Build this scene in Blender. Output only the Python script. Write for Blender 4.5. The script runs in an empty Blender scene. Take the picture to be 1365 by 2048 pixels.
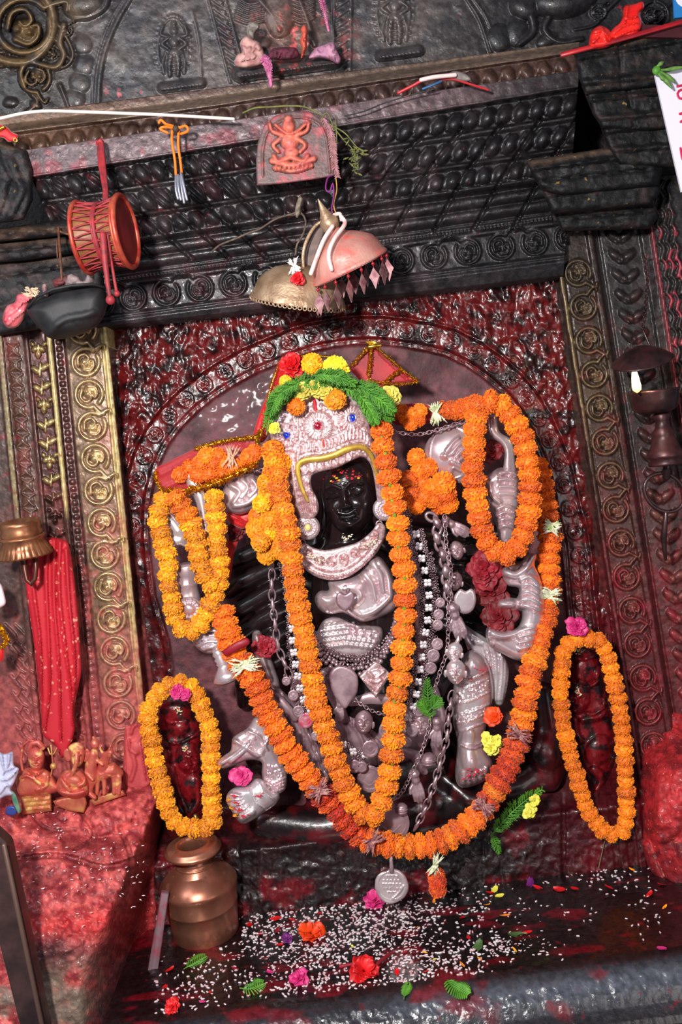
import bpy, bmesh, math, random
import numpy as np
from mathutils import Vector, Matrix
random.seed(7); RNG = np.random.RandomState(11)
SC = bpy.context.scene; COL = SC.collection
# ---------------------------------------------------------------- camera
W, H, F = 1365.0, 2048.0, 2000.0
PITCH, ROLL = math.radians(5.0), math.radians(7.3)
CAM = np.array([0.0, -3.0, 1.4])
fw = np.array([0, math.cos(PITCH), -math.sin(PITCH)])
rr = np.array([1.0, 0, 0]); uu = np.array([0, math.sin(PITCH), math.cos(PITCH)])
RV = math.cos(ROLL)*rr - math.sin(ROLL)*uu
UV = math.sin(ROLL)*rr + math.cos(ROLL)*uu
cam_d = bpy.data.cameras.new('camera'); cam = bpy.data.objects.new('camera', cam_d); COL.objects.link(cam)
cam.matrix_world = Matrix(((RV[0], UV[0], -fw[0], CAM[0]), (RV[1], UV[1], -fw[1], CAM[1]), (RV[2], UV[2], -fw[2], CAM[2]), (0, 0, 0, 1)))
cam_d.sensor_fit = 'VERTICAL'; cam_d.sensor_height = 24; cam_d.lens = 24*F/H; cam_d.clip_start = .05
SC.camera = cam

def PA(px, py, Y):                       # pixel (full frame) -> point on the plane y = Y, arrays allowed
    px = np.asarray(px, float); py = np.asarray(py, float); Y = np.asarray(Y, float)
    a = (px-W/2)/F; b = (H/2-py)/F
    d = a[..., None]*RV + b[..., None]*UV + fw
    t = (Y-CAM[1])/d[..., 1]
    return CAM + d*t[..., None]
def P(px, py, Y=0.0): return Vector(PA(px, py, Y))
def PZ(px, py, Z=0.0):                   # pixel -> point on the horizontal plane z = Z
    d = (px-W/2)/F*RV + (H/2-py)/F*UV + fw
    return Vector(CAM + d*((Z-CAM[2])/d[2]))
def M(Y=0.0): return float((Y-CAM[1])/F)        # metres per pixel at depth Y
# screen-aligned directions as seen on the wall plane (roll only)
RX = Vector((math.cos(ROLL), 0, -math.sin(ROLL))); UX = Vector((math.sin(ROLL), 0, math.cos(ROLL)))

def lin(c):
    return tuple(((v/255)/12.92 if v/255 <= .04045 else ((v/255+.055)/1.055)**2.4) for v in c)
def L4(c): return (*lin(c), 1)
# ---------------------------------------------------------------- numpy noise
_perm = RNG.rand(256, 256)
def vnoise(x, y, seed=0):
    x = np.asarray(x, float)+seed*37.17; y = np.asarray(y, float)+seed*91.3
    xi = np.floor(x).astype(int); yi = np.floor(y).astype(int); fx = x-xi; fy = y-yi
    fx = fx*fx*(3-2*fx); fy = fy*fy*(3-2*fy)
    g = lambda i, j: _perm[i % 256, j % 256]
    return (g(xi, yi)*(1-fx)+g(xi+1, yi)*fx)*(1-fy)+(g(xi, yi+1)*(1-fx)+g(xi+1, yi+1)*fx)*fy
def fbm(x, y, oct=4, seed=0):
    s = 0; a = .5; t = 0
    for k in range(oct):
        s = s+a*vnoise(x*2**k, y*2**k, seed+k*3); t += a; a *= .5
    return s/t
def sstep(a, b, x):
    t = np.clip((x-a)/(b-a+1e-9), 0, 1); return t*t*(3-2*t)
def cmix(a, b, t):
    t = np.asarray(t)[..., None]; return a*(1-t)+b*t
def LC(c): return np.array(lin(c))
# ---------------------------------------------------------------- objects
def tag(o, label=None, cat=None, group=None, kind=None):
    if label: o['label'] = label
    if cat: o['category'] = cat
    if group: o['group'] = group
    if kind: o['kind'] = kind
    return o
def empty(name, loc, label, cat, group=None):
    o = bpy.data.objects.new(name, None); COL.objects.link(o); o.location = loc; o.empty_display_size = .05
    return tag(o, label, cat, group)
def link(name, me, mat=None, parent=None, smooth=True):
    if mat is not None and not me.materials: me.materials.append(mat)
    o = bpy.data.objects.new(name, me); COL.objects.link(o)
    if smooth and len(me.polygons) and 'sharp_edge' not in me.attributes: me.polygons.foreach_set('use_smooth', [True]*len(me.polygons))
    if parent is not None:
        o.parent = parent; o.matrix_parent_inverse = Matrix.Translation(parent.location).inverted()
        if parent.type != 'EMPTY' or parent.parent: o.matrix_parent_inverse = wm(parent).inverted()
    return o
def wm(o):
    m = Matrix.LocRotScale(o.location, o.rotation_euler, o.scale)
    return m if o.parent is None else wm(o.parent) @ o.matrix_parent_inverse @ m
def mesh_from(v, f, name='mesh'):
    me = bpy.data.meshes.new(name); me.from_pydata([tuple(map(float, p)) for p in v], [], [tuple(int(i) for i in q) for q in f]); me.update(); return me
class MB:                                # mesh builder in world coordinates
    def __init__(s): s.v = []; s.f = []
    def add(s, v, f):
        n = len(s.v); s.v += [tuple(p) for p in v]; s.f += [tuple(n+i for i in q) for q in f]; return s
    def tube(s, pts, rad, seg=10, caps=True, flat=1.0, flatdir=None):
        pts = [Vector(p) for p in pts]; n = len(pts)
        rad = [float(r_) for r_ in rad] if hasattr(rad, '__len__') else [float(rad)]*n
        T = []
        for i in range(n):
            a = pts[max(0, i-1)]; b = pts[min(n-1, i+1)]; t = (b-a); T.append(t.normalized() if t.length > 1e-9 else Vector((0, 0, 1)))
        up = Vector(flatdir) if flatdir is not None else (Vector((0, -1, 0)) if abs(T[0].y) < .9 else Vector((1, 0, 0)))
        rings = []; nrm = None
        for i in range(n):
            nn = up-up.dot(T[i])*T[i] if nrm is None or flatdir is not None else nrm-nrm.dot(T[i])*T[i]
            if nn.length < 1e-6: nn = T[i].orthogonal()
            nrm = nn.normalized(); bn = T[i].cross(nrm)
            rings.append([pts[i]+rad[i]*(math.cos(2*math.pi*k/seg)*bn+flat*math.sin(2*math.pi*k/seg)*nrm) for k in range(seg)])
        V = []; Fc = []
        if caps:                        # rounded caps
            r0 = rad[0]; V0 = [pts[0]-T[0]*r0*.5+(q-pts[0])*.72 for q in rings[0]]; rings.insert(0, V0)
            r1 = rad[-1]; V1 = [pts[-1]+T[-1]*r1*.5+(q-pts[-1])*.72 for q in rings[-1]]; rings.append(V1)
        for r in rings: V += r
        m = len(rings)
        for i in range(m-1):
            for k in range(seg):
                k2 = (k+1) % seg; Fc.append((i*seg+k, i*seg+k2, (i+1)*seg+k2, (i+1)*seg+k))
        if caps:
            V.append(pts[0]-T[0]*rad[0]*.72); a = len(V)-1; V.append(pts[-1]+T[-1]*rad[-1]*.72); b = len(V)-1
            for k in range(seg):
                k2 = (k+1) % seg; Fc.append((a, k2, k)); Fc.append((b, (m-1)*seg+k, (m-1)*seg+k2))
        return s.add(V, Fc)
    def lathe(s, prof, base, axis=(0, 0, 1), seg=32, fn=None):   # prof: [(r, h)] ; fn(ang,i)-> radius factor
        ax = Vector(axis).normalized(); x = ax.orthogonal().normalized() if abs(ax.z) < .99 else Vector((1, 0, 0)); y = ax.cross(x)
        V = []; Fc = []; n = len(prof); base = Vector(base)
        for i, (r, h) in enumerate(prof):
            for k in range(seg):
                a = 2*math.pi*k/seg; q = r*(fn(a, i) if fn else 1)
                V.append(base+ax*h+x*(q*math.cos(a))+y*(q*math.sin(a)))
        for i in range(n-1):
            for k in range(seg):
                k2 = (k+1) % seg; Fc.append((i*seg+k, i*seg+k2, (i+1)*seg+k2, (i+1)*seg+k))
        return s.add(V, Fc)
    def ball(s, c, r, seg=12, rings=8, scale=(1, 1, 1), rot=None):
        V = []; Fc = []; c = Vector(c)
        R = rot if rot is not None else Matrix.Identity(3)
        for i in range(rings+1):
            th = math.pi*i/rings
            for k in range(seg):
                a = 2*math.pi*k/seg
                V.append(c+R @ Vector((r*scale[0]*math.sin(th)*math.cos(a), r*scale[1]*math.sin(th)*math.sin(a), r*scale[2]*math.cos(th))))
        for i in range(rings):
            for k in range(seg):
                k2 = (k+1) % seg; Fc.append((i*seg+k, (i+1)*seg+k, (i+1)*seg+k2, i*seg+k2))
        return s.add(V, Fc)
    def box(s, c, d, R=None):
        c = Vector(c); R = R or Matrix.Identity(3); V = []
        for z in (-1, 1):
            for y in (-1, 1):
                for x in (-1, 1): V.append(c+R @ Vector((x*d[0]/2, y*d[1]/2, z*d[2]/2)))
        return s.add(V, [(0, 2, 3, 1), (4, 5, 7, 6), (0, 1, 5, 4), (2, 6, 7, 3), (0, 4, 6, 2), (1, 3, 7, 5)])
    def torus(s, c, R, r, ax=(0, -1, 0), seg=20, rs=8, sx=1, sy=1, xdir=None):
        c = Vector(c); ax = Vector(ax).normalized(); x = Vector(xdir).normalized() if xdir is not None else ax.orthogonal().normalized()
        x = (x-x.dot(ax)*ax).normalized(); y = ax.cross(x); V = []; Fc = []
        for i in range(seg):
            a = 2*math.pi*i/seg; d = x*math.cos(a)*sx+y*math.sin(a)*sy; q = (x*math.cos(a)+y*math.sin(a))
            for k in range(rs):
                b = 2*math.pi*k/rs; V.append(c+d*R+q*(r*math.cos(b))+ax*(r*math.sin(b)))
        for i in range(seg):
            for k in range(rs):
                i2 = (i+1) % seg; k2 = (k+1) % rs; Fc.append((i*rs+k, i2*rs+k, i2*rs+k2, i*rs+k2))
        return s.add(V, Fc)
    def build(s, name, mat, parent=None, smooth=True): return link(name, mesh_from(s.v, s.f, name), mat, parent, smooth)
def remesh(o, voxel, it=6, fac=.5):
    m = o.modifiers.new('fuse', 'REMESH'); m.mode = 'VOXEL'; m.voxel_size = voxel; m.use_smooth_shade = True
    s = o.modifiers.new('soften', 'SMOOTH'); s.iterations = it; s.factor = fac
    return o
def crom(pts, n, closed=False):          # catmull-rom resample, even by arc length; any dimension
    pts = np.array([tuple(p) for p in pts], float)
    if closed: q = np.vstack([pts[-1], pts, pts[0], pts[1]])
    else: q = np.vstack([2*pts[0]-pts[1], pts, 2*pts[-1]-pts[-2]])
    out = []
    for i in range(len(q)-3):
        for t in np.linspace(0, 1, 16, endpoint=False):
            a, b, c, d = q[i:i+4]
            out.append(.5*((2*b)+(-a+c)*t+(2*a-5*b+4*c-d)*t*t+(-a+3*b-3*c+d)*t**3))
    out.append(q[-2]); out = np.array(out)
    L = np.r_[0, np.cumsum(np.linalg.norm(np.diff(out[:, :2] if out.shape[1] > 3 else out, axis=0), axis=1))]
    s = np.linspace(0, L[-1], n, endpoint=not closed)
    return np.stack([np.interp(s, L, out[:, k]) for k in range(out.shape[1])], 1)
# ---------------------------------------------------------------- relief painter, pixel units
class Rel:
    def __init__(s, X, Y): s.X = X; s.Y = Y; s.h = np.zeros_like(X)
    def _w(s, x0, x1, y0, y1): return (s.X > x0) & (s.X < x1) & (s.Y > y0) & (s.Y < y1)
    def blob(s, cx, cy, rx, ry=None, ang=0, H=5, p=.5, add=False):
        ry = ry or rx; R = max(rx, ry)*1.05; m = s._w(cx-R, cx+R, cy-R, cy+R)
        if not m.any(): return s
        dx = s.X[m]-cx; dy = s.Y[m]-cy; a = math.radians(ang); c, q = math.cos(a), math.sin(a)
        d = ((dx*c+dy*q)/rx)**2+((-dx*q+dy*c)/ry)**2
        v = np.where(d < 1, np.maximum(1-d, 0)**p*H, 0)
        if add: s.h[m] += v
        elif H > 0: s.h[m] = np.maximum(s.h[m], v)
        else: s.h[m] = np.minimum(s.h[m], v)
        return s
    def gauss(s, cx, cy, rx, ry=None, ang=0, H=5):
        ry = ry or rx; dx = s.X-cx; dy = s.Y-cy; a = math.radians(ang); c, q = math.cos(a), math.sin(a)
        s.h += H*np.exp(-((dx*c+dy*q)/rx)**2-((-dx*q+dy*c)/ry)**2); return s
    def stroke(s, pts, w=3, H=4, w1=None, smooth=True, add=False):
        w1 = w if w1 is None else w1
        if smooth and len(pts) > 2: pts = crom(pts, max(len(pts)*4, 8))
        pts = np.asarray(pts, float); n = len(pts)-1; mw = max(w, w1)
        m = s._w(pts[:, 0].min()-mw, pts[:, 0].max()+mw, pts[:, 1].min()-mw, pts[:, 1].max()+mw)
        if not m.any(): return s
        x = s.X[m]; y = s.Y[m]; best = np.full(x.shape, 9.0)
        for i in range(n):
            a = pts[i]; b = pts[i+1]; d = b-a; L = d@d+1e-9
            t = np.clip(((x-a[0])*d[0]+(y-a[1])*d[1])/L, 0, 1)
            ww = w+(w1-w)*(i+t)/n
            best = np.minimum(best, np.hypot(x-a[0]-t*d[0], y-a[1]-t*d[1])/ww)
        v = np.sqrt(np.maximum(1-best**2, 0))*H
        if add: s.h[m] += v
        elif H > 0: s.h[m] = np.maximum(s.h[m], v)
        else: s.h[m] = s.h[m]+v
        return s
    def scroll(s, cx, cy, R, rot=0, mir=1, H=6):      # roundel: ring, curled leaf and bud inside
        k = R/28
        def T(L): 
            a = math.radians(rot); c, q = math.cos(a), math.sin(a)
            return [(cx+(x*mir*c-y*q)*k, cy+(x*mir*q+y*c)*k) for x, y in L]
        ring = [(26*math.cos(t), 26*math.sin(t)) for t in np.linspace(-.6, 5.2, 22)]
        s.stroke(T(ring), 3.6*k, H, smooth=False)
        s.stroke(T([(26*math.cos(5.2), 26*math.sin(5.2)), (20, -30), (31, -36), (34, -28)]), 3.6*k, H, 2*k)
        s.blob(*T([(3, 4)])[0], 15*k, 13*k, rot, H*.9, p=.7)
        s.stroke(T([(-14, 8), (-15, -8), (-4, -15), (5, -8), (1, 0), (-5, -2)]), 3*k, H*1.25, 2*k)
        s.stroke(T([(-3, 15), (10, 15), (16, 5), (13, -5), (8, -3)]), 3*k, H*1.25, 2*k)
        s.blob(*T([(-5, 5)])[0], 5*k, 5*k, 0, H*1.5); s.blob(*T([(7, 4)])[0], 5*k, 4*k, 0, H*1.5)
        return s
def set_attrs(me, col=None, met=None, shine=None):
    n = len(me.vertices)
    if col is not None:
        a = me.color_attributes.new('Col', 'FLOAT_COLOR', 'POINT'); c = np.ones((n, 4), np.float32); c[:, :3] = col.reshape(-1, 3)[:n] if len(col.reshape(-1, 3)) >= n else np.vstack([col.reshape(-1, 3), np.repeat(col.reshape(-1, 3)[-1:], n-len(col.reshape(-1, 3)), 0)])
        a.data.foreach_set('color', c.ravel())
    if met is not None:
        a = me.attributes.new('Met', 'FLOAT', 'POINT'); m = np.zeros(n, np.float32); q = np.ravel(met); m[:len(q)] = q[:n]; a.data.foreach_set('value', m)
def fastmesh(V, Fq, name):
    me = bpy.data.meshes.new(name); V = np.asarray(V, np.float32); Fq = np.asarray(Fq, np.int32)
    me.vertices.add(len(V)); me.vertices.foreach_set('co', V.ravel())
    me.loops.add(Fq.size); me.loops.foreach_set('vertex_index', Fq.ravel())
    me.polygons.add(len(Fq)); k = Fq.shape[1]
    me.polygons.foreach_set('loop_start', np.arange(0, Fq.size, k, dtype=np.int32))
    me.polygons.foreach_set('use_smooth', np.ones(len(Fq), bool)); me.update(calc_edges=True); return me
def patch(name, quad, step, Y0, fn, mat, kind='structure', skirt=.25, parent=None, mask=None):
    """quad: TL,TR,BR,BL in pixels. fn(X,Y)-> (height_m, col(n,3), met). Height comes out of the wall toward -y."""
    TL, TR, BR, BL = [np.array(q, float) for q in quad]
    nu = int(max(np.linalg.norm(TR-TL), np.linalg.norm(BR-BL))/step)+2; nv = int(max(np.linalg.norm(BL-TL), np.linalg.norm(BR-TR))/step)+2
    u, v = np.meshgrid(np.linspace(0, 1, nu), np.linspace(0, 1, nv))
    uu_, vv_ = u[..., None], v[..., None]
    XY = TL*(1-uu_)*(1-vv_)+TR*uu_*(1-vv_)+BR*uu_*vv_+BL*(1-uu_)*vv_
    X = XY[..., 0]; Yp = XY[..., 1]
    h, col, met = fn(X, Yp)
    V = PA(X, Yp, Y0-h).reshape(-1, 3)
    idx = np.arange(nu*nv).reshape(nv, nu)
    Fq = np.stack([idx[:-1, :-1], idx[1:, :-1], idx[1:, 1:], idx[:-1, 1:]], -1).reshape(-1, 4)
    if skirt:
        b = np.r_[idx[0, :], idx[1:, -1], idx[-1, -2::-1], idx[-2:0:-1, 0]]
        n0 = len(V); B = V[b].copy(); B[:, 1] = Y0+skirt; V = np.vstack([V, B]); m = len(b)
        k = np.arange(m); k2 = (k+1) % m
        Fq = np.vstack([Fq, np.stack([b[k], b[k2], n0+k2, n0+k], -1)])
        col = np.vstack([col.reshape(-1, 3), col.reshape(-1, 3)[b]*.5]); met = np.r_[np.ravel(met), np.ravel(met)[b]]
    me = fastmesh(V, Fq, name); set_attrs(me, col, met)
    o = link(name, me, mat, parent)
    if kind and parent is None: o['kind'] = kind
    return o
def pillow(name, outline, Y, bulge, mat, parent=None, center=None, rings=14, relief=None, prof=.5, back=.5, smoothn=64, tilt=(0, 0), colfn=None, raw=False, depthfn=None):
    """Solid whose silhouette is the pixel outline; bulge in px toward the viewer; relief(Rel) paints detail."""
    o2 = crom(outline, smoothn, closed=True) if smoothn else np.array(outline, float)
    n = len(o2); c = np.array(center if center is not None else o2.mean(0), float)[:2]
    s = np.sin(np.linspace(0, math.pi/2, rings+1))[1:]         # 0..1 radial, denser to rim
    XY = [c[None]]+[c+(o2[:, :2]-c)*k for k in s]; XY = np.vstack(XY)
    S = np.r_[0, np.repeat(s, n)]
    h = np.maximum(1-S**2, 0)**prof*bulge
    R = Rel(XY[:, 0], XY[:, 1])
    if relief: relief(R)
    hh = h+R.h*np.clip((1-S)*6, 0, 1)+(XY[:, 0]-c[0])*tilt[0]+(XY[:, 1]-c[1])*tilt[1]
    if depthfn: hh = hh+depthfn(XY[:, 0], XY[:, 1])
    k = M(Y); Vf = PA(XY[:, 0], XY[:, 1], Y-hh*k)
    base = (XY[:, 0]-c[0])*tilt[0]+(XY[:, 1]-c[1])*tilt[1]
    if depthfn: base = base+depthfn(XY[:, 0], XY[:, 1])
    hb = -h*back-.6
    Vb = PA(XY[:, 0], XY[:, 1], Y-(hb+base)*k)
    tri = []; quads = []
    def ring(off, flip):
        t = []; q = []
        for i in range(n):
            j = (i+1) % n; t.append((off, off+1+i, off+1+j) if flip else (off, off+1+j, off+1+i))
        for r in range(rings-1):
            a = off+1+r*n; b = a+n
            for i in range(n):
                j = (i+1) % n; q.append((a+i, b+i, b+j, a+j) if flip else (a+i, a+j, b+j, b+i))
        return t, q
    t1, q1 = ring(0, True); N = len(Vf); t2, q2 = ring(N, False)
    a = 1+(rings-1)*n; side = [(a+i, N+a+i, N+a+(i+1) % n, a+(i+1) % n) for i in range(n)]
    if raw: return np.vstack([Vf, Vb]), t1+q1+t2+q2+side
    me = mesh_from(np.vstack([Vf, Vb]), t1+q1+t2+q2+side, name)
    if colfn is not None:
        cc = colfn(XY[:, 0], XY[:, 1], R.h); set_attrs(me, np.vstack([cc, cc*.6]), np.zeros(len(me.vertices)))
    me.polygons.foreach_set('use_smooth', [True]*len(me.polygons)); me.set_sharp_from_angle(angle=math.radians(74))
    return link(name, me, mat, parent)
# ---------------------------------------------------------------- materials
def newmat(name):
    m = bpy.data.materials.new(name); m.use_nodes = True; nt = m.node_tree; b = nt.nodes['Principled BSDF']; return m, nt, b
def N(nt, t, **kw):
    n = nt.nodes.new(t)
    for k, v in kw.items():
        if k in n.inputs: n.inputs[k].default_value = v
        else: setattr(n, k, v)
    return n
def add_bump(nt, b, scale, strength, dist=.002, detail=4, kind='noise', coords='Object'):
    tc = N(nt, 'ShaderNodeTexCoord')
    if kind == 'noise': t = N(nt, 'ShaderNodeTexNoise', Scale=scale, Detail=detail); out = t.outputs['Fac']
    elif kind == 'voro': t = N(nt, 'ShaderNodeTexVoronoi', Scale=scale); out = t.outputs['Distance']
    else: t = N(nt, 'ShaderNodeTexWave', Scale=scale, Distortion=3.0); out = t.outputs['Fac']
    nt.links.new(tc.outputs[coords], t.inputs['Vector'])
    bp = N(nt, 'ShaderNodeBump', Strength=strength, Distance=dist); nt.links.new(out, bp.inputs['Height'])
    nt.links.new(bp.outputs['Normal'], b.inputs['Normal']); return bp
def mat(name, c, rough=.5, met=0, c2=None, nscale=30, bump=None, coat=0, spec=None, fac=(.35, .65), sheen=0, trans=0, rnd=0, c3=None, n3=60, f3=(.6, .66), kind='noise', sub=0):
    m, nt, b = newmat(name)
    b.inputs['Roughness'].default_value = rough; b.inputs['Metallic'].default_value = met
    if coat: b.inputs['Coat Weight'].default_value = coat; b.inputs['Coat Roughness'].default_value = .12
    if spec is not None: b.inputs['Specular IOR Level'].default_value = spec
    if sheen: b.inputs['Sheen Weight'].default_value = sheen
    if sub: b.inputs['Subsurface Weight'].default_value = sub; b.inputs['Subsurface Radius'].default_value = (.01, .005, .002)
    base = None
    if c2 is not None:
        tc = N(nt, 'ShaderNodeTexCoord'); t = N(nt, 'ShaderNodeTexNoise', Scale=nscale, Detail=5.0)
        nt.links.new(tc.outputs['Object'], t.inputs['Vector'])
        r = N(nt, 'ShaderNodeValToRGB'); r.color_ramp.elements[0].position = fac[0]; r.color_ramp.elements[1].position = fac[1]
        r.color_ramp.elements[0].color = L4(c); r.color_ramp.elements[1].color = L4(c2)
        nt.links.new(t.outputs['Fac'], r.inputs['Fac']); base = r.outputs['Color']
        if c3 is not None:
            t3 = N(nt, 'ShaderNodeTexNoise', Scale=n3, Detail=3.0); mp = N(nt, 'ShaderNodeMapping'); mp.inputs['Location'].default_value = (3.1, 1.7, 5.2)
            nt.links.new(tc.outputs['Object'], mp.inputs['Vector']); nt.links.new(mp.outputs['Vector'], t3.inputs['Vector'])
            r3 = N(nt, 'ShaderNodeValToRGB'); r3.color_ramp.elements[0].position = f3[0]; r3.color_ramp.elements[1].position = f3[1]
            nt.links.new(t3.outputs['Fac'], r3.inputs['Fac'])
            mx = N(nt, 'ShaderNodeMix', data_type='RGBA'); nt.links.new(r3.outputs['Color'], mx.inputs[0]); nt.links.new(base, mx.inputs[6]); mx.inputs[7].default_value = L4(c3); base = mx.outputs[2]
            if met:
                mm = N(nt, 'ShaderNodeMapRange'); nt.links.new(r3.outputs['Color'], mm.inputs[0]); mm.inputs[3].default_value = met; mm.inputs[4].default_value = 0; nt.links.new(mm.outputs[0], b.inputs['Metallic'])
    if rnd:
        oi = N(nt, 'ShaderNodeObjectInfo'); hs = N(nt, 'ShaderNodeHueSaturation'); mr = N(nt, 'ShaderNodeMapRange'); mr.inputs[3].default_value = .5-rnd; mr.inputs[4].default_value = .5+rnd
        nt.links.new(oi.outputs['Random'], mr.inputs[0]); nt.links.new(mr.outputs[0], hs.inputs['Hue'])
        mr2 = N(nt, 'ShaderNodeMapRange'); mr2.inputs[3].default_value = .8; mr2.inputs[4].default_value = 1.15; nt.links.new(oi.outputs['Random'], mr2.inputs[0]); nt.links.new(mr2.outputs[0], hs.inputs['Value'])
        if base is None: hs.inputs['Color'].default_value = L4(c)
        else: nt.links.new(base, hs.inputs['Color'])
        base = hs.outputs['Color']
    if base is None: b.inputs['Base Color'].default_value = L4(c)
    else: nt.links.new(base, b.inputs['Base Color'])
    if bump: add_bump(nt, b, *bump, kind=kind)
    return m
def attrmat(name, rough=.45, bump=(120, .5, .002), coat=0, spk=None, roughvar=.15, spec=.5, dry=False):
    """Colour and metalness from mesh attributes, multiplied by fine noise; spk = (colour, scale, lo, hi) pigment speckle."""
    m, nt, b = newmat(name); at = N(nt, 'ShaderNodeAttribute', attribute_name='Col'); am = N(nt, 'ShaderNodeAttribute', attribute_name='Met')
    tc = N(nt, 'ShaderNodeTexCoord'); t = N(nt, 'ShaderNodeTexNoise', Scale=60.0, Detail=6.0); nt.links.new(tc.outputs['Object'], t.inputs['Vector'])
    mr = N(nt, 'ShaderNodeMapRange'); mr.inputs[1].default_value = .3; mr.inputs[2].default_value = .7; mr.inputs[3].default_value = .62; mr.inputs[4].default_value = 1.38
    nt.links.new(t.outputs['Fac'], mr.inputs[0])
    vm = N(nt, 'ShaderNodeVectorMath', operation='SCALE'); nt.links.new(at.outputs['Color'], vm.inputs[0]); nt.links.new(mr.outputs[0], vm.inputs['Scale'])
    out = vm.outputs[0]
    if spk:
        t2 = N(nt, 'ShaderNodeTexNoise', Scale=spk[1], Detail=3.0); nt.links.new(tc.outputs['Object'], t2.inputs['Vector'])
        r2 = N(nt, 'ShaderNodeMapRange'); r2.inputs[1].default_value = spk[2]; r2.inputs[2].default_value = spk[3]; nt.links.new(t2.outputs['Fac'], r2.inputs[0])
        mx = N(nt, 'ShaderNodeMix', data_type='RGBA'); nt.links.new(r2.outputs[0], mx.inputs[0]); nt.links.new(out, mx.inputs[6]); mx.inputs[7].default_value = L4(spk[0]); out = mx.outputs[2]
    nt.links.new(out, b.inputs['Base Color']); 
    if not dry: nt.links.new(am.outputs['Fac'], b.inputs['Metallic'])
    rv = N(nt, 'ShaderNodeMapRange'); rv.inputs[3].default_value = rough-roughvar; rv.inputs[4].default_value = rough+roughvar; nt.links.new(t.outputs['Fac'], rv.inputs[0]); nt.links.new(rv.outputs[0], b.inputs['Roughness'])
    if dry:
        ad = N(nt, 'ShaderNodeMath', operation='MULTIPLY_ADD'); nt.links.new(am.outputs['Fac'], ad.inputs[0]); ad.inputs[1].default_value = .38; nt.links.new(rv.outputs[0], ad.inputs[2]); nt.links.new(ad.outputs[0], b.inputs['Roughness'])
    b.inputs['Specular IOR Level'].default_value = spec
    if coat:
        b.inputs['Coat Weight'].default_value = coat; b.inputs['Coat Roughness'].default_value = .1
        if dry: cm = N(nt, 'ShaderNodeMapRange'); nt.links.new(am.outputs['Fac'], cm.inputs[0]); cm.inputs[3].default_value = coat; cm.inputs[4].default_value = 0; nt.links.new(cm.outputs[0], b.inputs['Coat Weight'])
    if bump: add_bump(nt, b, *bump)
    return m
# ================================================================ SETTING
K = .0015
M_WALL = attrmat('wet_red_stone', rough=.30, bump=(110, .55, .003), coat=.4, spk=((24, 8, 10), 25, .6, .8), roughvar=.12, dry=True)
M_SOOT = attrmat('sooty_carved_metal', rough=.42, bump=(140, .5, .0025), coat=.1, spk=((150, 45, 60), 45, .71, .79))
M_BRASS = attrmat('worn_brass_relief', rough=.34, bump=(160, .35, .0015), spk=((120, 40, 50), 35, .60, .78))
M_RED = attrmat('vermilion_powdered_rock', rough=.6, bump=(130, .6, .004), coat=.12, spk=((235, 150, 120), 150, .66, .72))
M_FLOOR = attrmat('wet_black_slab', rough=.28, bump=(70, .6, .004), coat=.3, spk=((110, 15, 25), 30, .64, .74))

def polydist(X, Y, pts):
    best = np.full(X.shape, 1e9); ins = np.zeros(X.shape, bool); n = len(pts)
    for i in range(n):
        a = pts[i]; b = pts[(i+1) % n]; d = b-a; L = d@d+1e-9
        t = np.clip(((X-a[0])*d[0]+(Y-a[1])*d[1])/L, 0, 1)
        best = np.minimum(best, np.hypot(X-a[0]-t*d[0], Y-a[1]-t*d[1]))
        c = (a[1] > Y) != (b[1] > Y); xx = (b[0]-a[0])*(Y-a[1])/(b[1]-a[1]+1e-12)+a[0]; ins ^= c & (X < xx)
    return np.where(ins, best, -best)        # positive inside
AUR = crom([(298, 1060), (305, 980), (335, 895), (398, 822), (480, 765), (553, 731), (626, 704), (700, 691), (773, 691), (880, 709), (940, 738), (991, 777), (1029, 818), (1061, 877), (1088, 942), (1105, 1024), (1122, 1090), (1130, 1180), (1150, 1400), (1140, 1600), (700, 1680), (380, 1560), (345, 1310), (312, 1190)], 70, closed=True)[:, :2]

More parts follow.
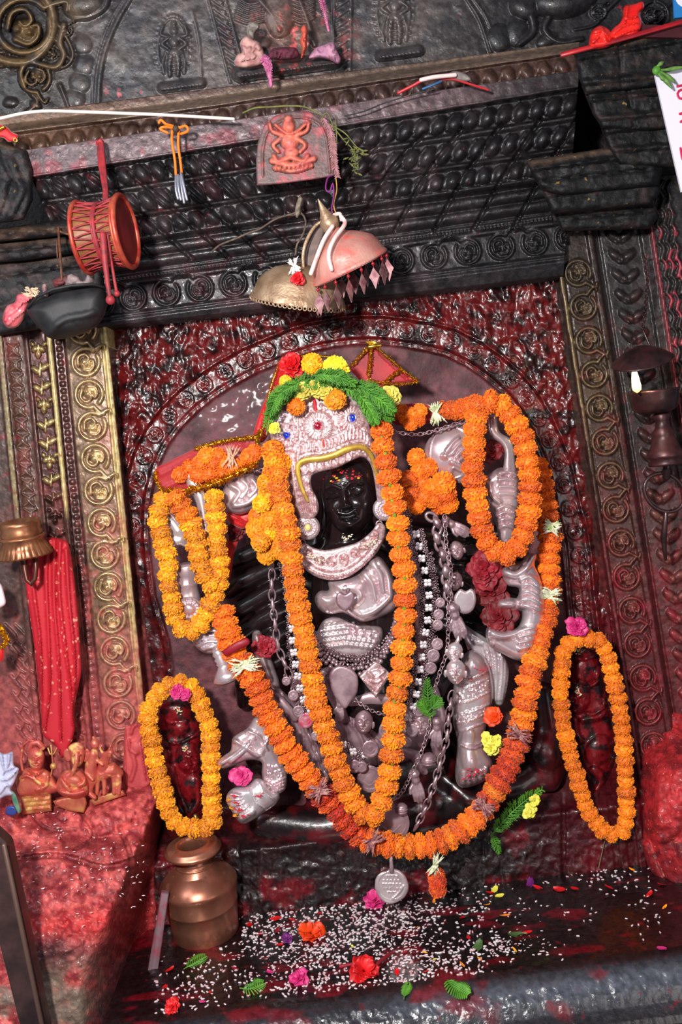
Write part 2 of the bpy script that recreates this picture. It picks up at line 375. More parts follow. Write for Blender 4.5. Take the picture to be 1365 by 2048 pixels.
def f_back(X, Y):
    d = polydist(X, Y, AUR); R = Rel(X, Y)
    lump = fbm(X/15, Y/26, 3, 1)*15+fbm(X/6, Y/9, 2, 5)*4; sl = Y+(X-780)*.12; nopl = sstep(1620, 1520, sl)
    out = sstep(6, -6, d)
    R.h += out*lump*(.35+.65*sstep(-52, -64, d))*(.25+.75*nopl)
    for off in (3, 10, 58): R.h += np.exp(-((d+off)/3.2)**2)*6*sstep(1380, 1250, Y)
    top = crom([(310, 1200)]+[tuple(p) for p in AUR[1:40]], 60)
    # scroll roundels along the rim
    L = AUR[:44]; q = crom(L, 44)
    cen = np.array([720, 1150])
    for i in range(len(q)-1):
        v = q[i]-cen; v = v/np.linalg.norm(v); c = q[i]+v*34
        if c[1] < 1300: R.scroll(c[0], c[1], 15, math.degrees(math.atan2(v[1], v[0]))+90, 1 if i % 2 else -1, 7)
    R.h += (1-out)*(fbm(X/40, Y/40, 3, 9)*5+np.sin(np.hypot(X-740, Y-1200)/4.1+fbm(X/50,Y/50,2,3)*9)*.12)
    # stepped jamb mouldings right of the aureole, lower down
    for k, x0 in enumerate((1150, 1180, 1215)):
        w = X-(Y-1200)*.12; R.h += sstep(1060, 1200, Y)*4*(k+1)*.6*(w > x0)*(w < x0+16)
    # carved hand-high figures under the arch, left
    sl = Y+(X-780)*.12
    plin = sstep(1560, 1680, sl)
    h = R.h*K*1.2
    h += plin*.15*(1+.06*fbm(X/60, Y/30, 3, 3))
    # blocks of the plinth
    blk = (np.abs(X-1128) < 5)*sstep(1620, 1650, sl); h -= blk*.02
    h += .012*np.exp(-((sl-1668)/10)**2)*(X > 480)+plin*.012*fbm(X/12, Y/12, 3, 8)
    n = fbm(X/50, Y/50, 4, 2); n2 = fbm(X/18, Y/18, 3, 7)
    dark = cmix(LC((98, 18, 19)), LC((36, 9, 11)), sstep(.42, .68, n2))
    inner = cmix(LC((104, 58, 64)), LC((66, 26, 32)), sstep(.35, .7, n))
    c = cmix(inner, dark, out)
    mar = cmix(LC((105, 16, 28)), LC((55, 10, 16)), n2)
    low = sstep(1000, 1350, Y+(X-700)*.0); lowr = low*(X > 1000)
    c = cmix(c, mar, np.clip(low*.9, 0, 1)*np.clip(.35+(X > 1060)*.65, 0, 1))
    blackl = np.exp(-((X-330)/45)**2)*sstep(1150, 1230, Y)
    c = cmix(c, LC((40, 14, 16)), blackl*.8*sstep(.3, .6, n))
    pl = cmix(LC((14, 9, 12)), LC((110, 8, 22)), sstep(.5, .72, n)*.9)
    c = cmix(c, pl, plin*(.9))
    c = cmix(c, LC((90, 10, 20)), plin*sstep(1000, 1200, X)*.6)
    dryf = (1-out)*.9+.35*plin
    return h, c, np.clip(dryf, 0, 1)
patch('wall_back', [(180, 560), (1180, 470), (1350, 1850), (300, 1850)], 2.6, 0.0, f_back, M_WALL)

def lint_v(X, Y):
    yt = 296+(X-400)*-.165; yb = 620+(X-400)*-.133
    return (Y-yt)/(yb-yt), yt, yb
def f_lintel(X, Y):
    v, yt, yb = lint_v(X, Y); sp = yb-yt; R = Rel(X, Y)
    h = np.interp(v, [-.35, 0, .03, .16, .19, .34, .37, .5, .55, .62, .70, .76, .79, .95, 1.0, 1.1], [.26, .26, .22, .215, .19, .18, .15, .145, .115, .105, .085, .08, .06, .06, .075, .05])
    for c0, w, H_ in ((.015, .016, 7), (.19, .013, 6), (.365, .013, 6), (.51, .022, 9), (.585, .035, 11), (.665, .035, 11), (.715, .008, 4), (.78, .010, 5), (.965, .012, 6)):
        t = (v-c0)/w; R.h += np.where(np.abs(t) < 1, np.sqrt(np.maximum(1-t*t, 0)), 0)*H_
    for row, (c0, per, ry, rx, H_) in enumerate(((.10, 33, 20, 13, 15), (.275, 33, 21, 13, 16), (.44, 32, 18, 13, 15))):
        for x in np.arange(20+row*11, 1180, per):
            y = 296+(x-400)*-.165+c0*(324+(x-400)*.032)
            ang = (-52 if x > 650 else 48)+(abs(x-650)/650)*(-8 if x > 650 else 8)
            s = -1 if x < 650 else 1
            R.blob(x, y, ry*1.15, rx*1.12, ang, H_*1.15, p=.6)
            R.stroke([(x-17*s, y+ry*.8), (x-14*s, y-4), (x-2*s, y-ry*.9)], 2.6, H_*.6)
    for x in np.arange(230, 1110, 7.4):
        y = 296+(x-400)*-.165+.745*(324+(x-400)*.032); R.blob(x, y, 3.2, 3.2, 0, 5)
    for i, x in enumerate(np.arange(-2, 1150, 67.0)):
        y = 296+(x-400)*-.165+.865*(324+(x-400)*.032); R.scroll(x, y, 27, -8, 1 if i % 2 else -1, 10)
    R.h += fbm(X/14, Y/14, 3, 4)*2.2
    for x in np.arange(120, 560, 76):       # mitre cuts
        R.stroke([(x-90, 350-(x-300)*.12), (x+25, 440), (x+110, 515)], 5, -10, add=False)
    for x in np.arange(780, 1240, 78):
        R.stroke([(x-10, 262-(x-900)*.12), (x-80, 345), (x-145, 460)], 5, -10)
    h = h+R.h*K*1.1
    n = fbm(X/45, Y/45, 4, 12)
    c = cmix(LC((34, 32, 34)), LC((58, 50, 52)), sstep(.35, .7, n))
    fas = sstep(.02, 0, v)
    c = cmix(c, cmix(LC((80, 66, 70)), LC((104, 84, 86)), n), fas)
    red = sstep(.52, .72, fbm(X/30, Y/30, 3, 33))
    c = cmix(c, LC((120, 50, 60)), red*np.clip(.15+fas*.55, 0, 1)*sstep(1000, 300, X))
    c = cmix(c, LC((26, 25, 27)), sstep(880, 1080, X)*.8)  # flash falloff painted in: colour darkens towards the right end
    return h, c, np.full_like(X, .25)
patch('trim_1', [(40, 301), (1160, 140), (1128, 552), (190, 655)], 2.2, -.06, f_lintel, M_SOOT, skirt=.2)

def f_ledge(X, Y):
    yt = 190+(X-480)*-.148; yt = np.where(X < 330, yt-(X-330)*-.02, yt)
    v = (Y-yt)/62.0; R = Rel(X, Y)
    h = np.interp(v, [-.6, -.05, .12, .22, .3, .9, 1.0, 1.4], [0, .0, .05, .06, .03, .035, .02, 0])
    for i, x in enumerate(np.arange(10, 1150, 36)):
        y = 190+(x-480)*-.148+40
        s = -1 if x < 560 else (1 if x > 700 else 0)
        R.blob(x, y, 20, 14, 60*s if s else 90, 15, p=.6)
        R.stroke([(x-17*(s or 1), y+12), (x-12*(s or 1), y-8), (x, y-16)], 3, 9)
    R.h += fbm(X/12, Y/12, 3, 4)*2
    n = fbm(X/25, Y/25, 4, 14)
    c = cmix(LC((58, 44, 44)), LC((92, 66, 56)), n)
    c = cmix(c, LC((118, 98, 84)), sstep(.26, .16, v)*sstep(-.25, -.05, v)*.9)
    c = cmix(c, LC((134, 92, 28)), sstep(.75, 1.0, v)*(sstep(.35, .6, fbm(X/60, Y/10, 2, 40)))*.9)
    c = cmix(c, LC((46, 42, 44)), sstep(1000, 800, X)*sstep(560, 700, X)*.2)
    c = cmix(c, LC((110, 76, 45)), sstep(420, 60, X)*.35)
    return h+R.h*K, c, np.full_like(X, .3)
patch('trim_2', [(-60, 238), (1160, 84), (1160, 158), (-60, 330)], 2.4, -.2, f_ledge, M_SOOT, skirt=.1)

def frieze_figure(R, cx, cy, k):         # small standing deity with raised arms inside an oval flame ring
    ring = [(cx+k*30*math.cos(t)-k*2, cy+k*58*math.sin(t)) for t in np.linspace(2.2, 7.2, 24)]
    R.stroke(ring, 3*k, 6, smooth=False)
    for t in np.linspace(2.3, 7.1, 26):
        x, y = cx+k*36*math.cos(t)-k*2, cy+k*64*math.sin(t); R.blob(x, y, 4*k, 4*k, 0, 5)
    R.blob(cx, cy-34*k, 9*k, 11*k, 0, 12); R.blob(cx, cy-48*k, 7*k, 7*k, 0, 11)
    R.blob(cx+1, cy-12*k, 12*k, 15*k, 0, 12); R.blob(cx+2, cy+8*k, 14*k, 10*k, 0, 11)
    for s in (-1, 1):
        R.stroke([(cx+s*10*k, cy-20*k), (cx+s*24*k, cy-8*k), (cx+s*12*k, cy+2*k)], 4.5*k, 11)
        R.stroke([(cx+s*10*k, cy-22*k), (cx+s*26*k, cy-26*k), (cx+s*22*k, cy-44*k)], 4*k, 9)
        R.stroke([(cx+s*5*k, cy+10*k), (cx+s*9*k, cy+34*k), (cx+s*8*k, cy+56*k)], 7*k, 11, 4*k)
        R.stroke([(cx+s*14*k, cy+4*k), (cx+s*22*k, cy+30*k), (cx+s*20*k, cy+52*k)], 3*k, 7)
    for q in range(5): R.stroke([(cx-12*k, cy+(14+q*8)*k), (cx, cy+(18+q*8)*k), (cx+14*k, cy+(13+q*8)*k)], 1.4*k, 12.5)
def frieze_base(R, x0, y0, x1, y1, w, H_):
    R.stroke([(x0, y0), (x1, y1)], w, H_, smooth=False)
    n = int(math.hypot(x1-x0, y1-y0)/7)
    for i in range(n+1): R.blob(x0+(x1-x0)*i/n, y0+(y1-y0)*i/n+w*.25, 3.5, 6, 0, H_*1.18)
def pilaster(R, x0, y0, x1, y1, w, d):
    for s in (-1, 1): R.stroke([(x0+s*w, y0), (x1+s*w, y1)], 3, 8, smooth=False)
    n = int(math.hypot(x1-x0, y1-y0)/20)
    for i in range(n+1):
        t = i/n; x = x0+(x1-x0)*t; y = y0+(y1-y0)*t
        R.stroke([(x-d*w*.8, y-14), (x-d*2, y-4), (x+d*w*.9, y+8)], 5, 7, 2); R.blob(x+d*w*.3, y-6, 9, 5, 35*d, 8)
def f_frieze(X, Y):
    R = Rel(X, Y); R.h += fbm(X/30, Y/30, 3, 6)*5
    R.scroll(48, 52, 58, 20, 1, 26); R.stroke([(-60, 60), (-20, 110), (50, 125), (98, 85), (104, 20), (60, -40)], 11, 24)
    R.scroll(70, 155, 32, 200, -1, 18); R.scroll(103, 105, 15, 40, 1, 16); R.scroll(132, 60, 13, 0, 1, 18); R.scroll(2, 115, 20, 90, 1, 12)
    R.stroke([(128, 50), (120, 85), (128, 110), (110, 135), (60, 125), (42, 145), (50, 175)], 8, 22, 5)
    R.stroke([(98, 12), (112, 40), (124, 62), (138, 84), (146, 110), (135, 130), (110, 140)], 5, 17, 3)
    R.stroke([(110, 60), (116, 92), (140, 118)], 4, 14); R.stroke([(60, 185), (75, 205), (50, 228)], 5, 12); R.stroke([(120, 170), (132, 200), (140, 222)], 5, 10)
    R.blob(72, 210, 14, 10, 30, 12); R.blob(22, 205, 18, 12, 0, 9)
    for cx, cy, r in ((165, 90, 22), (168, 130, 24), (160, 165, 24), (150, 198, 22), (148, 225, 14)): R.blob(cx, cy, r, r, 0, 9)
    R.blob(170, 5, 48, 34, -20, 30); R.stroke([(150, 36), (180, 32), (208, 14), (216, -8)], 8, 20)
    R.stroke([(262, -6), (235, 40), (212, 95), (200, 150), (196, 220)], 6, 9); R.stroke([(250, -6), (222, 40), (200, 95), (188, 150), (184, 224)], 3, 6)
    frieze_figure(R, 348, 95, 1.0); frieze_base(R, 325, 176, 402, 166, 11, 22)
    R.stroke([(384, 20), (398, 80), (403, 150)], 3, 6)
    pilaster(R, 432, -10, 478, 165, 17, 1)
    pilaster(R, 686, -10, 684, 150, 17, -1)
    # central enthroned figure above the shelf
    for q in range(6): R.stroke([(480-q*2, -2+q*8), (500, 8+q*8), (528, 2+q*8)], 3.5, 9); R.stroke([(585, -2+q*8), (605, 6+q*8), (628, -4+q*8)], 3.5, 9)
    R.blob(560, 20, 34, 60, 0, 13); R.stroke([(520, 0), (545, 30), (560, 60)], 8, 12); R.stroke([(600, 0), (615, 40), (630, 90)], 6, 10)
    R.blob(520, 90, 26, 14, -20, 12); R.blob(620, 70, 22, 12, 60, 11)
    frieze_base(R, 480, 148, 668, 122, 17, 34)
    frieze_figure(R, 790, 24, 1.1); frieze_base(R, 762, 112, 838, 101, 12, 24)
    R.stroke([(930, -8), (960, 40), (982, 104)], 4, 8); R.stroke([(944, -8), (976, 40), (996, 104)], 3, 6)
    # crouching beast
    R.blob(1130, -4, 70, 42, -12, 34); R.blob(1052, 12, 34, 30, 20, 24); R.blob(1000, 76, 26, 30, 0, 13); R.blob(1035, 60, 22, 36, 10, 13)
    R.stroke([(1060, 20), (1068, 60), (1040, 88)], 12, 18, 7); R.stroke([(1100, 30), (1090, 60), (1120, 84), (1165, 78)], 9, 16, 6)
    R.blob(1095, 80, 26, 14, -30, 13); R.blob(1200, 22, 22, 14, -20, 12); R.scroll(1198, 24, 16, 0, 1, 16)
    R.scroll(1310, 30, 30, 40, -1, 16); R.stroke([(1240, -5), (1215, 20), (1190, 50), (1150, 60)], 6, 12, 3); R.stroke([(1290, 70), (1300, 40), (1330, 20), (1350, -5)], 5, 10)
    n = fbm(X/50, Y/50, 4, 22); n2 = fbm(X/14, Y/14, 3, 23)
    c = cmix(LC((58, 55, 58)), LC((88, 80, 78)), sstep(.3, .7, n)); c = cmix(c, LC((32, 31, 34)), sstep(800, 1000, X)*.85)  # right part darkened in the colour for the flash falloff
    br = sstep(230, 60, X)*sstep(.3, .6, n+.1); c = cmix(c, cmix(LC((30, 24, 22)), LC((112, 88, 56)), sstep(9, 26, R.h+n2*6)), br*.9)
    c = cmix(c, LC((100, 62, 50)), np.exp(-((X-575)/60)**2-((Y-60)/60)**2)*.8)
    c = cmix(c, LC((190, 80, 80)), sstep(.62, .72, n2)*np.exp(-((X-590)/90)**2-((Y-90)/60)**2))
    c = cmix(c, LC((190, 90, 100)), sstep(.66, .7, n2)*np.exp(-((X-250)/60)**2-((Y-200)/20)**2))
    return R.h*K*1.15, c, np.full_like(X, .2)
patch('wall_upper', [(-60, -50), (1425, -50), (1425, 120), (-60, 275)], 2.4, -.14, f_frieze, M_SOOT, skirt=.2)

def f_left(X, Y):
    u = X-(Y-650)*.1; R = Rel(X, Y)
    top = sstep(600, 660, Y)
    h = np.interp(u, [-90, -12, -8, 0, 3, 44, 47, 52, 55, 88, 91, 95, 100, 104, 124, 128, 198, 201, 206, 213, 216, 240], [.10, .10, .12, .12, .09, .09, .105, .105, .085, .085, .1, .105, .1, .06, .055, .08, .08, .075, .09, .085, .0, -.03])
    for i in range(16):
        y = 660+i*64.2; R.scroll(164+(y-650)*.1, y, 29, 5 if i % 2 else 185, 1 if i % 2 else -1, 11)
    for i, y in enumerate(np.arange(700, 1500, 37)):
        x = 72+(y-650)*.1
        R.stroke([(x-1, y+14), (x, y-10)], 2.6, 8, smooth=False)
        if i % 3 == 0:
            for s in (-1, 1): R.blob(x+s*7, y-2, 8, 5, 40*s, 10); R.blob(x+s*12, y-12, 5, 4, -40*s, 9)
            R.blob(x, y+8, 6, 8, 0, 11)
        else:
            for s in (-1, 1): R.blob(x+s*9, y-s*3, 11, 6, -38*s, 10)
    for y in np.arange(700, 1500, 30):
        x = 22+(y-650)*.1; R.blob(x, y, 12, 13, 0, 3); R.stroke([(x-12, y-12), (x+4, y), (x-10, y+12)], 2, 4.5); R.stroke([(x+12, y-12), (x-2, y), (x+12, y+12)], 2, 4.5)
    for y in np.arange(670, 1500, 14): R.blob(114+(y-650)*.1, y, 6, 6, 0, 2.5)
    for q in range(9):                      # wavy carving, far left lower
        y = 1270+q*34; R.stroke([(10+q*4, y-20), (32+q*3, y+5), (20+q*4, y+26), (46+q*3, y+42)], 4, 6, 2)
        R.stroke([(30+q*4, y-20), (52+q*3, y+5), (42+q*4, y+26), (64+q*3, y+42)], 3, 5, 2)
    cut = np.abs(Y-(1087-(X-165)*.1)) < 1.2; R.h -= cut*3*(u > 127)
    R.h += fbm(X/10, Y/10, 3, 4)*1.3
    n = fbm(X/40, Y/60, 4, 52); n2 = fbm(X/12, Y/20, 3, 53)
    base = cmix(LC((86, 56, 50)), LC((58, 34, 34)), n)
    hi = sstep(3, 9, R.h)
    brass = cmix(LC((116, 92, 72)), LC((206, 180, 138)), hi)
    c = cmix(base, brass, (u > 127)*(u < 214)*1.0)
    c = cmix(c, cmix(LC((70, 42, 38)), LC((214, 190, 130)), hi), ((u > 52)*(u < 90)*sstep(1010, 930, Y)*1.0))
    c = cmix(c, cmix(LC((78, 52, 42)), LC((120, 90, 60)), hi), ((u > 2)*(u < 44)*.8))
    edge = ((u > 91)*(u < 101)*sstep(1050, 990, Y)+(u > 200)*(u < 213)+((u > -9)*(u < 1)*sstep(1100, 980, Y))); c = cmix(c, LC((214, 190, 130)), np.clip(edge, 0, 1)*.9)
    pink = np.clip(sstep(1150, 1480, Y)+.6*sstep(.52, .7, n2)*sstep(900, 1200, Y)+.25*sstep(.5, .7, n), 0, 1)
    c = cmix(c, cmix(LC((150, 70, 76)), LC((190, 92, 86)), n2), pink*.82)
    c = cmix(c, LC((70, 56, 50)), (u < 0)*sstep(1500, 1200, Y)*.7)
    met = np.clip(.75-pink*.8, 0, 1)*((u > 50)*1.0)*(.4+.6*hi)
    return (h+R.h*K*1.1), c, met
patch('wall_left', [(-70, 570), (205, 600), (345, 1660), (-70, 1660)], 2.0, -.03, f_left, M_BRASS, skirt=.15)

def f_right(X, Y):
    u = X-(Y-540)*.16; R = Rel(X, Y)
    h = np.interp(u, [1090, 1114, 1118, 1124, 1128, 1131, 1183, 1187, 1196, 1200, 1206, 1212, 1290, 1294, 1312, 1316, 1322, 1400, 1600], [-.03, 0, .07, .07, .05, .055, .055, .07, .07, .06, .02, .03, .03, .05, .05, .1, .09, .09, .1])
    for i in range(20):
        y = 546+i*67.5; R.scroll(1156+(y-540)*.16, y, 27, -12 if i % 2 else 168, 1 if i % 2 else -1, 12)
    for y in np.arange(430, 1500, 40):
        x = 1250+(y-540)*.16
        for s in (-1, 1): R.blob(x+s*14, y, 16, 9, -35*s, 10); R.stroke([(x+s*4, y+16), (x+s*20, y+4), (x+s*22, y-12)], 2.5, 6)
        R.blob(x, y+8, 7, 9, 0, 12)
    for q in range(26):
        y = 390+q*34; x = 1332+(y-540)*.15
        for k in range(3): R.stroke([(x+k*14, y+26), (x+4+k*14, y+4), (x-6+k*16, y-12), (x+4+k*14, y-28)], 5, 9, 2)
    R.h += fbm(X/12, Y/12, 3, 4)*2
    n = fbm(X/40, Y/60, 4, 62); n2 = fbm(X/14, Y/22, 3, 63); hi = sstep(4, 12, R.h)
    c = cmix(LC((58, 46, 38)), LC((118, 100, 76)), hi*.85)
    c = cmix(c, LC((34, 30, 31)), np.clip((u > 1200)*.9+(u < 1128)*.0, 0, 1)*sstep(1150, 900, Y))
    c = cmix(c, LC((44, 40, 42)), sstep(760, 500, Y)*.45)
    red = np.clip(sstep(760, 1350, Y)*.85+.3*sstep(.5, .7, n2), 0, 1)*sstep(520, 760, Y)
    c = cmix(c, cmix(LC((70, 28, 30)), LC((150, 44, 54)), n2*.5+hi*.5), red)
    c = cmix(c, LC((185, 60, 78)), (u > 1318)*sstep(.45, .6, n2)*hi*.8*sstep(400, 480, Y)); c = cmix(c, LC((165, 70, 78)), (u > 1312)*(u < 1321)*.6*sstep(420, 480, Y))
    c = cmix(c, LC((130, 110, 80)), ((u > 1118)*(u < 1126))*sstep(1000, 700, Y)*.8)
    return (h+R.h*K*1.2), c, np.where(u < 1200, .45, .1)*(1-red*.9)
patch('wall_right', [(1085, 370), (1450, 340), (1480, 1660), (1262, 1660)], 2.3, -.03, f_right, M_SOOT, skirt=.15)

# ---- floor: slab, rounded wet kerb and lower step, world coordinates
def floor_mesh():
    prof = [(0.0, 0), (-.2, 0), (-.4, 0), (-.618, 0), (-.648, -.006), (-.678, -.024), (-.703, -.046), (-.72, -.074), (-.728, -.104), (-.738, -.122), (-.778, -.129), (-1.3, -.129)]
    s = np.r_[0, np.cumsum([math.hypot(prof[i+1][0]-prof[i][0], prof[i+1][1]-prof[i][1]) for i in range(len(prof)-1)])]
    nv = 420; nu = 560; sv = np.linspace(0, s[-1], nv); py = np.interp(sv, s, [p[0] for p in prof]); pz = np.interp(sv, s, [p[1] for p in prof])
    x = np.linspace(-.75, .95, nu); Xg, Yg = np.meshgrid(x, py); _, Zg = np.meshgrid(x, pz)
    n = fbm(Xg*12, Yg*12, 4, 71); n2 = fbm(Xg*60, Yg*60, 4, 72)
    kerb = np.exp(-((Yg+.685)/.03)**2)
    Zg = Zg+n*.006+n2*.002*(1+3*kerb); Yg2 = Yg-.004*n2*kerb
    V = np.stack([Xg, Yg2, Zg], -1).reshape(-1, 3); idx = np.arange(nu*nv).reshape(nv, nu)
    Fq = np.stack([idx[:-1, :-1], idx[1:, :-1], idx[1:, 1:], idx[:-1, 1:]], -1).reshape(-1, 4)
    c = cmix(LC((14, 10, 12)), LC((30, 18, 20)), n); c = cmix(c, LC((84, 88, 98)), kerb*(.25+.6*sstep(-.15, .15, Xg)))  # highlight on the wet kerb bevel painted in grey-blue, weaker to the left
    c = cmix(c, LC((120, 10, 26)), sstep(.58, .72, fbm(Xg*9, Yg*22, 3, 75))*.6)
    low = sstep(-.745, -.785, Yg); c = cmix(c, cmix(LC((28, 10, 14)), LC((110, 10, 26)), sstep(.45, .7, n2)), low*.85)
    me = fastmesh(V, Fq, 'floor'); set_attrs(me, c, np.zeros(nu*nv)); o = link('floor', me, M_FLOOR); o['kind'] = 'structure'
floor_mesh()

def f_rockL(X, Y):                       # powder-covered masonry shelf on the left
    yy = Y+(X-150)*.1
    h = np.interp(yy, [1480, 1560, 1620, 1680, 1700, 1760, 1830, 1860, 1900, 2150], [.02, .05, .16, .26, .34, .42, .50, .53, .545, .56])
    edge = 300-(Y-1700)*.05; side = edge-np.clip((Y-1620)*.40, 0, 130)
    t = sstep(0, 1, (X-side)/(edge-side+8)); h = h*(1-t)+t*np.minimum(h, .12)
    R = Rel(X, Y)
    R.blob(225, 1630, 80, 32, -28, 26); R.blob(215, 1630, 60, 20, -28, 32); R.stroke([(262, 1600), (295, 1660), (300, 1740)], 14, 14)
    R.stroke([(150, 1680), (230, 1660), (285, 1690)], 9, 8); R.blob(60, 1680, 70, 26, 10, 12); R.blob(18, 1640, 26, 40, 0, 22)
    R.stroke([(20, 1720), (120, 1712), (210, 1735), (288, 1712)], 7, -14); R.stroke([(140, 1600), (190, 1668), (150, 1700)], 5, -12); R.stroke([(240, 1655), (262, 1720), (250, 1790)], 6, -12); R.stroke([(60, 1625), (100, 1660), (180, 1655)], 5, -8)
    R.h += fbm(X/34, Y/34, 5, 81)*24+fbm(X/8, Y/8, 3, 82)*8*(1-sstep(1850, 1900, yy)*.5)
    n = fbm(X/50, Y/50, 4, 83); n2 = fbm(X/12, Y/12, 4, 84)
    c = cmix(LC((150, 44, 50)), LC((214, 96, 92)), sstep(.3,.7,n2)); c = cmix(c, LC((120, 26, 36)), sstep(.5, .68, n)*.6); c = cmix(c, LC((84, 18, 26)), sstep(20, 6, R.h)*.5*sstep(1900, 1800, yy))  # last mix paints shade into the crevices, where the relief is low
    c = cmix(c, LC((205, 40, 42)), np.exp(-((yy-1850)/30)**2)*.6)
    bare = sstep(1880, 1960, yy)*sstep(.38, .6, n+.05)*(1-t); c = cmix(c, LC((122, 110, 96)), bare*.9); c = cmix(c, LC((52, 34, 38)), np.exp(-((Y-1905)/36)**2-((X-105)/50)**2)*.85)
    c = cmix(c, cmix(LC((120, 22, 28)), LC((160, 34, 38)), n2), t*.9)
    return h+R.h*K, c, np.zeros_like(X)
patch('trim_5', [(-70, 1490), (300, 1490), (318, 2120), (-70, 2120)], 2.4, -.03, f_rockL, M_RED, skirt=.1)
def f_rockR(X, Y):
    d = X-(1288+np.clip(Y-1690, 0, 500)*.33-np.clip(1500-Y, 0, 80)*.0)
    h = np.interp(d, [-60, -12, 0, 30, 80, 200], [-.2, -.05, .05, .12, .17, .2])*sstep(1440, 1540, Y)+np.interp(Y, [1400, 1500, 1800, 2100], [0, 0, .12, .35])
    R = Rel(X, Y); R.blob(1335, 1600, 50, 90, 10, 30); R.blob(1360, 1480, 30, 60, 0, 16); R.stroke([(1290, 1690), (1330, 1790), (1365, 1870)], 12, 14)
    R.h += fbm(X/30, Y/30, 5, 91)*22+fbm(X/8, Y/8, 3, 92)*5
    n2 = fbm(X/16, Y/16, 4, 94)
    c = cmix(LC((104, 16, 24)), LC((176, 34, 40)), sstep(.3, .7, n2)); c = cmix(c, LC((196, 44, 48)), .8*np.exp(-((X-1345)/34)**2-((Y-1590)/60)**2)); c = cmix(c, LC((96, 14, 24)), sstep(1680, 1780, Y)*.8)
    return h+R.h*K, c, np.zeros_like(X)
patch('trim_6', [(1262, 1430), (1450, 1430), (1450, 2130), (1262, 2130)], 2.6, -.04, f_rockR, M_RED, skirt=.1)
# ================================================================ SHAPE TOOLS
from mathutils.geometry import delaunay_2d_cdt
def shell(name, outline, Y, mat, parent=None, step=3.0, edge=10, eh=8, dome=None, relief=None, thick=10, smoothn=80, colfn=None, metfn=None, raw=False):
    """Solid of any outline: rounded rim (edge wide, eh high), dome(x,y) big form, painted relief; all in px."""
    o2 = crom(outline, smoothn, closed=True)[:, :2] if smoothn else np.array(outline, float)
    x0, y0 = o2.min(0); x1, y1 = o2.max(0)
    gx, gy = np.meshgrid(np.arange(x0, x1, step), np.arange(y0, y1, step)); gx = gx+(np.arange(gx.shape[0]) % 2)[:, None]*step*.5
    gx = gx.ravel(); gy = gy.ravel(); d = polydist(gx, gy, o2); k = d > step*.55
    pts = np.vstack([o2, np.stack([gx[k], gy[k]], 1)]); n = len(o2)
    vs, es, fs, *_ = delaunay_2d_cdt([Vector(p) for p in pts], [(i, (i+1) % n) for i in range(n)], [], 1, 1e-4)
    XY = np.array([(v.x, v.y) for v in vs]); fs = [tuple(f) for f in fs]
    d = np.maximum(polydist(XY[:, 0], XY[:, 1], o2), 0)
    t = np.clip(d/edge, 0, 1); rim = np.sqrt(np.maximum(1-(1-t)**2, 0))*eh
    R = Rel(XY[:, 0], XY[:, 1])
    if relief: relief(R)
    dm = dome(XY[:, 0], XY[:, 1]) if dome else 0
    hf = rim+R.h*np.clip(d/4, 0, 1)+dm; k = M(Y)
    Vf = PA(XY[:, 0], XY[:, 1], Y-hf*k); Vb = PA(XY[:, 0], XY[:, 1], Y-(dm-thick*np.clip(.15+t, 0, 1))*k)
    N_ = len(XY); cnt = {}
    for f in fs:
        for i in range(3):
            e = (f[i], f[(i+1) % 3]); cnt[tuple(sorted(e))] = cnt.get(tuple(sorted(e)), 0)+1
    area2 = lambda f: (XY[f[1]]-XY[f[0]])[0]*(XY[f[2]]-XY[f[0]])[1]-(XY[f[1]]-XY[f[0]])[1]*(XY[f[2]]-XY[f[0]])[0]
    F = []
    for f in fs:
        g = f if area2(f) < 0 else f[::-1]
        F.append(g); F.append(tuple(N_+i for i in g[::-1]))
        for i in range(3):
            a, b = g[i], g[(i+1) % 3]
            if cnt[tuple(sorted((a, b)))] == 1: F.append((b, a, N_+a, N_+b))
    if raw: return np.vstack([Vf, Vb]), F
    me = mesh_from(np.vstack([Vf, Vb]), F, name)
    if colfn is not None:
        c = colfn(XY[:, 0], XY[:, 1], R.h); set_attrs(me, np.vstack([c, c*.7]), np.zeros(2*N_) if metfn is None else np.tile(metfn(XY[:, 0], XY[:, 1], R.h), 2))
    me.polygons.foreach_set('use_smooth', [True]*len(me.polygons)); me.set_sharp_from_angle(angle=math.radians(74))
    return link(name, me, mat, parent)
def ell(cx, cy, rx, ry, ang=0, n=16):
    a = math.radians(ang)
    return [(cx+rx*math.cos(t)*math.cos(a)-ry*math.sin(t)*math.sin(a), cy+rx*math.cos(t)*math.sin(a)+ry*math.sin(t)*math.cos(a)) for t in np.linspace(0, 2*math.pi, n, endpoint=False)]
def Lc(cx, cy, s, ang=0):                # local -> pixel transform
    a = math.radians(ang); c, q = math.cos(a), math.sin(a)
    return lambda *L: [(cx+(x*c-y*q)*s, cy+(x*q+y*c)*s) for x, y in L]
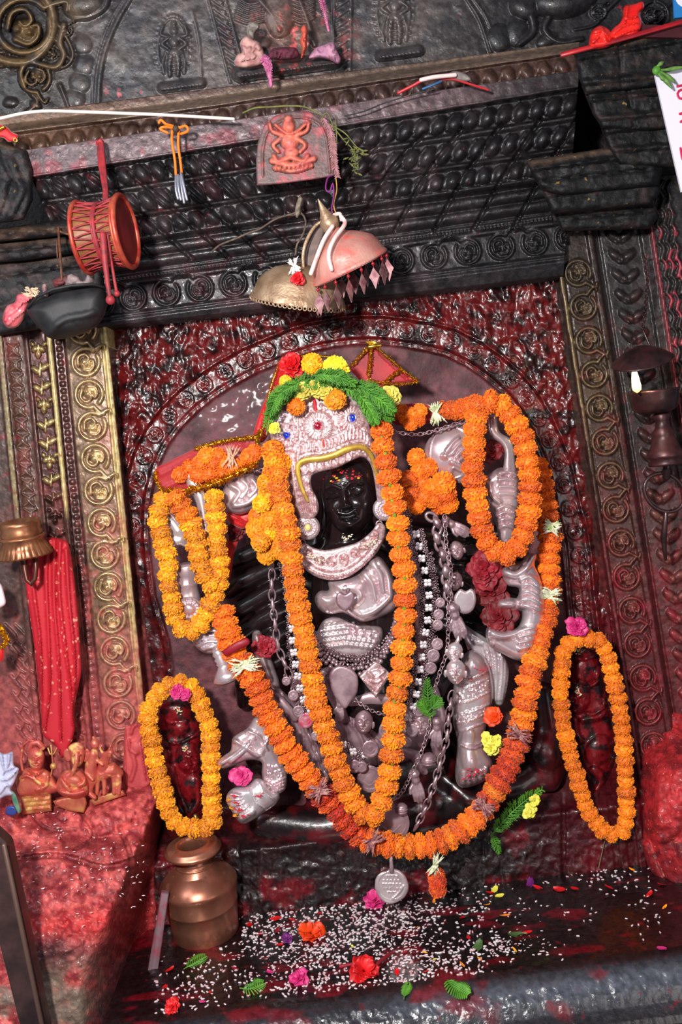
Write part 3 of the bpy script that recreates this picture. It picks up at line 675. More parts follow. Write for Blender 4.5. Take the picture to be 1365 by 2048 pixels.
def face_relief(R, cx, cy, s, ang=0, k=1.0, eyes='closed', third=True, smile=.0):
    T = Lc(cx, cy, s, ang)
    def g(x, y, rx, ry, H, a=0): p = T((x, y))[0]; R.gauss(p[0], p[1], rx*s, ry*s, ang+a, H*s*k)
    g(0, -.75, .6, .35, .06); g(-.42, -.12, .26, .17, -.16); g(.42, -.12, .26, .17, -.16)
    g(0, .05, .11, .32, .20); g(0, .30, .13, .11, .20); g(-.14, .36, .08, .07, .10); g(.14, .36, .08, .07, .10)
    g(-.52, .38, .26, .24, .09); g(.52, .38, .26, .24, .09); g(0, 1.0, .26, .17, .14)
    g(0, .50, .12, .05, -.03); g(0, .80, .26, .05, -.06)
    for s_ in (-1, 1):
        R.stroke(T((s_*.10, -.30), (s_*.35, -.44), (s_*.72, -.30)), .06*s, .09*s*k, .03*s, add=True)
        e = T((s_*.43, -.10))[0]; R.blob(e[0], e[1], .25*s, .12*s, ang+s_*4, .11*s*k, add=True)
        R.stroke(T((s_*.18, -.06), (s_*.42, -.0 if eyes == 'closed' else -.2), (s_*.70, -.10)), .035*s, .07*s*k, .02*s, add=True)
        if eyes == 'closed': R.stroke(T((s_*.2, -.14), (s_*.43, -.22), (s_*.68, -.14)), .03*s, .05*s*k, .02*s, add=True)
    R.stroke(T((-.30, .60-smile), (-.1, .60), (0, .62), (.1, .60), (.30, .60-smile)), .075*s, .11*s*k, add=True)
    R.stroke(T((-.22, .70), (0, .74), (.22, .70)), .08*s, .11*s*k, add=True)
    R.stroke(T((-.30, .655-smile*.8), (0, .67), (.30, .655-smile*.8)), .025*s, -.09*s*k)
    if third: R.stroke(T((0, -.72), (0, -.50)), .05*s, .05*s*k, add=True)
def fern(mb, pts, Y, wid, n=30, k=1.0, lift=6, seed=1):
    """feathery sprig: stem plus forked needle leaflets, pixels."""
    r = random.Random(seed); q = crom(pts, n+1); m = M(Y)
    mb.tube([P(x, y, Y) for x, y in q[:, :2]], 1.2*m*k, 6)
    for i in range(2, n+1):
        x, y = q[i][:2]; dx, dy = q[i][0]-q[i-1][0], q[i][1]-q[i-1][1]; L = math.hypot(dx, dy)+1e-6; dx /= L; dy /= L
        w = wid*(.35+.65*math.sin(math.pi*min(1, (i+1)/(n+1)*.9+.1)))
        for s in (-1, 1):
            a = math.radians(r.uniform(38, 62))*s; ex, ey = dx*math.cos(a)-dy*math.sin(a), dx*math.sin(a)+dy*math.cos(a); l = w*r.uniform(.75, 1.1); z = r.uniform(-lift*.4, lift)
            p0 = P(x, y, Y); p1 = P(x+ex*l*.55, y+ey*l*.55, Y-z*.8*m); p2 = P(x+ex*l+dx*l*.15, y+ey*l+dy*l*.15, Y-z*m)
            mb.tube([p0, p1, p2], [1.1*m*k, 1.2*m*k, .5*m*k], 4, caps=False, flat=.5)
            for t in (.35, .6, .8):
                for s2 in (-1, 1):
                    b = a+s2*math.radians(38); fx, fy = dx*math.cos(b)-dy*math.sin(b), dx*math.sin(b)+dy*math.cos(b)
                    x2, y2 = x+ex*l*t, y+ey*l*t; ll = l*.32
                    mb.tube([P(x2, y2, Y-z*t*m), P(x2+fx*ll, y2+fy*ll, Y-(z*t+r.uniform(-1, 3))*m)], [1.0*m*k, .4*m*k], 4, caps=False, flat=.5)
    return mb
# ---- marigolds
def marigold_mesh(name, mat_, seed, np_=330, flat=.62, ruffle=1.0):
    r = random.Random(seed); mb = MB(); mb.ball((0, 0, 0), .80, 16, 10, (1, 1, flat))
    ga = math.pi*(3-5**.5)
    for i in range(np_):
        z = 1-2*(i+.5)/np_; z = max(-1, min(1, z+r.uniform(-.02, .02))); q = math.sqrt(max(0, 1-z*z)); a = i*ga+r.uniform(-.1, .1)
        n = Vector((q*math.cos(a), q*math.sin(a), z*flat)); nn = Vector((q*math.cos(a), q*math.sin(a), z/flat*.7)).normalized()
        t = nn.cross(Vector((0, 0, 1))); t = t.normalized() if t.length > .01 else Vector((1, 0, 0)); b = nn.cross(t)
        ro = r.uniform(-.9, .9); t, b = t*math.cos(ro)+b*math.sin(ro), b*math.cos(ro)-t*math.sin(ro)
        w = r.uniform(.085, .13); hgt = r.uniform(.93, 1.07); lean = b*r.uniform(-.09, .09)
        V = []
        for u, k in ((-1, .72), (0, 1.0), (1, .72)): V.append(n*.74+t*(w*.55*u)+b*(.03*(1-abs(u))))
        for u, k in ((-1, .9), (-.35, 1.0), (.35, .97), (1, .9)): V.append(n*(hgt*k)+t*(w*u)+b*(.05*math.cos(u*3+seed))*ruffle+lean)
        mb.add(V, [(0, 1, 4, 3), (1, 5, 4), (1, 2, 6, 5)])
    me = mesh_from(mb.v, mb.f, name); me.materials.append(mat_); me.polygons.foreach_set('use_smooth', [True]*len(me.polygons)); return me
def mgmat(name, a, b): return mat(name, a, .62, 0, c2=b, nscale=2.2, fac=(.3, .7), rnd=.008, sheen=.15)
MG = {'yellow': mgmat('marigold_amber', (255, 158, 4), (255, 186, 14)), 'orange': mgmat('marigold_orange', (252, 132, 2), (255, 160, 8)),
      'deep': mgmat('marigold_deep_orange', (248, 112, 2), (254, 144, 8)), 'red': mgmat('marigold_rust', (196, 44, 12), (240, 92, 10)), 'lemon': mgmat('marigold_lemon', (255, 206, 20), (255, 232, 60))}
MGM = {k: [marigold_mesh('marigold', m, 3+j*7+i, 330 if k != 'lemon' else 240) for j in range(3)] for i, (k, m) in enumerate(MG.items())}
def put_flower(parent, x, y, Y, size, col, axis=None, flat=1.0, name='marigold', thick=None):
    me = random.choice(MGM[col]); o = bpy.data.objects.new(name, me); COL.objects.link(o)
    p = P(x, y, Y); ax = (axis if axis is not None else Vector((0, -1, .2))).normalized()
    q = ax.to_track_quat('Z', 'Y').to_matrix() @ Matrix.Rotation(random.uniform(0, 6.28), 3, 'Z') @ Matrix.Rotation(random.uniform(-.16, .16), 3, 'X')
    s = size*.56*M(Y)*random.uniform(.93, 1.06); tz = s if thick is None else thick*.68*M(Y)/.62*random.uniform(.95, 1.1)
    mw = Matrix.Translation(p) @ q.to_4x4() @ Matrix.Diagonal((s, s*random.uniform(.95, 1.05), tz, 1))
    if parent is not None: o.parent = parent; o.matrix_parent_inverse = Matrix.Translation(parent.location).inverted()
    o.location, o.rotation_euler, o.scale = mw.to_translation(), mw.to_euler(), mw.to_scale(); return o
M_STRING = mat('garland_thread', (150, 60, 50), .8); M_BUD = mat('green_calyx', (92, 138, 30), .5, c2=(120, 165, 50), nscale=80)
M_TUBE = mat('tuberose_petal', (226, 224, 196), .5, c2=(150, 170, 90), nscale=60, fac=(.45, .7)); M_TUBER = mat('stained_tuberose', (196, 150, 140), .5, c2=(120, 40, 60), nscale=60)
_b = MB(); _b.ball((0, 0, 0), 1, 8, 6, (.9, .8, 1.5)); BUDM = mesh_from(_b.v, _b.f, 'bud'); BUDM.materials.append(M_BUD)
def garland(name, label, group, pts, size, spacing, col, closed=False, buds=0, thick=None, jitter=1.2, cat='garland', cols=None):
    """pts: (px,py,Y). flowers are strung along the path, each a part."""
    c = crom(pts, 220, closed); L = np.sum(np.hypot(np.diff(c[:, 0]), np.diff(c[:, 1]))); n = min(100, max(2, int(round(L/spacing))))
    q = crom(pts, n+(0 if closed else 1), closed); root = empty(name, P(*q[0][:3]), label, cat, group)
    m = MB(); th = crom(pts, n*3, closed); m.tube([P(*t[:3]) for t in th], .0012, 5); m.build('string', M_STRING, root)
    N_ = len(q)
    for i in range(N_):
        a, b = q[(i-1) % N_ if closed else max(0, i-1)], q[(i+1) % N_ if closed else min(N_-1, i+1)]
        ax = P(*b[:3])-P(*a[:3]); cc = cols(i/max(1, N_-1)) if cols else col
        put_flower(root, q[i][0]+random.uniform(-jitter, jitter), q[i][1]+random.uniform(-jitter, jitter), q[i][2]+random.uniform(-.004, .004), size if not hasattr(size, '__call__') else size(i/(N_-1)), cc, ax, thick=thick or spacing*1.08)
        if buds and i < N_-1 and random.random() < buds:
            mx = (q[i]+q[i+1])/2; p = P(mx[0]+random.uniform(-3, 3), mx[1], mx[2]-size*.22*M(mx[2])); bo = bpy.data.objects.new('bud', BUDM); COL.objects.link(bo); bo.parent = root; bo.location = p-root.location; bo.scale = [4.4*M(mx[2])]*3; bo.rotation_euler = (random.uniform(-.4, .4), random.uniform(-.4, .4), 0)
    return root
def tuft(parent, x, y, Y, dirx, diry, n=26, L=26, mat_=None, name='tuberose_bunch', seed=0, both=True):
    r = random.Random(seed); mb = MB(); m = M(Y); a0 = math.atan2(diry, dirx)
    for i in range(n):
        a = a0+r.uniform(-.75, .75)+(math.pi if both and i % 2 else 0); z = r.uniform(-.25, .9); l = L*r.uniform(.7, 1.15)
        sx, sy = x+r.uniform(-5, 5)*math.cos(a0+1.57), y+r.uniform(-9, 9)*math.sin(a0+1.57)
        p0 = P(sx, sy, Y); p1 = P(sx+math.cos(a)*l*.5, sy+math.sin(a)*l*.5, Y-(z*l*.45)*m); p2 = P(sx+math.cos(a)*l+r.uniform(-3, 3), sy+math.sin(a)*l+r.uniform(-3, 3), Y-(z*l*.5)*m)
        mb.tube([p0, p1, p2], [1.6*m, 1.9*m, .5*m], 6, caps=False); mb.ball(p1.lerp(p2, .35), 2.3*m, 6, 5, (1, 1, 1.2))
    return mb.build(name, mat_ or M_TUBE, parent)
def petalflower(mb, x, y, Y, r_, layers=3, n=7, seed=0, up=.5, tiltz=(0, -1, .25), curl=.4):
    """ruffled blossom of overlapping, crumpled, cupped petals."""
    rd = random.Random(seed); m = M(Y); c = P(x, y, Y); ax = Vector(tiltz).normalized(); q = ax.to_track_quat('Z', 'Y').to_matrix()
    n = max(5, n-1)
    for l in range(layers+1):
        R0_ = r_*m*(1-.2*l); lift = (.12+.34*l)*up
        for i in range(max(3, n-l)):
            a = 2*math.pi*(i+.5*l)/max(3, n-l)+rd.uniform(-.35, .35); R = R0_*rd.uniform(.78, 1.15); w = R*rd.uniform(.85, 1.2); V = []; ph = rd.uniform(0, 6); lf = lift*rd.uniform(.5, 1.5)
            for j in range(6):
                t = j/5; ww = w*math.sin(math.pi*(.1+.72*t))**.7
                for k in range(7):
                    s = (k-3)/3; rad = R*(.1+.9*t*(1-.13*s*s*t))*(1+.05*math.sin(ph+s*5)*t)
                    z = R*(lf*(t**.8)*1.4+curl*.5*s*s*t-curl*.6*max(0, t-.6)+.07*math.sin(ph+s*4+t*3)*t)+m*l*1.6
                    V.append(c+q @ Vector((rad*math.cos(a)-ww*.5*s*math.sin(a), rad*math.sin(a)+ww*.5*s*math.cos(a), z)))
            mb.add(V, [(j*7+k, j*7+k+1, (j+1)*7+k+1, (j+1)*7+k) for j in range(5) for k in range(6)])
    return mb
def chain(mb, pts, n, rl, rw, wire, Y=None, flat=1.0):
    """n interlocking oval links along pts (px,py,Y)."""
    q = crom(pts, n+1); out = []
    for i in range(n):
        a, b = P(*q[i][:3]), P(*q[i+1][:3]); c = (a+b)/2; d = (b-a).normalized(); m = M(q[i][2])
        ax = Vector((0, -1, 0)) if i % 2 == 0 else (d.cross(Vector((0, -1, 0)))+Vector((0, -.55, 0))).normalized()
        ax = (ax-ax.dot(d)*d).normalized(); t = MB() if mb is None else mb
        t.torus(c, 1.0*m, wire*m, ax, 16, 6, sx=rl, sy=rw, xdir=d)
        if mb is None: out.append(t)
    return out if mb is None else mb
# ================================================================ CAPITALS, stepped sooty blocks
M_CAP = attrmat('sooty_capital_stone', rough=.6, bump=(60, .7, .006), coat=0, spk=((128, 100, 50), 60, .70, .75), spec=.3)
def capital(name, outline, Y, seed, base, brown, ridges=(), thick=150, edge=16, eh=14):
    def rel(R):
        for p, w_, h_ in ridges: R.stroke(p, w_, h_, smooth=False)
        R.h += fbm(R.X/26, R.Y/26, 4, seed)*12+fbm(R.X/7, R.Y/7, 3, seed+1)*2.5
    def col(X, Yp, h):
        n = fbm(X/30, Yp/14, 4, seed+2); c = cmix(LC(base), LC(brown), sstep(.5, .75, n)); o = np.array(outline)
        e = np.interp(X, [o[0][0], o[1][0]], [o[0][1], o[1][1]]); return cmix(c, LC((96, 76, 62)), np.exp(-((Yp-e-5)/6)**2)*.6)  # brown highlight painted along the top edge
    o = shell(name, outline, Y, M_CAP, None, step=4, edge=edge, eh=eh, thick=thick, smoothn=0, relief=rel, colfn=col); o['kind'] = 'structure'; return o
def f_far(X, Y):
    n = fbm(X/60, Y/60, 4, 251); R = Rel(X, Y); R.h += n*16
    for k in range(12): R.stroke([(-300, 250+k*60), (1700, -10+k*60)], 6, 8+k % 2*4, smooth=False)
    return R.h*K, cmix(LC((16, 15, 17)), LC((44, 34, 34)), n), np.zeros_like(X)
patch('wall_behind', [(-400, -300), (1800, -300), (1800, 2100), (-400, 2100)], 7, .13, f_far, M_CAP, skirt=0)
BK, BR = (15, 15, 17), (44, 34, 32)
capital('trim_3', [(1146, 96), (1425, 44), (1425, 160), (1330, 172), (1240, 182), (1172, 190), (1160, 160)], -.36, 201, BK, BR, [([(1150, 118), (1425, 70)], 5, 8), ([(1165, 165), (1330, 150)], 7, 10), ([(1240, 90), (1246, 180)], 4, -6)])
capital('trim_4', [(1164, 172), (1425, 146), (1425, 250), (1300, 262), (1205, 258), (1186, 228)], -.33, 205, BK, BR, [([(1180, 200), (1420, 176)], 5, 9), ([(1255, 170), (1270, 255)], 5, -8), ([(1200, 236), (1400, 220)], 6, 9)])
capital('trim_7', [(1196, 236), (1425, 222), (1425, 330), (1330, 336), (1240, 330), (1214, 290)], -.30, 209, BK, BR, [([(1215, 262), (1330, 250), (1420, 246)], 6, 10), ([(1230, 300), (1420, 286)], 6, 9)])
capital('trim_8', [(1054, 322), (1210, 296), (1290, 296), (1330, 330), (1318, 372), (1120, 392), (1084, 380), (1064, 350)], -.28, 213, BK, BR, [([(1062, 338), (1320, 306)], 5, 9), ([(1075, 362), (1325, 336)], 4, -6)])
capital('trim_9', [(1082, 374), (1320, 346), (1322, 386), (1300, 410), (1104, 428), (1094, 404)], -.25, 217, BK, BR, [([(1090, 392), (1318, 366)], 4, 7)])
capital('trim_10', [(1104, 418), (1310, 396), (1318, 436), (1300, 458), (1124, 462)], -.18, 221, BK, BR, [([(1110, 440), (1315, 420)], 4, 6)])
LK, LR = (26, 24, 26), (62, 50, 50)
capital('trim_11', [(-60, 262), (18, 290), (52, 300), (64, 340), (66, 400), (48, 440), (-60, 455)], -.34, 231, LK, LR, [([(-20, 300), (10, 360), (-10, 420)], 14, 9), ([(20, 320), (44, 380), (20, 430)], 10, 8)])
capital('trim_12', [(-60, 462), (20, 455), (110, 440), (178, 436), (182, 462), (100, 474), (-60, 490)], -.27, 235, LK, (78, 60, 54), [([(-60, 474), (178, 450)], 3, 5)])
capital('trim_13', [(-60, 486), (60, 478), (180, 460), (190, 500), (60, 520), (-60, 530)], -.22, 239, LK, LR, [([(-60, 508), (186, 482)], 4, 6)])
capital('trim_14', [(-60, 524), (70, 514), (192, 494), (206, 560), (200, 640), (-60, 680)], -.16, 243, LK, LR, [([(-60, 560), (200, 525)], 4, 6), ([(-60, 620), (200, 590)], 6, 7)])
# ================================================================ GARLANDS
def g3(L, Y): return [(x, y, Y) for x, y in L]
GI = [(546, 900, -.34), (554, 939, -.36), (560, 992, -.37), (573, 1045, -.38), (581, 1097, -.39), (591, 1177, -.40), (600, 1229, -.40), (612, 1282, -.40), (631, 1391, -.40), (645, 1441, -.40), (658, 1480, -.40), (676, 1536, -.40), (698, 1586, -.40), (724, 1625, -.40), (750, 1632, -.405)]
garland('marigold_garland', 'close-packed left arm of the long V-shaped marigold garland hanging from the crown', 'two arms of the long V garland', GI, 43, 24, 'orange')
GI2 = [(764, 862, -.37), (767, 894, -.40), (776, 940, -.41), (786, 990, -.41), (795, 1045, -.41), (799, 1097, -.41), (808, 1141, -.41), (810, 1200, -.41), (811, 1231, -.41), (806, 1283, -.41), (804, 1338, -.41), (795, 1388, -.41), (789, 1421, -.41), (788, 1470, -.41), (784, 1511, -.41), (777, 1558, -.41), (766, 1597, -.41), (748, 1628, -.41)]
garland('marigold_garland', 'loosely strung right arm of the V-shaped marigold garland with green buds', 'two arms of the long V garland', GI2, 45, 31, 'deep', buds=.8, thick=27, cols=lambda t: 'deep' if t < .55 else 'orange')
GO = [(446, 1225, -.31), (465, 1295, -.32), (492, 1340, -.33), (515, 1377, -.34), (531, 1419, -.35), (554, 1458, -.36), (576, 1500, -.36), (609, 1544, -.36), (640, 1582, -.36), (687, 1636, -.36), (715, 1667, -.36), (750, 1684, -.36), (808, 1692, -.36), (854, 1690, -.36), (891, 1680, -.36), (921, 1660, -.36), (955, 1634, -.35), (982, 1595, -.34), (1008, 1548, -.33), (1026, 1508, -.32), (1040, 1465, -.31), (1052, 1400, -.30), (1060, 1354, -.29), (1072, 1320, -.27), (1082, 1277, -.25), (1091, 1237, -.23), (1098, 1185, -.2), (1098, 1126, -.19), (1100, 1080, -.18), (1090, 1000, -.17), (1075, 930, -.17)]
go = garland('marigold_garland', 'largest deep orange garland sweeping under both legs, broken by pale tuberose bunches', None, GO, lambda t: 50 if t < .75 else 44, 21, 'deep', cols=lambda t: 'deep' if t < .27 else ('red' if random.random() < .65 and (t < .36 or .52 < t < .66) else ('deep' if random.random() < .8 else 'orange')))
for i, (x, y, dx, dy, L, mt, Y) in enumerate([(488, 1330, 1, -.25, 30, 0, -.37), (640, 1583, 1, -.6, 24, 1, -.40), (748, 1682, 1, -1.2, 24, 1, -.40), (968, 1612, 1, .9, 26, 1, -.39), (1040, 1470, 1, .3, 26, 1, -.35), (1102, 1190, 1, .15, 20, 0, -.24), (1106, 1055, 1, .2, 18, 0, -.22)]):
    tuft(go, x, y, Y, dx, dy, 34, L, M_TUBER if mt else M_TUBE, seed=i)
mb = MB(); mb.tube([P(452, 1306, -.36), P(478, 1290, -.37), P(494, 1283, -.365)], .011, 10, flat=.5); mb.build('ribbon', mat('maroon_ribbon', (140, 12, 32), .5), go)
gt = garland('garland_tassel', 'short two-flower garland tail hanging below the largest garland over the plinth', None, [(874, 1750, -.37), (876, 1778, -.37)], 34, 24, 'red')
tuft(gt, 872, 1730, -.38, .2, -1, 22, 26, M_TUBE, seed=31); mb = MB()
mb.tube([P(866, 1700, -.37), P(872, 1722, -.375)], .011, 8); mb.build('petal_knot', mat('dark_rose_petals', (110, 18, 34), .6, c2=(70, 10, 24)), gt)
GR = [(956, 810), (953, 836), (950, 868), (948, 892), (947, 942), (951, 983), (957, 1020), (966, 1068), (984, 1096), (1009, 1109), (1034, 1096), (1048, 1068), (1057, 1038), (1061, 1000), (1060, 953), (1053, 907), (1044, 872), (1030, 843), (1010, 815), (985, 804)]
garland('marigold_garland', 'orange garland looped over the raised silver hands at upper right', None, g3(GR, -.34), 44, 25, 'deep', closed=True)
garland('marigold_garland', 'short orange run of marigolds along the scarf right of the crown', None, [(886, 822, -.27), (905, 820, -.28), (925, 819, -.3), (940, 815, -.32)], 38, 15, 'deep')
def cluster(name, label, pts, Y, size, col, group=None, cat='flower cluster', jY=.02):
    root = empty(name, P(pts[0][0], pts[0][1], Y), label, cat, group)
    for p in pts:
        s = p[2] if len(p) > 2 else size
        put_flower(root, p[0], p[1], Y-random.uniform(0, jY), s, col if not isinstance(col, (list, tuple)) else random.choice(col), Vector((random.uniform(-.5, .5), -1, random.uniform(-.4, .6))), thick=s*.7)
    return root
cluster('marigold_cluster', 'lumpy orange marigold cluster under the silver palm plate', [(833, 915), (842, 940), (820, 960), (845, 965), (826, 990), (848, 992), (866, 998), (886, 968, 46), (888, 988, 46), (897, 1006, 40), (868, 975), (835, 1008), (812, 985), (857, 935), (880, 1010)], -.24, 36, 'deep', jY=.04)
cluster('marigold_cluster', 'dense amber marigold heap hanging left of the crown', [(545, 905), (562, 926), (545, 946), (533, 966), (556, 968), (538, 990), (560, 996), (524, 1008), (548, 1016), (516, 1032), (540, 1040), (560, 1044), (512, 1058), (534, 1066), (556, 1072), (522, 1084), (546, 1094), (534, 1108), (560, 1100)], -.31, 38, ['yellow', 'yellow', 'orange'], jY=.04)
cluster('marigold_cluster', 'orange marigold tuft on the dark red scarf right of the crown', [(812, 835), (828, 828), (840, 822), (822, 846), (838, 840), (804, 824)], -.25, 28, 'deep')
cluster('marigold_cluster', 'orange marigolds heaped under the gauzy red scarf on the left arm', [(360, 950), (380, 935), (402, 928), (425, 925), (448, 928), (470, 935), (395, 950), (420, 948), (445, 950), (415, 912), (436, 912), (510, 905), (498, 915)], -.285, 34, 'deep', jY=.015)
GL = [(327, 1002), (315, 1031), (319, 1060), (330, 1097), (337, 1124), (335, 1150), (339, 1176), (344, 1204), (350, 1232), (362, 1256), (381, 1262), (402, 1246), (415, 1224), (426, 1196), (436, 1170), (439, 1145), (437, 1118), (434, 1087), (434, 1060), (431, 1034), (428, 992)]
garland('marigold_garland', 'amber garland looped around the silver bell hand at far left', 'two amber garlands on the left arm', g3(GL, -.32), 38, 22, 'yellow')
garland('marigold_garland', 'shorter amber strand falling inside the left loop, between the silver hammer and blade', 'two amber garlands on the left arm', g3([(350, 995), (366, 1018), (380, 1042), (388, 1068), (394, 1094), (399, 1121), (407, 1147), (424, 1166)], -.335), 42, 21, 'yellow', cols=lambda t: 'orange' if t < .3 else 'yellow')
GGL = [(361, 1366), (342, 1371), (324, 1381), (311, 1396), (299, 1414), (296, 1435), (298, 1455), (302, 1475), (307, 1494), (309, 1516), (314, 1540), (321, 1563), (328, 1589), (333, 1613), (343, 1633), (356, 1647), (375, 1654), (397, 1657), (418, 1652), (425, 1633), (426, 1609), (422, 1583), (422, 1559), (421, 1537), (422, 1514), (422, 1494), (421, 1470), (417, 1449), (409, 1430), (401, 1408), (392, 1390), (379, 1372)]
garland('marigold_garland', 'amber garland hung in a long oval around the red-smeared left guardian statue', 'oval garlands on the guardian statues', g3(GGL, -.22), 37, 21.5, 'yellow', closed=True)
GGR = [(1197, 1280), (1168, 1277), (1142, 1284), (1128, 1301), (1124, 1330), (1123, 1360), (1122, 1390), (1124, 1420), (1128, 1452), (1134, 1480), (1142, 1509), (1147, 1530), (1155, 1552), (1161, 1578), (1170, 1606), (1180, 1627), (1194, 1645), (1212, 1664), (1240, 1668), (1252, 1645), (1254, 1620), (1254, 1598), (1253, 1573), (1251, 1545), (1249, 1509), (1247, 1475), (1244, 1440), (1238, 1405), (1230, 1370), (1222, 1338), (1213, 1306)]
garland('marigold_garland', 'orange garland hung in a long oval around the right guardian statue', 'oval garlands on the guardian statues', g3(GGR, -.20), 33, 20.5, 'orange', closed=True)
# ================================================================ MAIN STATUE
SILV = mat('tarnished_silver', (236, 220, 222), .30, .68, c2=(205, 178, 184), nscale=14, bump=(45, .25, .002), c3=(165, 60, 80), n3=40, f3=(.70, .78))
SILVB = mat('bright_silver', (246, 240, 242), .27, .68, c2=(220, 204, 210), nscale=12, bump=(38, .3, .002), c3=(150, 40, 60), n3=46, f3=(.72, .78))
CHASED = mat('chased_silver', (238, 216, 216), .34, .6, c2=(190, 140, 144), nscale=90, bump=(260, .35, .0012), kind='voro')
SILVD = mat('dull_pink_silver', (192, 164, 170), .40, .6, c2=(150, 120, 130), nscale=26, bump=(120, .3, .001))
BLACK = mat('oiled_black_stone', (16, 12, 13), .24, 0, c2=(34, 22, 24), nscale=14, bump=(60, .25, .002), coat=.3)
BLACKR = mat('red_smeared_black_stone', (26, 14, 16), .32, 0, c2=(96, 14, 22), nscale=15, fac=(.42, .66), bump=(60, .5, .003), coat=.3)
GOLDB = mat('brass_band', (222, 190, 84), .38, .55, c2=(190, 150, 60), nscale=50)
ROOT = empty('deity_statue', P(770, 1640, -.12), 'black stone many-armed deity in silver crown, silver hands and feet, at the shrine centre', 'statue')
def T3(L): return [P(*q[:3]) for q in L], [q[3]*M(q[2]) for q in L]
# torso, hips and neck: one fused dark body with the fanned dark arms
mb = MB()
mb.tube(*T3([(690, 1060, -.10, 42), (700, 1120, -.10, 92), (710, 1200, -.10, 108), (720, 1290, -.09, 96), (735, 1370, -.08, 112), (745, 1430, -.05, 118)]), seg=20)
mb.tube(*T3([(560, 1110, -.05, 36), (640, 1092, -.09, 44), (770, 1075, -.09, 44), (870, 1085, -.05, 36)]), seg=14)
mb.tube(*T3([(690, 1070, -.12, 44), (694, 1040, -.15, 36), (696, 990, -.15, 44)]), seg=16)
for i in range(6):
    y = 1085+i*43; mb.tube(*T3([(610, y-14, -.05-.012*i, 21), (545, y+4+i*4, -.085-.014*i, 20), (485, y+28+i*8, -.08-.012*i, 18), (448+i*8, y+46+i*12, -.05, 15)]), seg=12)
for i in range(6):
    y = 1080+i*34; mb.tube(*T3([(850, y-8, -.05, 19), (930, y-10+i*4, -.09, 18), (1000, y-14+i*8, -.08, 17), (1050-i*5, y-16+i*12, -.05, 14)]), seg=12)
mb.tube(*T3([(740, 1400, -.05, 80), (640, 1460, -.10, 60), (560, 1470, -.10, 44), (520, 1520, -.10, 36)]), seg=14)
mb.tube(*T3([(760, 1400, -.05, 80), (860, 1400, -.10, 60), (920, 1330, -.14, 50), (945, 1420, -.14, 34), (950, 1520, -.12, 30)]), seg=14)
mb.tube(*T3([(860, 1130, -.06, 24), (950, 1190, -.12, 24), (1000, 1250, -.14, 22)]), seg=12)
body = mb.build('stone_body', BLACK, ROOT); remesh(body, .006, 3)
# lying corpse / lotus under the feet, dark
mb = MB()
mb.tube(*T3([(520, 1640, -.10, 34), (640, 1655, -.12, 42), (780, 1630, -.12, 46), (900, 1605, -.12, 40), (1040, 1570, -.10, 38), (1110, 1520, -.08, 30)]), seg=16)
mb.tube(*T3([(900, 1500, -.06, 20), (890, 1560, -.13, 22), (940, 1600, -.17, 18), (1000, 1596, -.17, 14)]), seg=12)
mb.ball(P(1090, 1500, -.1), 44*M(-.1), 16, 12); mb.tube(*T3([(1085, 1380, -.06, 26), (1095, 1460, -.08, 34), (1090, 1560, -.1, 36)]), seg=14)
mb.tube(*T3([(640, 1560, -.05, 60), (760, 1540, -.05, 80), (880, 1520, -.05, 60)]), seg=16)
o = mb.build('stone_seat', BLACKR, ROOT); remesh(o, .009, 4)
# ---- head
def facef(R):
    face_relief(R, 689, 993, 58, -10, 1.25, smile=.08, third=False)
    for q in range(3): R.stroke([(655, 985-q*7), (690, 972-q*8), (735, 968-q*7)], 1.2, .8, add=True)
pillow('face', [(668, 932), (650, 952), (645, 985), (652, 1022), (668, 1052), (690, 1070), (708, 1073), (728, 1060), (744, 1032), (752, 1000), (752, 965), (742, 932), (722, 915), (690, 915)], -.235, 50, BLACK, ROOT, center=(698, 1000), rings=60, smoothn=150, relief=facef, prof=.42)
for s, x, y in ((-1, 646, 1040), (1, 752, 1020)):
    mb = MB(); mb.tube(*T3([(x+s*2, y-60, -.22, 6), (x-s*2, y-20, -.235, 7), (x, y+16, -.23, 8), (x+s*3, y+34, -.22, 6)]), seg=8)
    mb.build('ear', BLACK, ROOT)
mb = MB(); rd = random.Random(4)
dots = []
for k in range(60):
    x = rd.uniform(-40, 40); y = rd.uniform(-47, -25)
    if abs(x) < 30 or y > -36: dots.append((690+x+y*.15, 990+y*1.15+x*-.12))
tr, tg = MB(), MB()
for i, (x, y) in enumerate(dots):
    r = math.hypot((x-698)/54, (y-1000)/78); Yd = -.235-50*M(-.23)*max(0, 1-r*r)**.42-.008
    (tr if abs(x-695) < 14 or i % 3 else tg).ball(P(x, y, Yd), (1.6+rd.random())*M(-.3), 6, 5, (1.5, .4, .8))
tr.build('red_paste_dots', mat('red_paste', (190, 16, 26), .6), ROOT)['kind'] = 'stuff'; tg.build('yellow_paste_dots', mat('yellow_paste', (222, 180, 30), .6), ROOT)['kind'] = 'stuff'
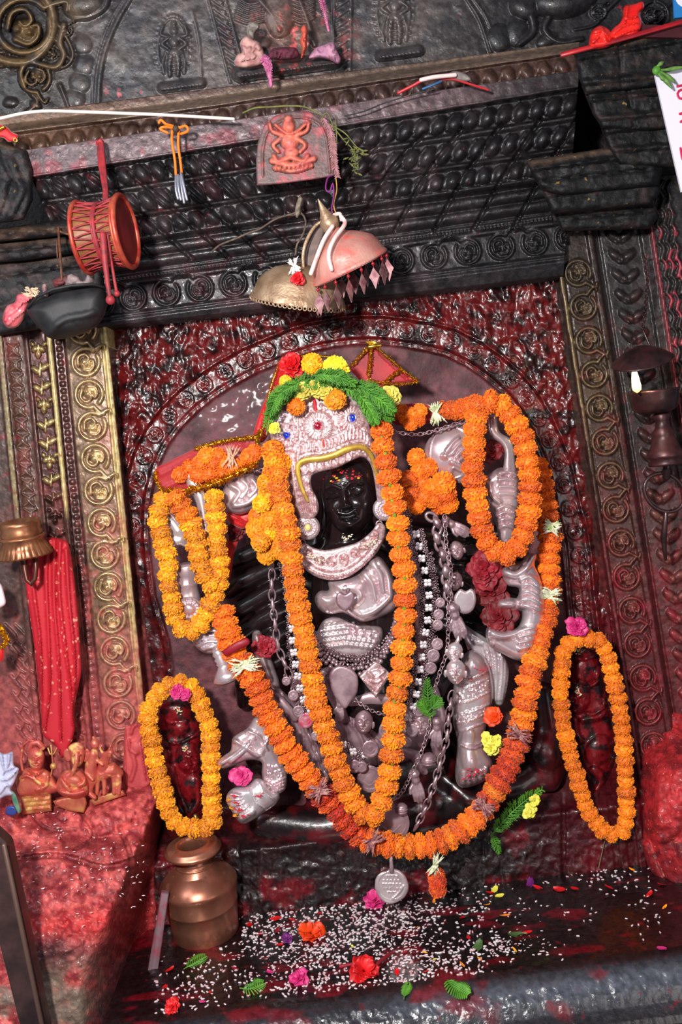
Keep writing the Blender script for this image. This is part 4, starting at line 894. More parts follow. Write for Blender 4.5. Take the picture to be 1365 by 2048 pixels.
# ---- crown
def crown_dome(X, Y):
    r2 = ((X-660)/150)**2+((Y-900)/190)**2; return 70*np.sqrt(np.maximum(1-r2, 0))
def rosette(R, cx, cy, r, n=20, H=5, core=.38):
    for i in range(n):
        a = 2*math.pi*i/n; R.stroke([(cx+r*core*math.cos(a), cy+r*core*math.sin(a)), (cx+r*math.cos(a), cy+r*math.sin(a))], r*.085, H, r*.15, smooth=False)
    R.stroke([(cx+r*core*.95*math.cos(t), cy+r*core*.95*math.sin(t)) for t in np.linspace(0, 6.3, 20)], r*.09, H*1.2, smooth=False)
def crown_rel(R):
    rosette(R, 637, 852, 27, 22, 7); rosette(R, 574, 871, 22, 18, 6); rosette(R, 703, 837, 25, 20, 6)
    for x0, y0 in ((605, 830), (668, 812), (590, 850), (690, 870)):
        R.stroke([(x0-3, y0-22), (x0, y0+16)], 2.2, 4, smooth=False); R.stroke([(x0+4, y0-22), (x0+7, y0+16)], 2.2, 4, smooth=False)
    band = crom([(600, 968), (596, 932), (612, 919), (644, 915), (671, 908), (694, 897), (723, 892), (741, 905), (750, 931)], 60)
    for off, H_ in ((-8, 3), (-15, 3), (-40, 3)):
        R.stroke([(x, y+off) for x, y in band[8:50]], 1.6, H_, smooth=False)
    for i, (x, y) in enumerate(band[6:54:2]):
        R.stroke([(x, y-16), (x-1, y-30)], 2.2, 5, 3.6, smooth=False)
    for i, (x, y) in enumerate(band[10:52:4]):         # looped fringe under the band
        R.stroke(ell(x+2, y+16, 7, 11, -12, 14)+[(x+2+7, y+16)], 1.5, 4.5, smooth=False)
    rd = random.Random(9)
    for k in range(150):                                # filigree curls
        x = rd.uniform(550, 740); y = rd.uniform(800, 905)
        if min(math.hypot(x-637, y-852)-29, math.hypot(x-574, y-871)-24, math.hypot(x-703, y-837)-27) < 0: continue
        a = rd.uniform(0, 6.28); R.stroke([(x+4.5*math.cos(a+t)*(1-t/7), y+4.5*math.sin(a+t)*(1-t/7)) for t in np.linspace(0, 5, 8)], 1.5, 3.2, smooth=False)
    for i in range(9):
        R.stroke([(588+i*5, 945+i*3), (594+i*4.6, 985), (604+i*3.8, 1030)], 1.3, 3.4)
        R.stroke([(762+i*3, 960), (762+i*3, 990), (766+i*2, 1030)], 1.3, 3)
    R.stroke([(584, 930), (590, 980), (600, 1030)], 3, 5)
crown_o = [(541, 868), (549, 838), (556, 818), (572, 822), (586, 806), (603, 808), (616, 790), (627, 780), (640, 790), (655, 796), (676, 790), (694, 786), (712, 796), (724, 812), (736, 830), (742, 862), (752, 900), (765, 935), (780, 965), (790, 1000), (788, 1035), (770, 1040), (757, 1012), (750, 965), (742, 930), (726, 914), (703, 922), (672, 936), (640, 944), (624, 952), (624, 975), (636, 1000), (637, 1024), (620, 1042), (602, 1040), (588, 1010), (578, 960), (566, 922), (548, 898)]
crown = shell('crown', crown_o, -.245, CHASED, ROOT, step=2.0, edge=8, eh=6, dome=crown_dome, relief=crown_rel, thick=12, smoothn=200)
def on_dome(x, y, ex=0): return P(x, y, -.245-(float(crown_dome(np.array([float(x)]), np.array([float(y)]))[0])+ex)*M(-.245))
band = crom([(616, 1003), (602, 970), (596, 934), (612, 921), (644, 917), (671, 910), (694, 899), (723, 894), (741, 908), (750, 932), (757, 962)], 50)
mb = MB(); mb.tube([on_dome(x, y, 12) for x, y in band], [ (3+3.5*math.sin(math.pi*i/49))*M(-.3) for i in range(50)], 8, flat=.5); mb.build('brass_band', GOLDB, crown)
for nm, x, y, rx, ry, c in (('ruby', 637, 852, 10, 9, (150, 8, 40)), ('sapphire', 574, 871, 6.5, 8, (10, 50, 190)), ('sapphire', 707, 836, 6.5, 10, (8, 50, 190))):
    mb = MB(); m = M(-.3); mb.ball(on_dome(x, y, 8), m, 16, 10, (rx, 5, ry)); mb.build(nm, mat(nm+'_glass', c, .08, .2, coat=1), crown, smooth=True)
    mb = MB(); mb.torus(on_dome(x, y, 7), m, 2*m, (0, -1, 0), 24, 8, sx=rx+2, sy=ry+2, xdir=(1, 0, 0)); mb.build('bezel', SILV, crown)
mb = MB(); mb.ball(P(595, 983, -.29), 4*M(-.3), 10, 8, (1, .6, 1.3)); mb.build('black_stud', BLACK, crown)
mb = MB(); mb.tube([on_dome(629, 800, 9), on_dome(632, 820, 9)], 3*M(-.3), 8, flat=.4); mb.tube([on_dome(648, 882, 9), on_dome(650, 892, 9)], 2.4*M(-.3), 8, flat=.4); mb.build('vermilion_mark', mat('vermilion_paste', (205, 20, 36), .6), crown)
mb = MB()
mb.tube([on_dome(643, 880, 8), on_dome(645, 894, 8)], 3*M(-.3), 8, flat=.3); mb.build('turmeric_mark', mat('turmeric_paste', (226, 160, 30), .6), crown)
for nm, x, y, r, Y in (('left', 616, 1055, 25, -.30), ('right', 770, 1018, 24, -.29)):
    def rr_(R, x=x, y=y, r=r):
        rosette(R, x, y, r*.97, 28, 4, .68)
        R.stroke([(x+r*.38*math.cos(t), y+r*.38*math.sin(t)) for t in np.linspace(0, 6.3, 20)], 1.4, 4, smooth=False)
        for i in range(14): R.blob(x+r*.52*math.cos(i*.449), y+r*.52*math.sin(i*.449), 2.2, 2.2, 0, 5)
    e = pillow('earring', ell(x, y, r, r), Y, 5, SILV, ROOT, center=(x, y), rings=26, smoothn=90, relief=rr_, prof=.3)
    if nm == 'left': mb = MB(); mb.ball(P(x, y, Y-.012), 6*M(Y), 14, 8, (1, .7, 1.1)); mb.build('yellow_stone', mat('yellow_glass', (226, 220, 130), .15, coat=1), e)
    mb = MB(); mb.torus(P(x-11, y+30, Y), 6*M(Y), 1.4*M(Y), (0, -1, 0)); mb.build('hook_ring', SILVD, e)
# ---- gorget (crescent), inset with curls and a beaded border
go_o = [(597, 1098), (598, 1120), (614, 1142), (645, 1158), (679, 1159), (708, 1148), (739, 1122), (763, 1092), (772, 1055), (757, 1046), (744, 1062), (718, 1083), (687, 1093), (652, 1100), (624, 1094), (610, 1086)]
def gorget_rel(R):
    q = crom([(600, 1122), (622, 1142), (650, 1153), (680, 1153), (708, 1142), (738, 1116), (762, 1086)], 30)
    for x, y in q: R.blob(x, y-1, 3.4, 3.4, 0, 5)
    R.stroke([(604, 1112), (626, 1130), (652, 1141), (680, 1141), (704, 1131), (732, 1107), (756, 1076)], 1.4, 4)
    for i, (x, y) in enumerate([(618, 1108), (640, 1122), (664, 1122), (688, 1117), (710, 1105), (730, 1090), (748, 1070)]): R.scroll(x, y, 9, i*40, 1 if i % 2 else -1, 5)
shell('gorget', go_o, -.275, CHASED, ROOT, step=2, edge=7, eh=5, relief=gorget_rel, dome=lambda X, Y: 26*np.sqrt(np.maximum(1-((X-685)/105)**2, 0)), smoothn=120)
ricec = mat('rice_paste', (226, 218, 190), .8)
def specks(name, mat_, pts, Y, spread, n, r, parent, seed=0):
    rd = random.Random(seed); mb = MB()
    for x, y in pts:
        for k in range(n): mb.ball(P(x+rd.gauss(0, spread), y+rd.gauss(0, spread*.5), Y-rd.random()*.004), r*M(Y)*rd.uniform(.7, 1.3), 6, 4, (1.6, .7, .7))
    o = mb.build(name, mat_, parent); o['kind'] = 'stuff'; return o
specks('rice_paste', ricec, [(640, 1120), (625, 1112), (745, 1082), (735, 1092), (695, 1075)], -.345, 7, 22, 1.3, ROOT, 3)
# ---- centre silver hands holding the skull cup
hand_o = [(658, 1160), (690, 1156), (718, 1143), (744, 1113), (763, 1116), (779, 1137), (790, 1164), (796, 1195), (788, 1220), (762, 1234), (729, 1244), (708, 1236), (687, 1226), (665, 1228), (647, 1225), (634, 1212), (630, 1195), (640, 1182), (658, 1180)]
def hand_rel(R):
    for a, b, c in (((745, 1125), (762, 1150), (768, 1185)), ((762, 1124), (779, 1150), (782, 1190)), ((730, 1148), (745, 1170), (752, 1200)), ((700, 1236), (745, 1226), (780, 1196))):
        R.stroke([a, b, c], 9, 12, 7)
    R.stroke([(690, 1165), (720, 1190), (700, 1215), (725, 1238)], 14, 12, 8); R.blob(700, 1172, 34, 24, 10, 12); R.blob(652, 1200, 20, 20, 0, 8)
    R.stroke([(642, 1186), (638, 1204), (652, 1222)], 4, 7); R.stroke([(658, 1184), (652, 1204), (664, 1226)], 3, 6)
shell('silver_hand', hand_o, -.255, SILV, ROOT, step=2.4, edge=26, eh=30, relief=hand_rel, thick=26, smoothn=120)
# ---- belly plates
def belly_rel(R):
    for j, (y, h) in enumerate(((1258, 4), (1270, 4))): R.stroke([(640, y-6), (690, y-14), (730, y), (760, y+10)], 2, h)
    for r in range(4):
        for i in range(12): R.blob(640+i*10+(r % 2)*5, 1256+r*11+abs(i-5)*1.2, 6.2, 6, 0, 4+r)
    for i in range(3): R.stroke(ell(705+i*16, 1262+i*2, 6, 7, 0, 12)+[(711+i*16, 1262)], 1.6, 10, smooth=False)
shell('belly_plate', [(640, 1252), (652, 1238), (679, 1234), (708, 1246), (740, 1250), (764, 1256), (764, 1282), (740, 1308), (700, 1318), (660, 1306), (632, 1280)], -.235, SILV, ROOT, step=2.2, edge=14, eh=14, relief=belly_rel, smoothn=90)
# ---- right leg, silver sheathed, with foot
leg_o = [(928, 1310), (950, 1300), (972, 1318), (983, 1348), (986, 1395), (976, 1440), (970, 1475), (974, 1502), (986, 1526), (980, 1550), (962, 1566), (930, 1576), (915, 1567), (911, 1545), (914, 1510), (914, 1477), (906, 1440), (906, 1391), (914, 1345)]
def leg_rel(R):
    for y in (1358, 1372, 1400, 1424, 1440, 1456): R.stroke([(908, y+8), (940, y+2), (984, y-18)], 1.8, 4)
    rd = random.Random(2)
    for k in range(60):
        x = rd.uniform(912, 980); y = rd.uniform(1368, 1395)-(x-945)*.3; R.blob(x, y, 2.2, 2.2, 0, 4.5)
        x = rd.uniform(912, 972); y = rd.uniform(1420, 1436)-(x-945)*.3; R.blob(x, y, 2.2, 2.2, 0, 4.5)
    R.gauss(945, 1335, 26, 30, 0, 10); R.gauss(942, 1530, 30, 30, 0, 12)
    R.stroke([(938, 1470), (934, 1500), (940, 1530)], 14, 6, 16, add=True)
    for i, (x, y, r, l) in enumerate(((926, 1566, 9, 14), (940, 1566, 6.5, 12), (952, 1562, 6, 11), (963, 1557, 5.5, 10), (973, 1549, 5, 9))):
        R.stroke([(x+1, y-l*1.5), (x, y)], r, 13, r); R.blob(x, y+1, r*.6, r*.5, 0, 16)
    R.stroke([(920, 1490), (945, 1498), (972, 1488)], 2.5, 12); R.stroke([(920, 1484), (945, 1492), (970, 1482)], 1.8, 12)
shell('silver_leg', leg_o, -.215, SILV, ROOT, step=2.2, edge=30, eh=34, relief=leg_rel, thick=30, smoothn=140)
specks('vermilion_powder', mat('vermilion_powder', (215, 24, 56), .8), [(945, 1540), (958, 1545), (935, 1555), (968, 1340), (930, 1352)], -.295, 8, 20, 1.2, ROOT, 8)
# drapery fan behind the right knee
drape_o = [(925, 1248), (950, 1262), (978, 1280), (1004, 1306), (1018, 1335), (1016, 1372), (1006, 1408), (992, 1408), (978, 1390), (970, 1345), (950, 1308), (930, 1280)]
def drape_rel(R):
    for i in range(7): R.stroke([(930+i*3, 1256+i*5), (968+i*6, 1290+i*2), (978+i*5.5, 1345), (980+i*4, 1400)], 3, 6+i % 2*3)
shell('silver_drapery', drape_o, -.17, SILVB, ROOT, step=2.4, edge=6, eh=6, relief=drape_rel, smoothn=100)
# ---- left leg: thigh, shin sheath with flared cloth, foot
def thigh_rel(R):
    for i in range(6): R.stroke([(560+i*13, 1420+i*4), (585+i*11, 1460+i*5), (590+i*9, 1500+i*8)], 2.5, 5)
shell('silver_thigh', [(520, 1410), (560, 1400), (620, 1420), (668, 1460), (690, 1510), (670, 1550), (630, 1560), (590, 1530), (560, 1500), (532, 1470)], -.19, SILVD, ROOT, step=3, edge=34, eh=32, relief=thigh_rel, thick=24)
shell('silver_waist_cloth', [(505, 1340), (528, 1318), (545, 1335), (556, 1370), (590, 1402), (640, 1432), (680, 1430), (740, 1400), (800, 1400), (850, 1440), (860, 1480), (820, 1520), (740, 1530), (660, 1500), (600, 1440), (560, 1420), (530, 1390)], -.20, SILVD, ROOT, step=3, edge=16, eh=18, thick=16,
      relief=lambda R: [R.stroke([(540+i*28, 1345+i*16), (570+i*30, 1390+i*16), (590+i*28, 1440+i*14)], 4, 8) for i in range(8)])
shin_o = [(434, 1525), (450, 1510), (462, 1500), (467, 1475), (495, 1456), (512, 1434), (532, 1446), (545, 1480), (562, 1519), (574, 1545), (571, 1578), (552, 1588), (532, 1574), (524, 1550), (524, 1526), (509, 1520), (490, 1522), (466, 1532), (445, 1537)]
def shin_rel(R):
    for pts in ([(440, 1528), (475, 1505), (500, 1480)], [(462, 1522), (490, 1500), (515, 1470)], [(470, 1482), (500, 1500), (525, 1510)], [(495, 1462), (520, 1475), (535, 1500)], [(500, 1500), (520, 1510), (540, 1470)]): R.stroke(pts, 6, 13, 3)
    for i in range(4): R.stroke([(524, 1556+i*9-i*2), (545, 1570+i*6-4), (572, 1556+i*7)], 1.8, 6)
    rd = random.Random(5)
    for k in range(40): R.blob(rd.uniform(535, 565), rd.uniform(1530, 1555), 2, 2, 0, 5)
shell('silver_shin', shin_o, -.235, SILV, ROOT, step=2.2, edge=16, eh=18, relief=shin_rel, thick=20, smoothn=130)
foot_o = [(455, 1588), (468, 1576), (495, 1570), (512, 1557), (528, 1561), (542, 1580), (560, 1589), (552, 1608), (526, 1626), (506, 1640), (488, 1648), (476, 1641), (462, 1620), (453, 1603)]
def foot_rel(R):
    R.gauss(515, 1592, 34, 24, -30, 12)
    for i, (x, y, r, l) in enumerate(((484, 1637, 8, 16), (471, 1625, 6.5, 14), (464, 1612, 6, 13), (461, 1600, 5.5, 12), (463, 1589, 5, 11))):
        a = math.radians(-30+i*10); R.stroke([(x+l*1.5*math.cos(a), y+l*1.5*math.sin(a)), (x, y)], r, 14, r); R.blob(x-1, y, r*.55, r*.55, 0, 17)
    R.stroke([(500, 1574), (510, 1600), (530, 1618)], 2.2, 14); R.stroke([(520, 1566), (530, 1585), (548, 1600)], 2, 14)
shell('silver_foot', foot_o, -.245, SILVB, ROOT, step=2, edge=20, eh=24, relief=foot_rel, thick=22, smoothn=120)
specks('vermilion_powder', mat('vermilion_powder_b', (215, 30, 50), .8), [(470, 1592), (472, 1606), (480, 1620), (488, 1632), (518, 1592)], -.30, 4, 18, 1.2, ROOT, 9)
specks('turmeric_powder', mat('turmeric_powder', (236, 150, 24), .8), [(459, 1600), (463, 1616), (472, 1632)], -.29, 3, 14, 1.2, ROOT, 10)
# ---- silver hands, upper left
def fist(name, out, Y, strokes, m_=SILV, edge=18, eh=20, thick=20, w=7, H_=13):
    return shell(name, out, Y, m_, ROOT, step=2.2, edge=edge, eh=eh, thick=thick, smoothn=100, relief=lambda R: [R.stroke(s[:-1] if isinstance(s[-1], (int, float)) else s, s[-1] if isinstance(s[-1], (int, float)) else w, H_) for s in strokes])
fist('silver_hand', [(448, 975), (464, 957), (491, 949), (516, 952), (529, 971), (524, 997), (507, 1018), (480, 1029), (457, 1020), (446, 998)], -.25,
     [[(462, 970), (480, 984), (468, 1006)], [(484, 958), (496, 976), (484, 996)], [(504, 956), (514, 976), (500, 994)], [(470, 1012), (496, 1006), (516, 990)], [(520, 966), (522, 986)]])
fist('silver_hand', [(386, 1284), (398, 1264), (418, 1251), (440, 1257), (452, 1284), (430, 1306), (405, 1304)], -.24, [[(392, 1284), (410, 1272), (430, 1272)], [(396, 1293), (414, 1284), (436, 1284)], [(404, 1300), (420, 1295), (440, 1294)], [(410, 1262), (428, 1260), (444, 1270)]], SILVB, w=5, H_=11)
fist('silver_hand', [(505, 1268), (520, 1262), (532, 1290), (548, 1330), (560, 1372), (545, 1385), (520, 1350), (508, 1310)], -.21, [[(512, 1275), (522, 1310), (540, 1360)]], SILV)
# right stacked hands: long knuckled fingers
rh_o = [(1003, 1141), (1020, 1128), (1040, 1126), (1056, 1109), (1074, 1108), (1070, 1130), (1080, 1153), (1090, 1194), (1087, 1241), (1074, 1276), (1062, 1312), (1038, 1322), (1003, 1306), (978, 1290), (972, 1262), (982, 1250), (1003, 1254), (1036, 1254), (1044, 1222), (1020, 1226), (996, 1216), (998, 1200), (1018, 1194), (1034, 1196), (1038, 1176), (1014, 1170)]
fist('silver_hand', rh_o, -.235, [[(1044, 1160+i*13), (1060, 1154+i*15), (1080, 1170+i*13), 6.5] for i in range(5)]+[[(1040, 1262+i*12), (1056, 1258+i*12), (1070, 1256+i*11), 6] for i in range(4)]
     + [[(1010, 1146), (1034, 1150), (1048, 1140), 9], [(1050, 1140), (1062, 1126), (1070, 1112), 6], [(985, 1268), (1010, 1272), (1036, 1262), 10], [(1000, 1208), (1024, 1208), 9], [(998, 1152), (1000, 1160), (1008, 1166), 3], [(980, 1255), (976, 1272), (986, 1290), 3]], SILV, edge=22, eh=26, thick=24, H_=15)
fist('silver_hand', [(971, 960), (985, 944), (1003, 935), (1035, 940), (1040, 983), (1034, 1039), (1025, 1080), (1002, 1090), (994, 1055), (984, 1024), (974, 995)], -.235,
     [[(1000, 946+i*14), (1018, 943+i*15), (1034, 950+i*14), 6] for i in range(4)]+[[(996, 1018+i*13), (1012, 1012+i*13), (1030, 1020+i*12), 6] for i in range(4)]+[[(978, 965), (984, 990), (1000, 1005), 7]], SILV, H_=14)
pillow('palm_plate', [(849, 901), (859, 877), (883, 858), (912, 848), (945, 846), (952, 900), (950, 965), (930, 967), (903, 963), (868, 948), (853, 924)], -.235, 26, SILV, ROOT, center=(905, 905), rings=36, smoothn=110, prof=.6,
       relief=lambda R: [R.stroke(ell(905, 905, 46, 52, 0, 30)+[(951, 905)], 1.5, 3, smooth=False)]+[R.stroke([(893+i*9, 903+i*6), (908+i*9, 884+i*8), (918+i*8, 876+i*9)], 4.5, 12) for i in range(4)]+[R.blob(891, 912, 9, 8, 0, 15), R.stroke([(905, 925), (925, 935), (935, 955)], 7, 12), R.stroke([(900, 948), (908, 935), (922, 942)], 4, 9)])
for nm, L, fl in (('silver_limb', [(700, 1405, -.24, 9), (740, 1396, -.245, 13), (800, 1402, -.24, 10)], .5), ('silver_limb', [(668, 1500, -.22, 8), (720, 1530, -.24, 13), (770, 1575, -.235, 9)], .6), ('silver_limb', [(538, 1380, -.25, 7), (560, 1400, -.26, 10), (592, 1436, -.26, 9)], .7), ('silver_limb', [(870, 1380, -.22, 9), (880, 1430, -.24, 14), (872, 1490, -.24, 11), (880, 1530, -.22, 7)], .6), ('silver_limb', [(655, 1340, -.24, 10), (668, 1390, -.25, 14), (690, 1440, -.24, 10)], .7), ('silver_limb', [(800, 1500, -.23, 9), (830, 1510, -.25, 13), (850, 1545, -.24, 8)], .6)):
    mb = MB(); mb.tube(*T3(L), seg=14, flat=fl); mb.build(nm, SILVD, ROOT)
# ---- attributes held in the hands: top-level things, they rest in the hands
def thing1(name, o, label, cat, group=None): o.name = name; return tag(o, label, cat, group)
o = shell('sword_hilt', [(976, 831), (993, 829), (999, 862), (1024, 882), (1031, 924), (1031, 946), (1008, 946), (1010, 907), (1003, 889), (980, 868)], -.26, SILV, None, step=2.4, edge=7, eh=7, relief=lambda R: R.stroke([(984, 838), (987, 864), (1012, 890), (1018, 936)], 7, 3), thick=8)
thing1('sword_hilt', o, 'bent silver sword hilt standing out of the upper right hand', 'sword')
o = shell('silver_dagger', [(370, 947), (380, 943), (405, 970), (412, 1000), (420, 1060), (426, 1095), (414, 1098), (404, 1060), (392, 1005), (376, 975)], -.285, SILVB, None, step=2.4, edge=10, eh=10, thick=10)
thing1('silver_dagger', o, 'pointed silver blade rising between the amber garlands at left', 'dagger')
mb = MB(); mb.tube(*T3([(318, 1022, -.27, 14), (332, 1030, -.27, 15), (344, 1042, -.27, 11), (356, 1060, -.27, 14), (366, 1072, -.26, 16)]), seg=16)
mb.tube(*T3([(332, 1086, -.27, 17), (345, 1082, -.27, 14), (362, 1080, -.27, 11), (378, 1092, -.26, 6)]), seg=16)
o = mb.build('silver_hammer', SILVB); remesh(o, .004, 4); tag(o, 'knobbed silver club head inside the left amber garland loop', 'club')
m_ = M(-.26); ax = (P(371, 1128, -.26)-P(376, 1225, -.26)).normalized()
mb = MB(); mb.lathe([(.001, 0), (14*m_, 0), (25*m_, 12*m_), (27*m_, 24*m_), (24*m_, 44*m_), (22*m_, 62*m_), (24*m_, 64*m_), (22*m_, 68*m_), (23*m_, 84*m_), (26*m_, 100*m_), (24*m_, 106*m_), (18*m_, 108*m_), (.001, 107*m_)], P(378, 1232, -.26), ax, 36, fn=lambda a, i: 1+.03*math.cos(a*14)*(4 < i < 9))
tag(mb.build('silver_bell', SILV), 'ribbed silver hand bell mouth up inside the left amber loop', 'bell')
o = pillow('silver_rosette', ell(378, 1218, 27, 25), -.30, 8, SILV, None, rings=20, smoothn=80, relief=lambda R: [R.blob(378+20*math.cos(i*.45), 1218+18*math.sin(i*.45), 3.5, 3.5, 0, 4) for i in range(14)]+[R.blob(378, 1218, 12, 12, 0, 9)])
tag(o, 'round beaded silver rosette at the foot of the hand bell', 'ornament')
ax = (P(440, 1300, -.25)-P(470, 1368, -.25)).normalized()
mb = MB(); mb.lathe([(.001, 0), (20*m_, 0), (26*m_, 4*m_), (34*m_, 12*m_), (26*m_, 22*m_), (16*m_, 32*m_), (12*m_, 38*m_), (15*m_, 42*m_), (12*m_, 46*m_), (15*m_, 51*m_), (11*m_, 56*m_), (14*m_, 62*m_), (9*m_, 72*m_), (.001, 76*m_)], P(462, 1362, -.25), ax, 32)
tag(mb.build('silver_bell', SILV), 'flared silver bell with ringed handle below the lowest left hand', 'bell')
o = shell('mirror_plate', [(913, 1186), (922, 1178), (932, 1182), (943, 1177), (950, 1184), (953, 1200), (948, 1218), (936, 1227), (922, 1226), (911, 1214), (908, 1198)], -.29, SILV, None, step=2.6, edge=4, eh=4, thick=5)
tag(o, 'plain round silver plate with two ears right of the mesh chains', 'plate')
# ================================================================ CHAINS, PENDANTS, HEAD DRESS
def link_chain(name, label, cat, pts, n, rl, rw, wire, mat_, group=None, wide=1.0):
    root = empty(name, P(*pts[0]), label, cat, group)
    q = crom(pts, n+1)
    for i in range(n):
        a, b = P(*q[i][:3]), P(*q[i+1][:3]); c = (a+b)/2; d = (b-a).normalized(); m = M(q[i][2])
        t = MB()
        if i % 2 == 0: ax = Vector((0, -1, 0)); t.torus(c, m, wire*m, ax, 20, 8, sx=rl, sy=rw, xdir=d)
        else:
            sd = d.cross(Vector((0, -1, 0))).normalized(); t.torus(c, m, wire*m*1.0, sd, 20, 8, sx=rl, sy=rw*.55, xdir=d)
            t.tube([c-d*rl*.75*m+Vector((0, -wire*m, 0)), c+Vector((0, -wire*1.6*m, 0)), c+d*rl*.75*m+Vector((0, -wire*m, 0))], [wire*1.6*m, wire*2.5*m, wire*1.6*m], 10, flat=.6)
        t.build('link', mat_, root)
    return root
CH = mat('old_silver_chain', (190, 165, 170), .34, .7, c2=(140, 110, 118), nscale=40)
link_chain('link_chain', 'heavy flat-linked silver chain down the left of the chest', 'chain', [(546, 1100, -.27), (544, 1166, -.28), (546, 1211, -.285), (552, 1256, -.29), (558, 1298, -.29), (576, 1341, -.3), (597, 1405, -.31), (615, 1461, -.32), (632, 1500, -.32), (657, 1561, -.31)], 24, 13, 6.5, 1.9, CH, 'two halves of the heavy chain')
link_chain('link_chain', 'heavy flat-linked silver chain hanging right of centre down to the garland bottom', 'chain', [(905, 1385, -.30), (898, 1431, -.32), (894, 1477, -.33), (885, 1508, -.33), (875, 1548, -.335), (863, 1585, -.34), (851, 1618, -.34), (830, 1658, -.34)], 18, 13, 7, 1.9, CH, 'two halves of the heavy chain')
link_chain('link_chain', 'thick twisted silver chain bunched under the orange cluster right of the chest', 'chain', [(856, 1030, -.26), (878, 1045, -.27), (872, 1070, -.27), (882, 1096, -.27), (891, 1132, -.28), (893, 1168, -.28), (899, 1200, -.28)], 11, 12, 8, 3.6, CH)
def fine_chain(name, label, pts, n, rl, rw, wire, mat_=None, cat='chain', group=None):
    mb = MB(); chain(mb, pts, n, rl, rw, wire); return tag(mb.build(name, mat_ or CH), label, cat, group)
fine_chain('fine_chain', 'long round-link silver chain carrying the pendants right of centre', [(890, 1030, -.30), (894, 1097, -.31), (903, 1141, -.315), (898, 1200, -.32), (897, 1258, -.33), (894, 1305, -.33), (880, 1346, -.33), (870, 1380, -.33), (864, 1428, -.33), (848, 1492, -.34), (823, 1548, -.34), (800, 1590, -.34), (770, 1605, -.34)], 74, 5.6, 3.8, 1.1)
fine_chain('fine_chain', 'short silver chain crossing beside the hanging mask over the waist', [(708, 1398, -.30), (728, 1412, -.31), (750, 1424, -.31), (775, 1430, -.31)], 11, 5, 3.4, 1.0)
fine_chain('fine_chain', 'thin silver chain stretched from the crown across to the palm plate', [(785, 862, -.30), (815, 868, -.30), (845, 868, -.29), (880, 858, -.29), (930, 842, -.29)], 17, 6.2, 3.4, .9)
fine_chain('fine_chain', 'thin silver chain link between the scarf and crown at left', [(500, 944, -.29), (530, 940, -.3), (556, 936, -.3)], 6, 6.2, 3.4, .9)
def meshband(name, label, pts, w, rows, n, tiles=True, group=None):
    """net of little rings and beads following pts; width w px, with quatrefoil tiles in the middle."""
    q = crom(pts, n); root = empty(name, P(*q[0][:3]), label, 'necklace', group); mb = MB(); tl = []
    for i in range(n):
        x, y, Y = q[i][:3]; a, b = q[max(0, i-1)], q[min(n-1, i+1)]; d = np.array([b[0]-a[0], b[1]-a[1]]); d /= np.linalg.norm(d); nx, ny = -d[1], d[0]; m = M(Y)
        ww = w(i/(n-1)) if callable(w) else w
        for r in range(rows):
            s = ((r+.5*(i % 2))/(rows-.5)-.5)*ww; X, Y2 = x+nx*s, y+ny*s
            if tiles and abs(s) < ww*.16: continue
            Yz = Y-.006*math.cos(s/ww*3)-random.random()*.003
            if (i+r) % 3: mb.torus(P(X, Y2, Yz), 2.6*m, .8*m, (random.uniform(-.5, .5), -1, random.uniform(-.5, .5)), 8, 4)
            else: mb.ball(P(X, Y2, Yz-.002), 2.1*m, 7, 5)
        if tiles and i % 4 == 1: tl.append((x, y, Y, m))
    net = mb.build('ring_net', CH, root); net['kind'] = 'stuff'
    if tl:
        t0 = MB()
        for k in range(4): a = k*math.pi/2+.78; t0.ball((4.2*math.cos(a), 0, 4.2*math.sin(a)), 1, 10, 6, (3.6, 1.2, 3.6))
        t0.ball((0, -.8, 0), 1.6, 8, 6); me = mesh_from(t0.v, t0.f, 'quatrefoil'); me.materials.append(SILVB); me.polygons.foreach_set('use_smooth', [True]*len(me.polygons))
        for x, y, Y, m in tl:
            o = bpy.data.objects.new('quatrefoil', me); COL.objects.link(o); o.parent = root; o.location = P(x, y, Y-.012)-root.location; o.scale = (m*1.2, m, m*1.2); o.rotation_euler = (0, .12+random.uniform(-.2, .2), random.uniform(-.2, .2))
    return root
meshband('mesh_necklace', 'wide net of silver rings with quatrefoil tiles hanging right of the chest', [(832, 1062, -.29), (845, 1120, -.30), (858, 1180, -.31), (856, 1240, -.32), (846, 1300, -.33), (838, 1360, -.33), (828, 1410, -.33), (806, 1458, -.33)], lambda t: 46-22*t if t > .12 else 30, 9, 66)
meshband('mesh_necklace', 'narrower net of silver rings running down left of the chest', [(566, 1108, -.28), (578, 1170, -.29), (585, 1230, -.30), (586, 1290, -.305), (596, 1350, -.31), (608, 1400, -.32), (640, 1440, -.32), (668, 1470, -.32), (700, 1500, -.32), (730, 1510, -.32)], lambda t: 24-8*t, 5, 78)
meshband('mesh_necklace', 'dark ring net strip tucked beside the right earring', [(812, 1020, -.28), (818, 1060, -.285), (826, 1110, -.29), (838, 1180, -.30)], 14, 3, 30, tiles=False)
# bell-bead collar
root = empty('bead_necklace', P(626, 1269, -.27), 'swag of tiny silver bell beads across the belly', 'necklace'); mb = MB()
for row, (dy, r) in enumerate(((0, 2.6), (9, 3.0), (18, 3.4), (27, 4.8), (38, 5.2))):
    q = crom([(628, 1262+dy*.5), (648, 1290+dy*.8), (680, 1306+dy), (720, 1310+dy), (755, 1296+dy*.9), (782, 1262+dy*.7), (792, 1225+dy*.5)], 38-row*3)
    for i, (x, y) in enumerate(q[:, :2]):
        mb.ball(P(x+random.uniform(-1.5, 1.5), y+random.uniform(-1.5, 1.5), -.285-.004*row), r*M(-.28), 10, 7); 
        if row < 3: mb.torus(P(x+5, y+3, -.285), 2.4*M(-.28), .8*M(-.28), (random.uniform(-.5, .5), -1, 0), 8, 4)
mb.build('bead', CH, root)['kind'] = 'stuff'
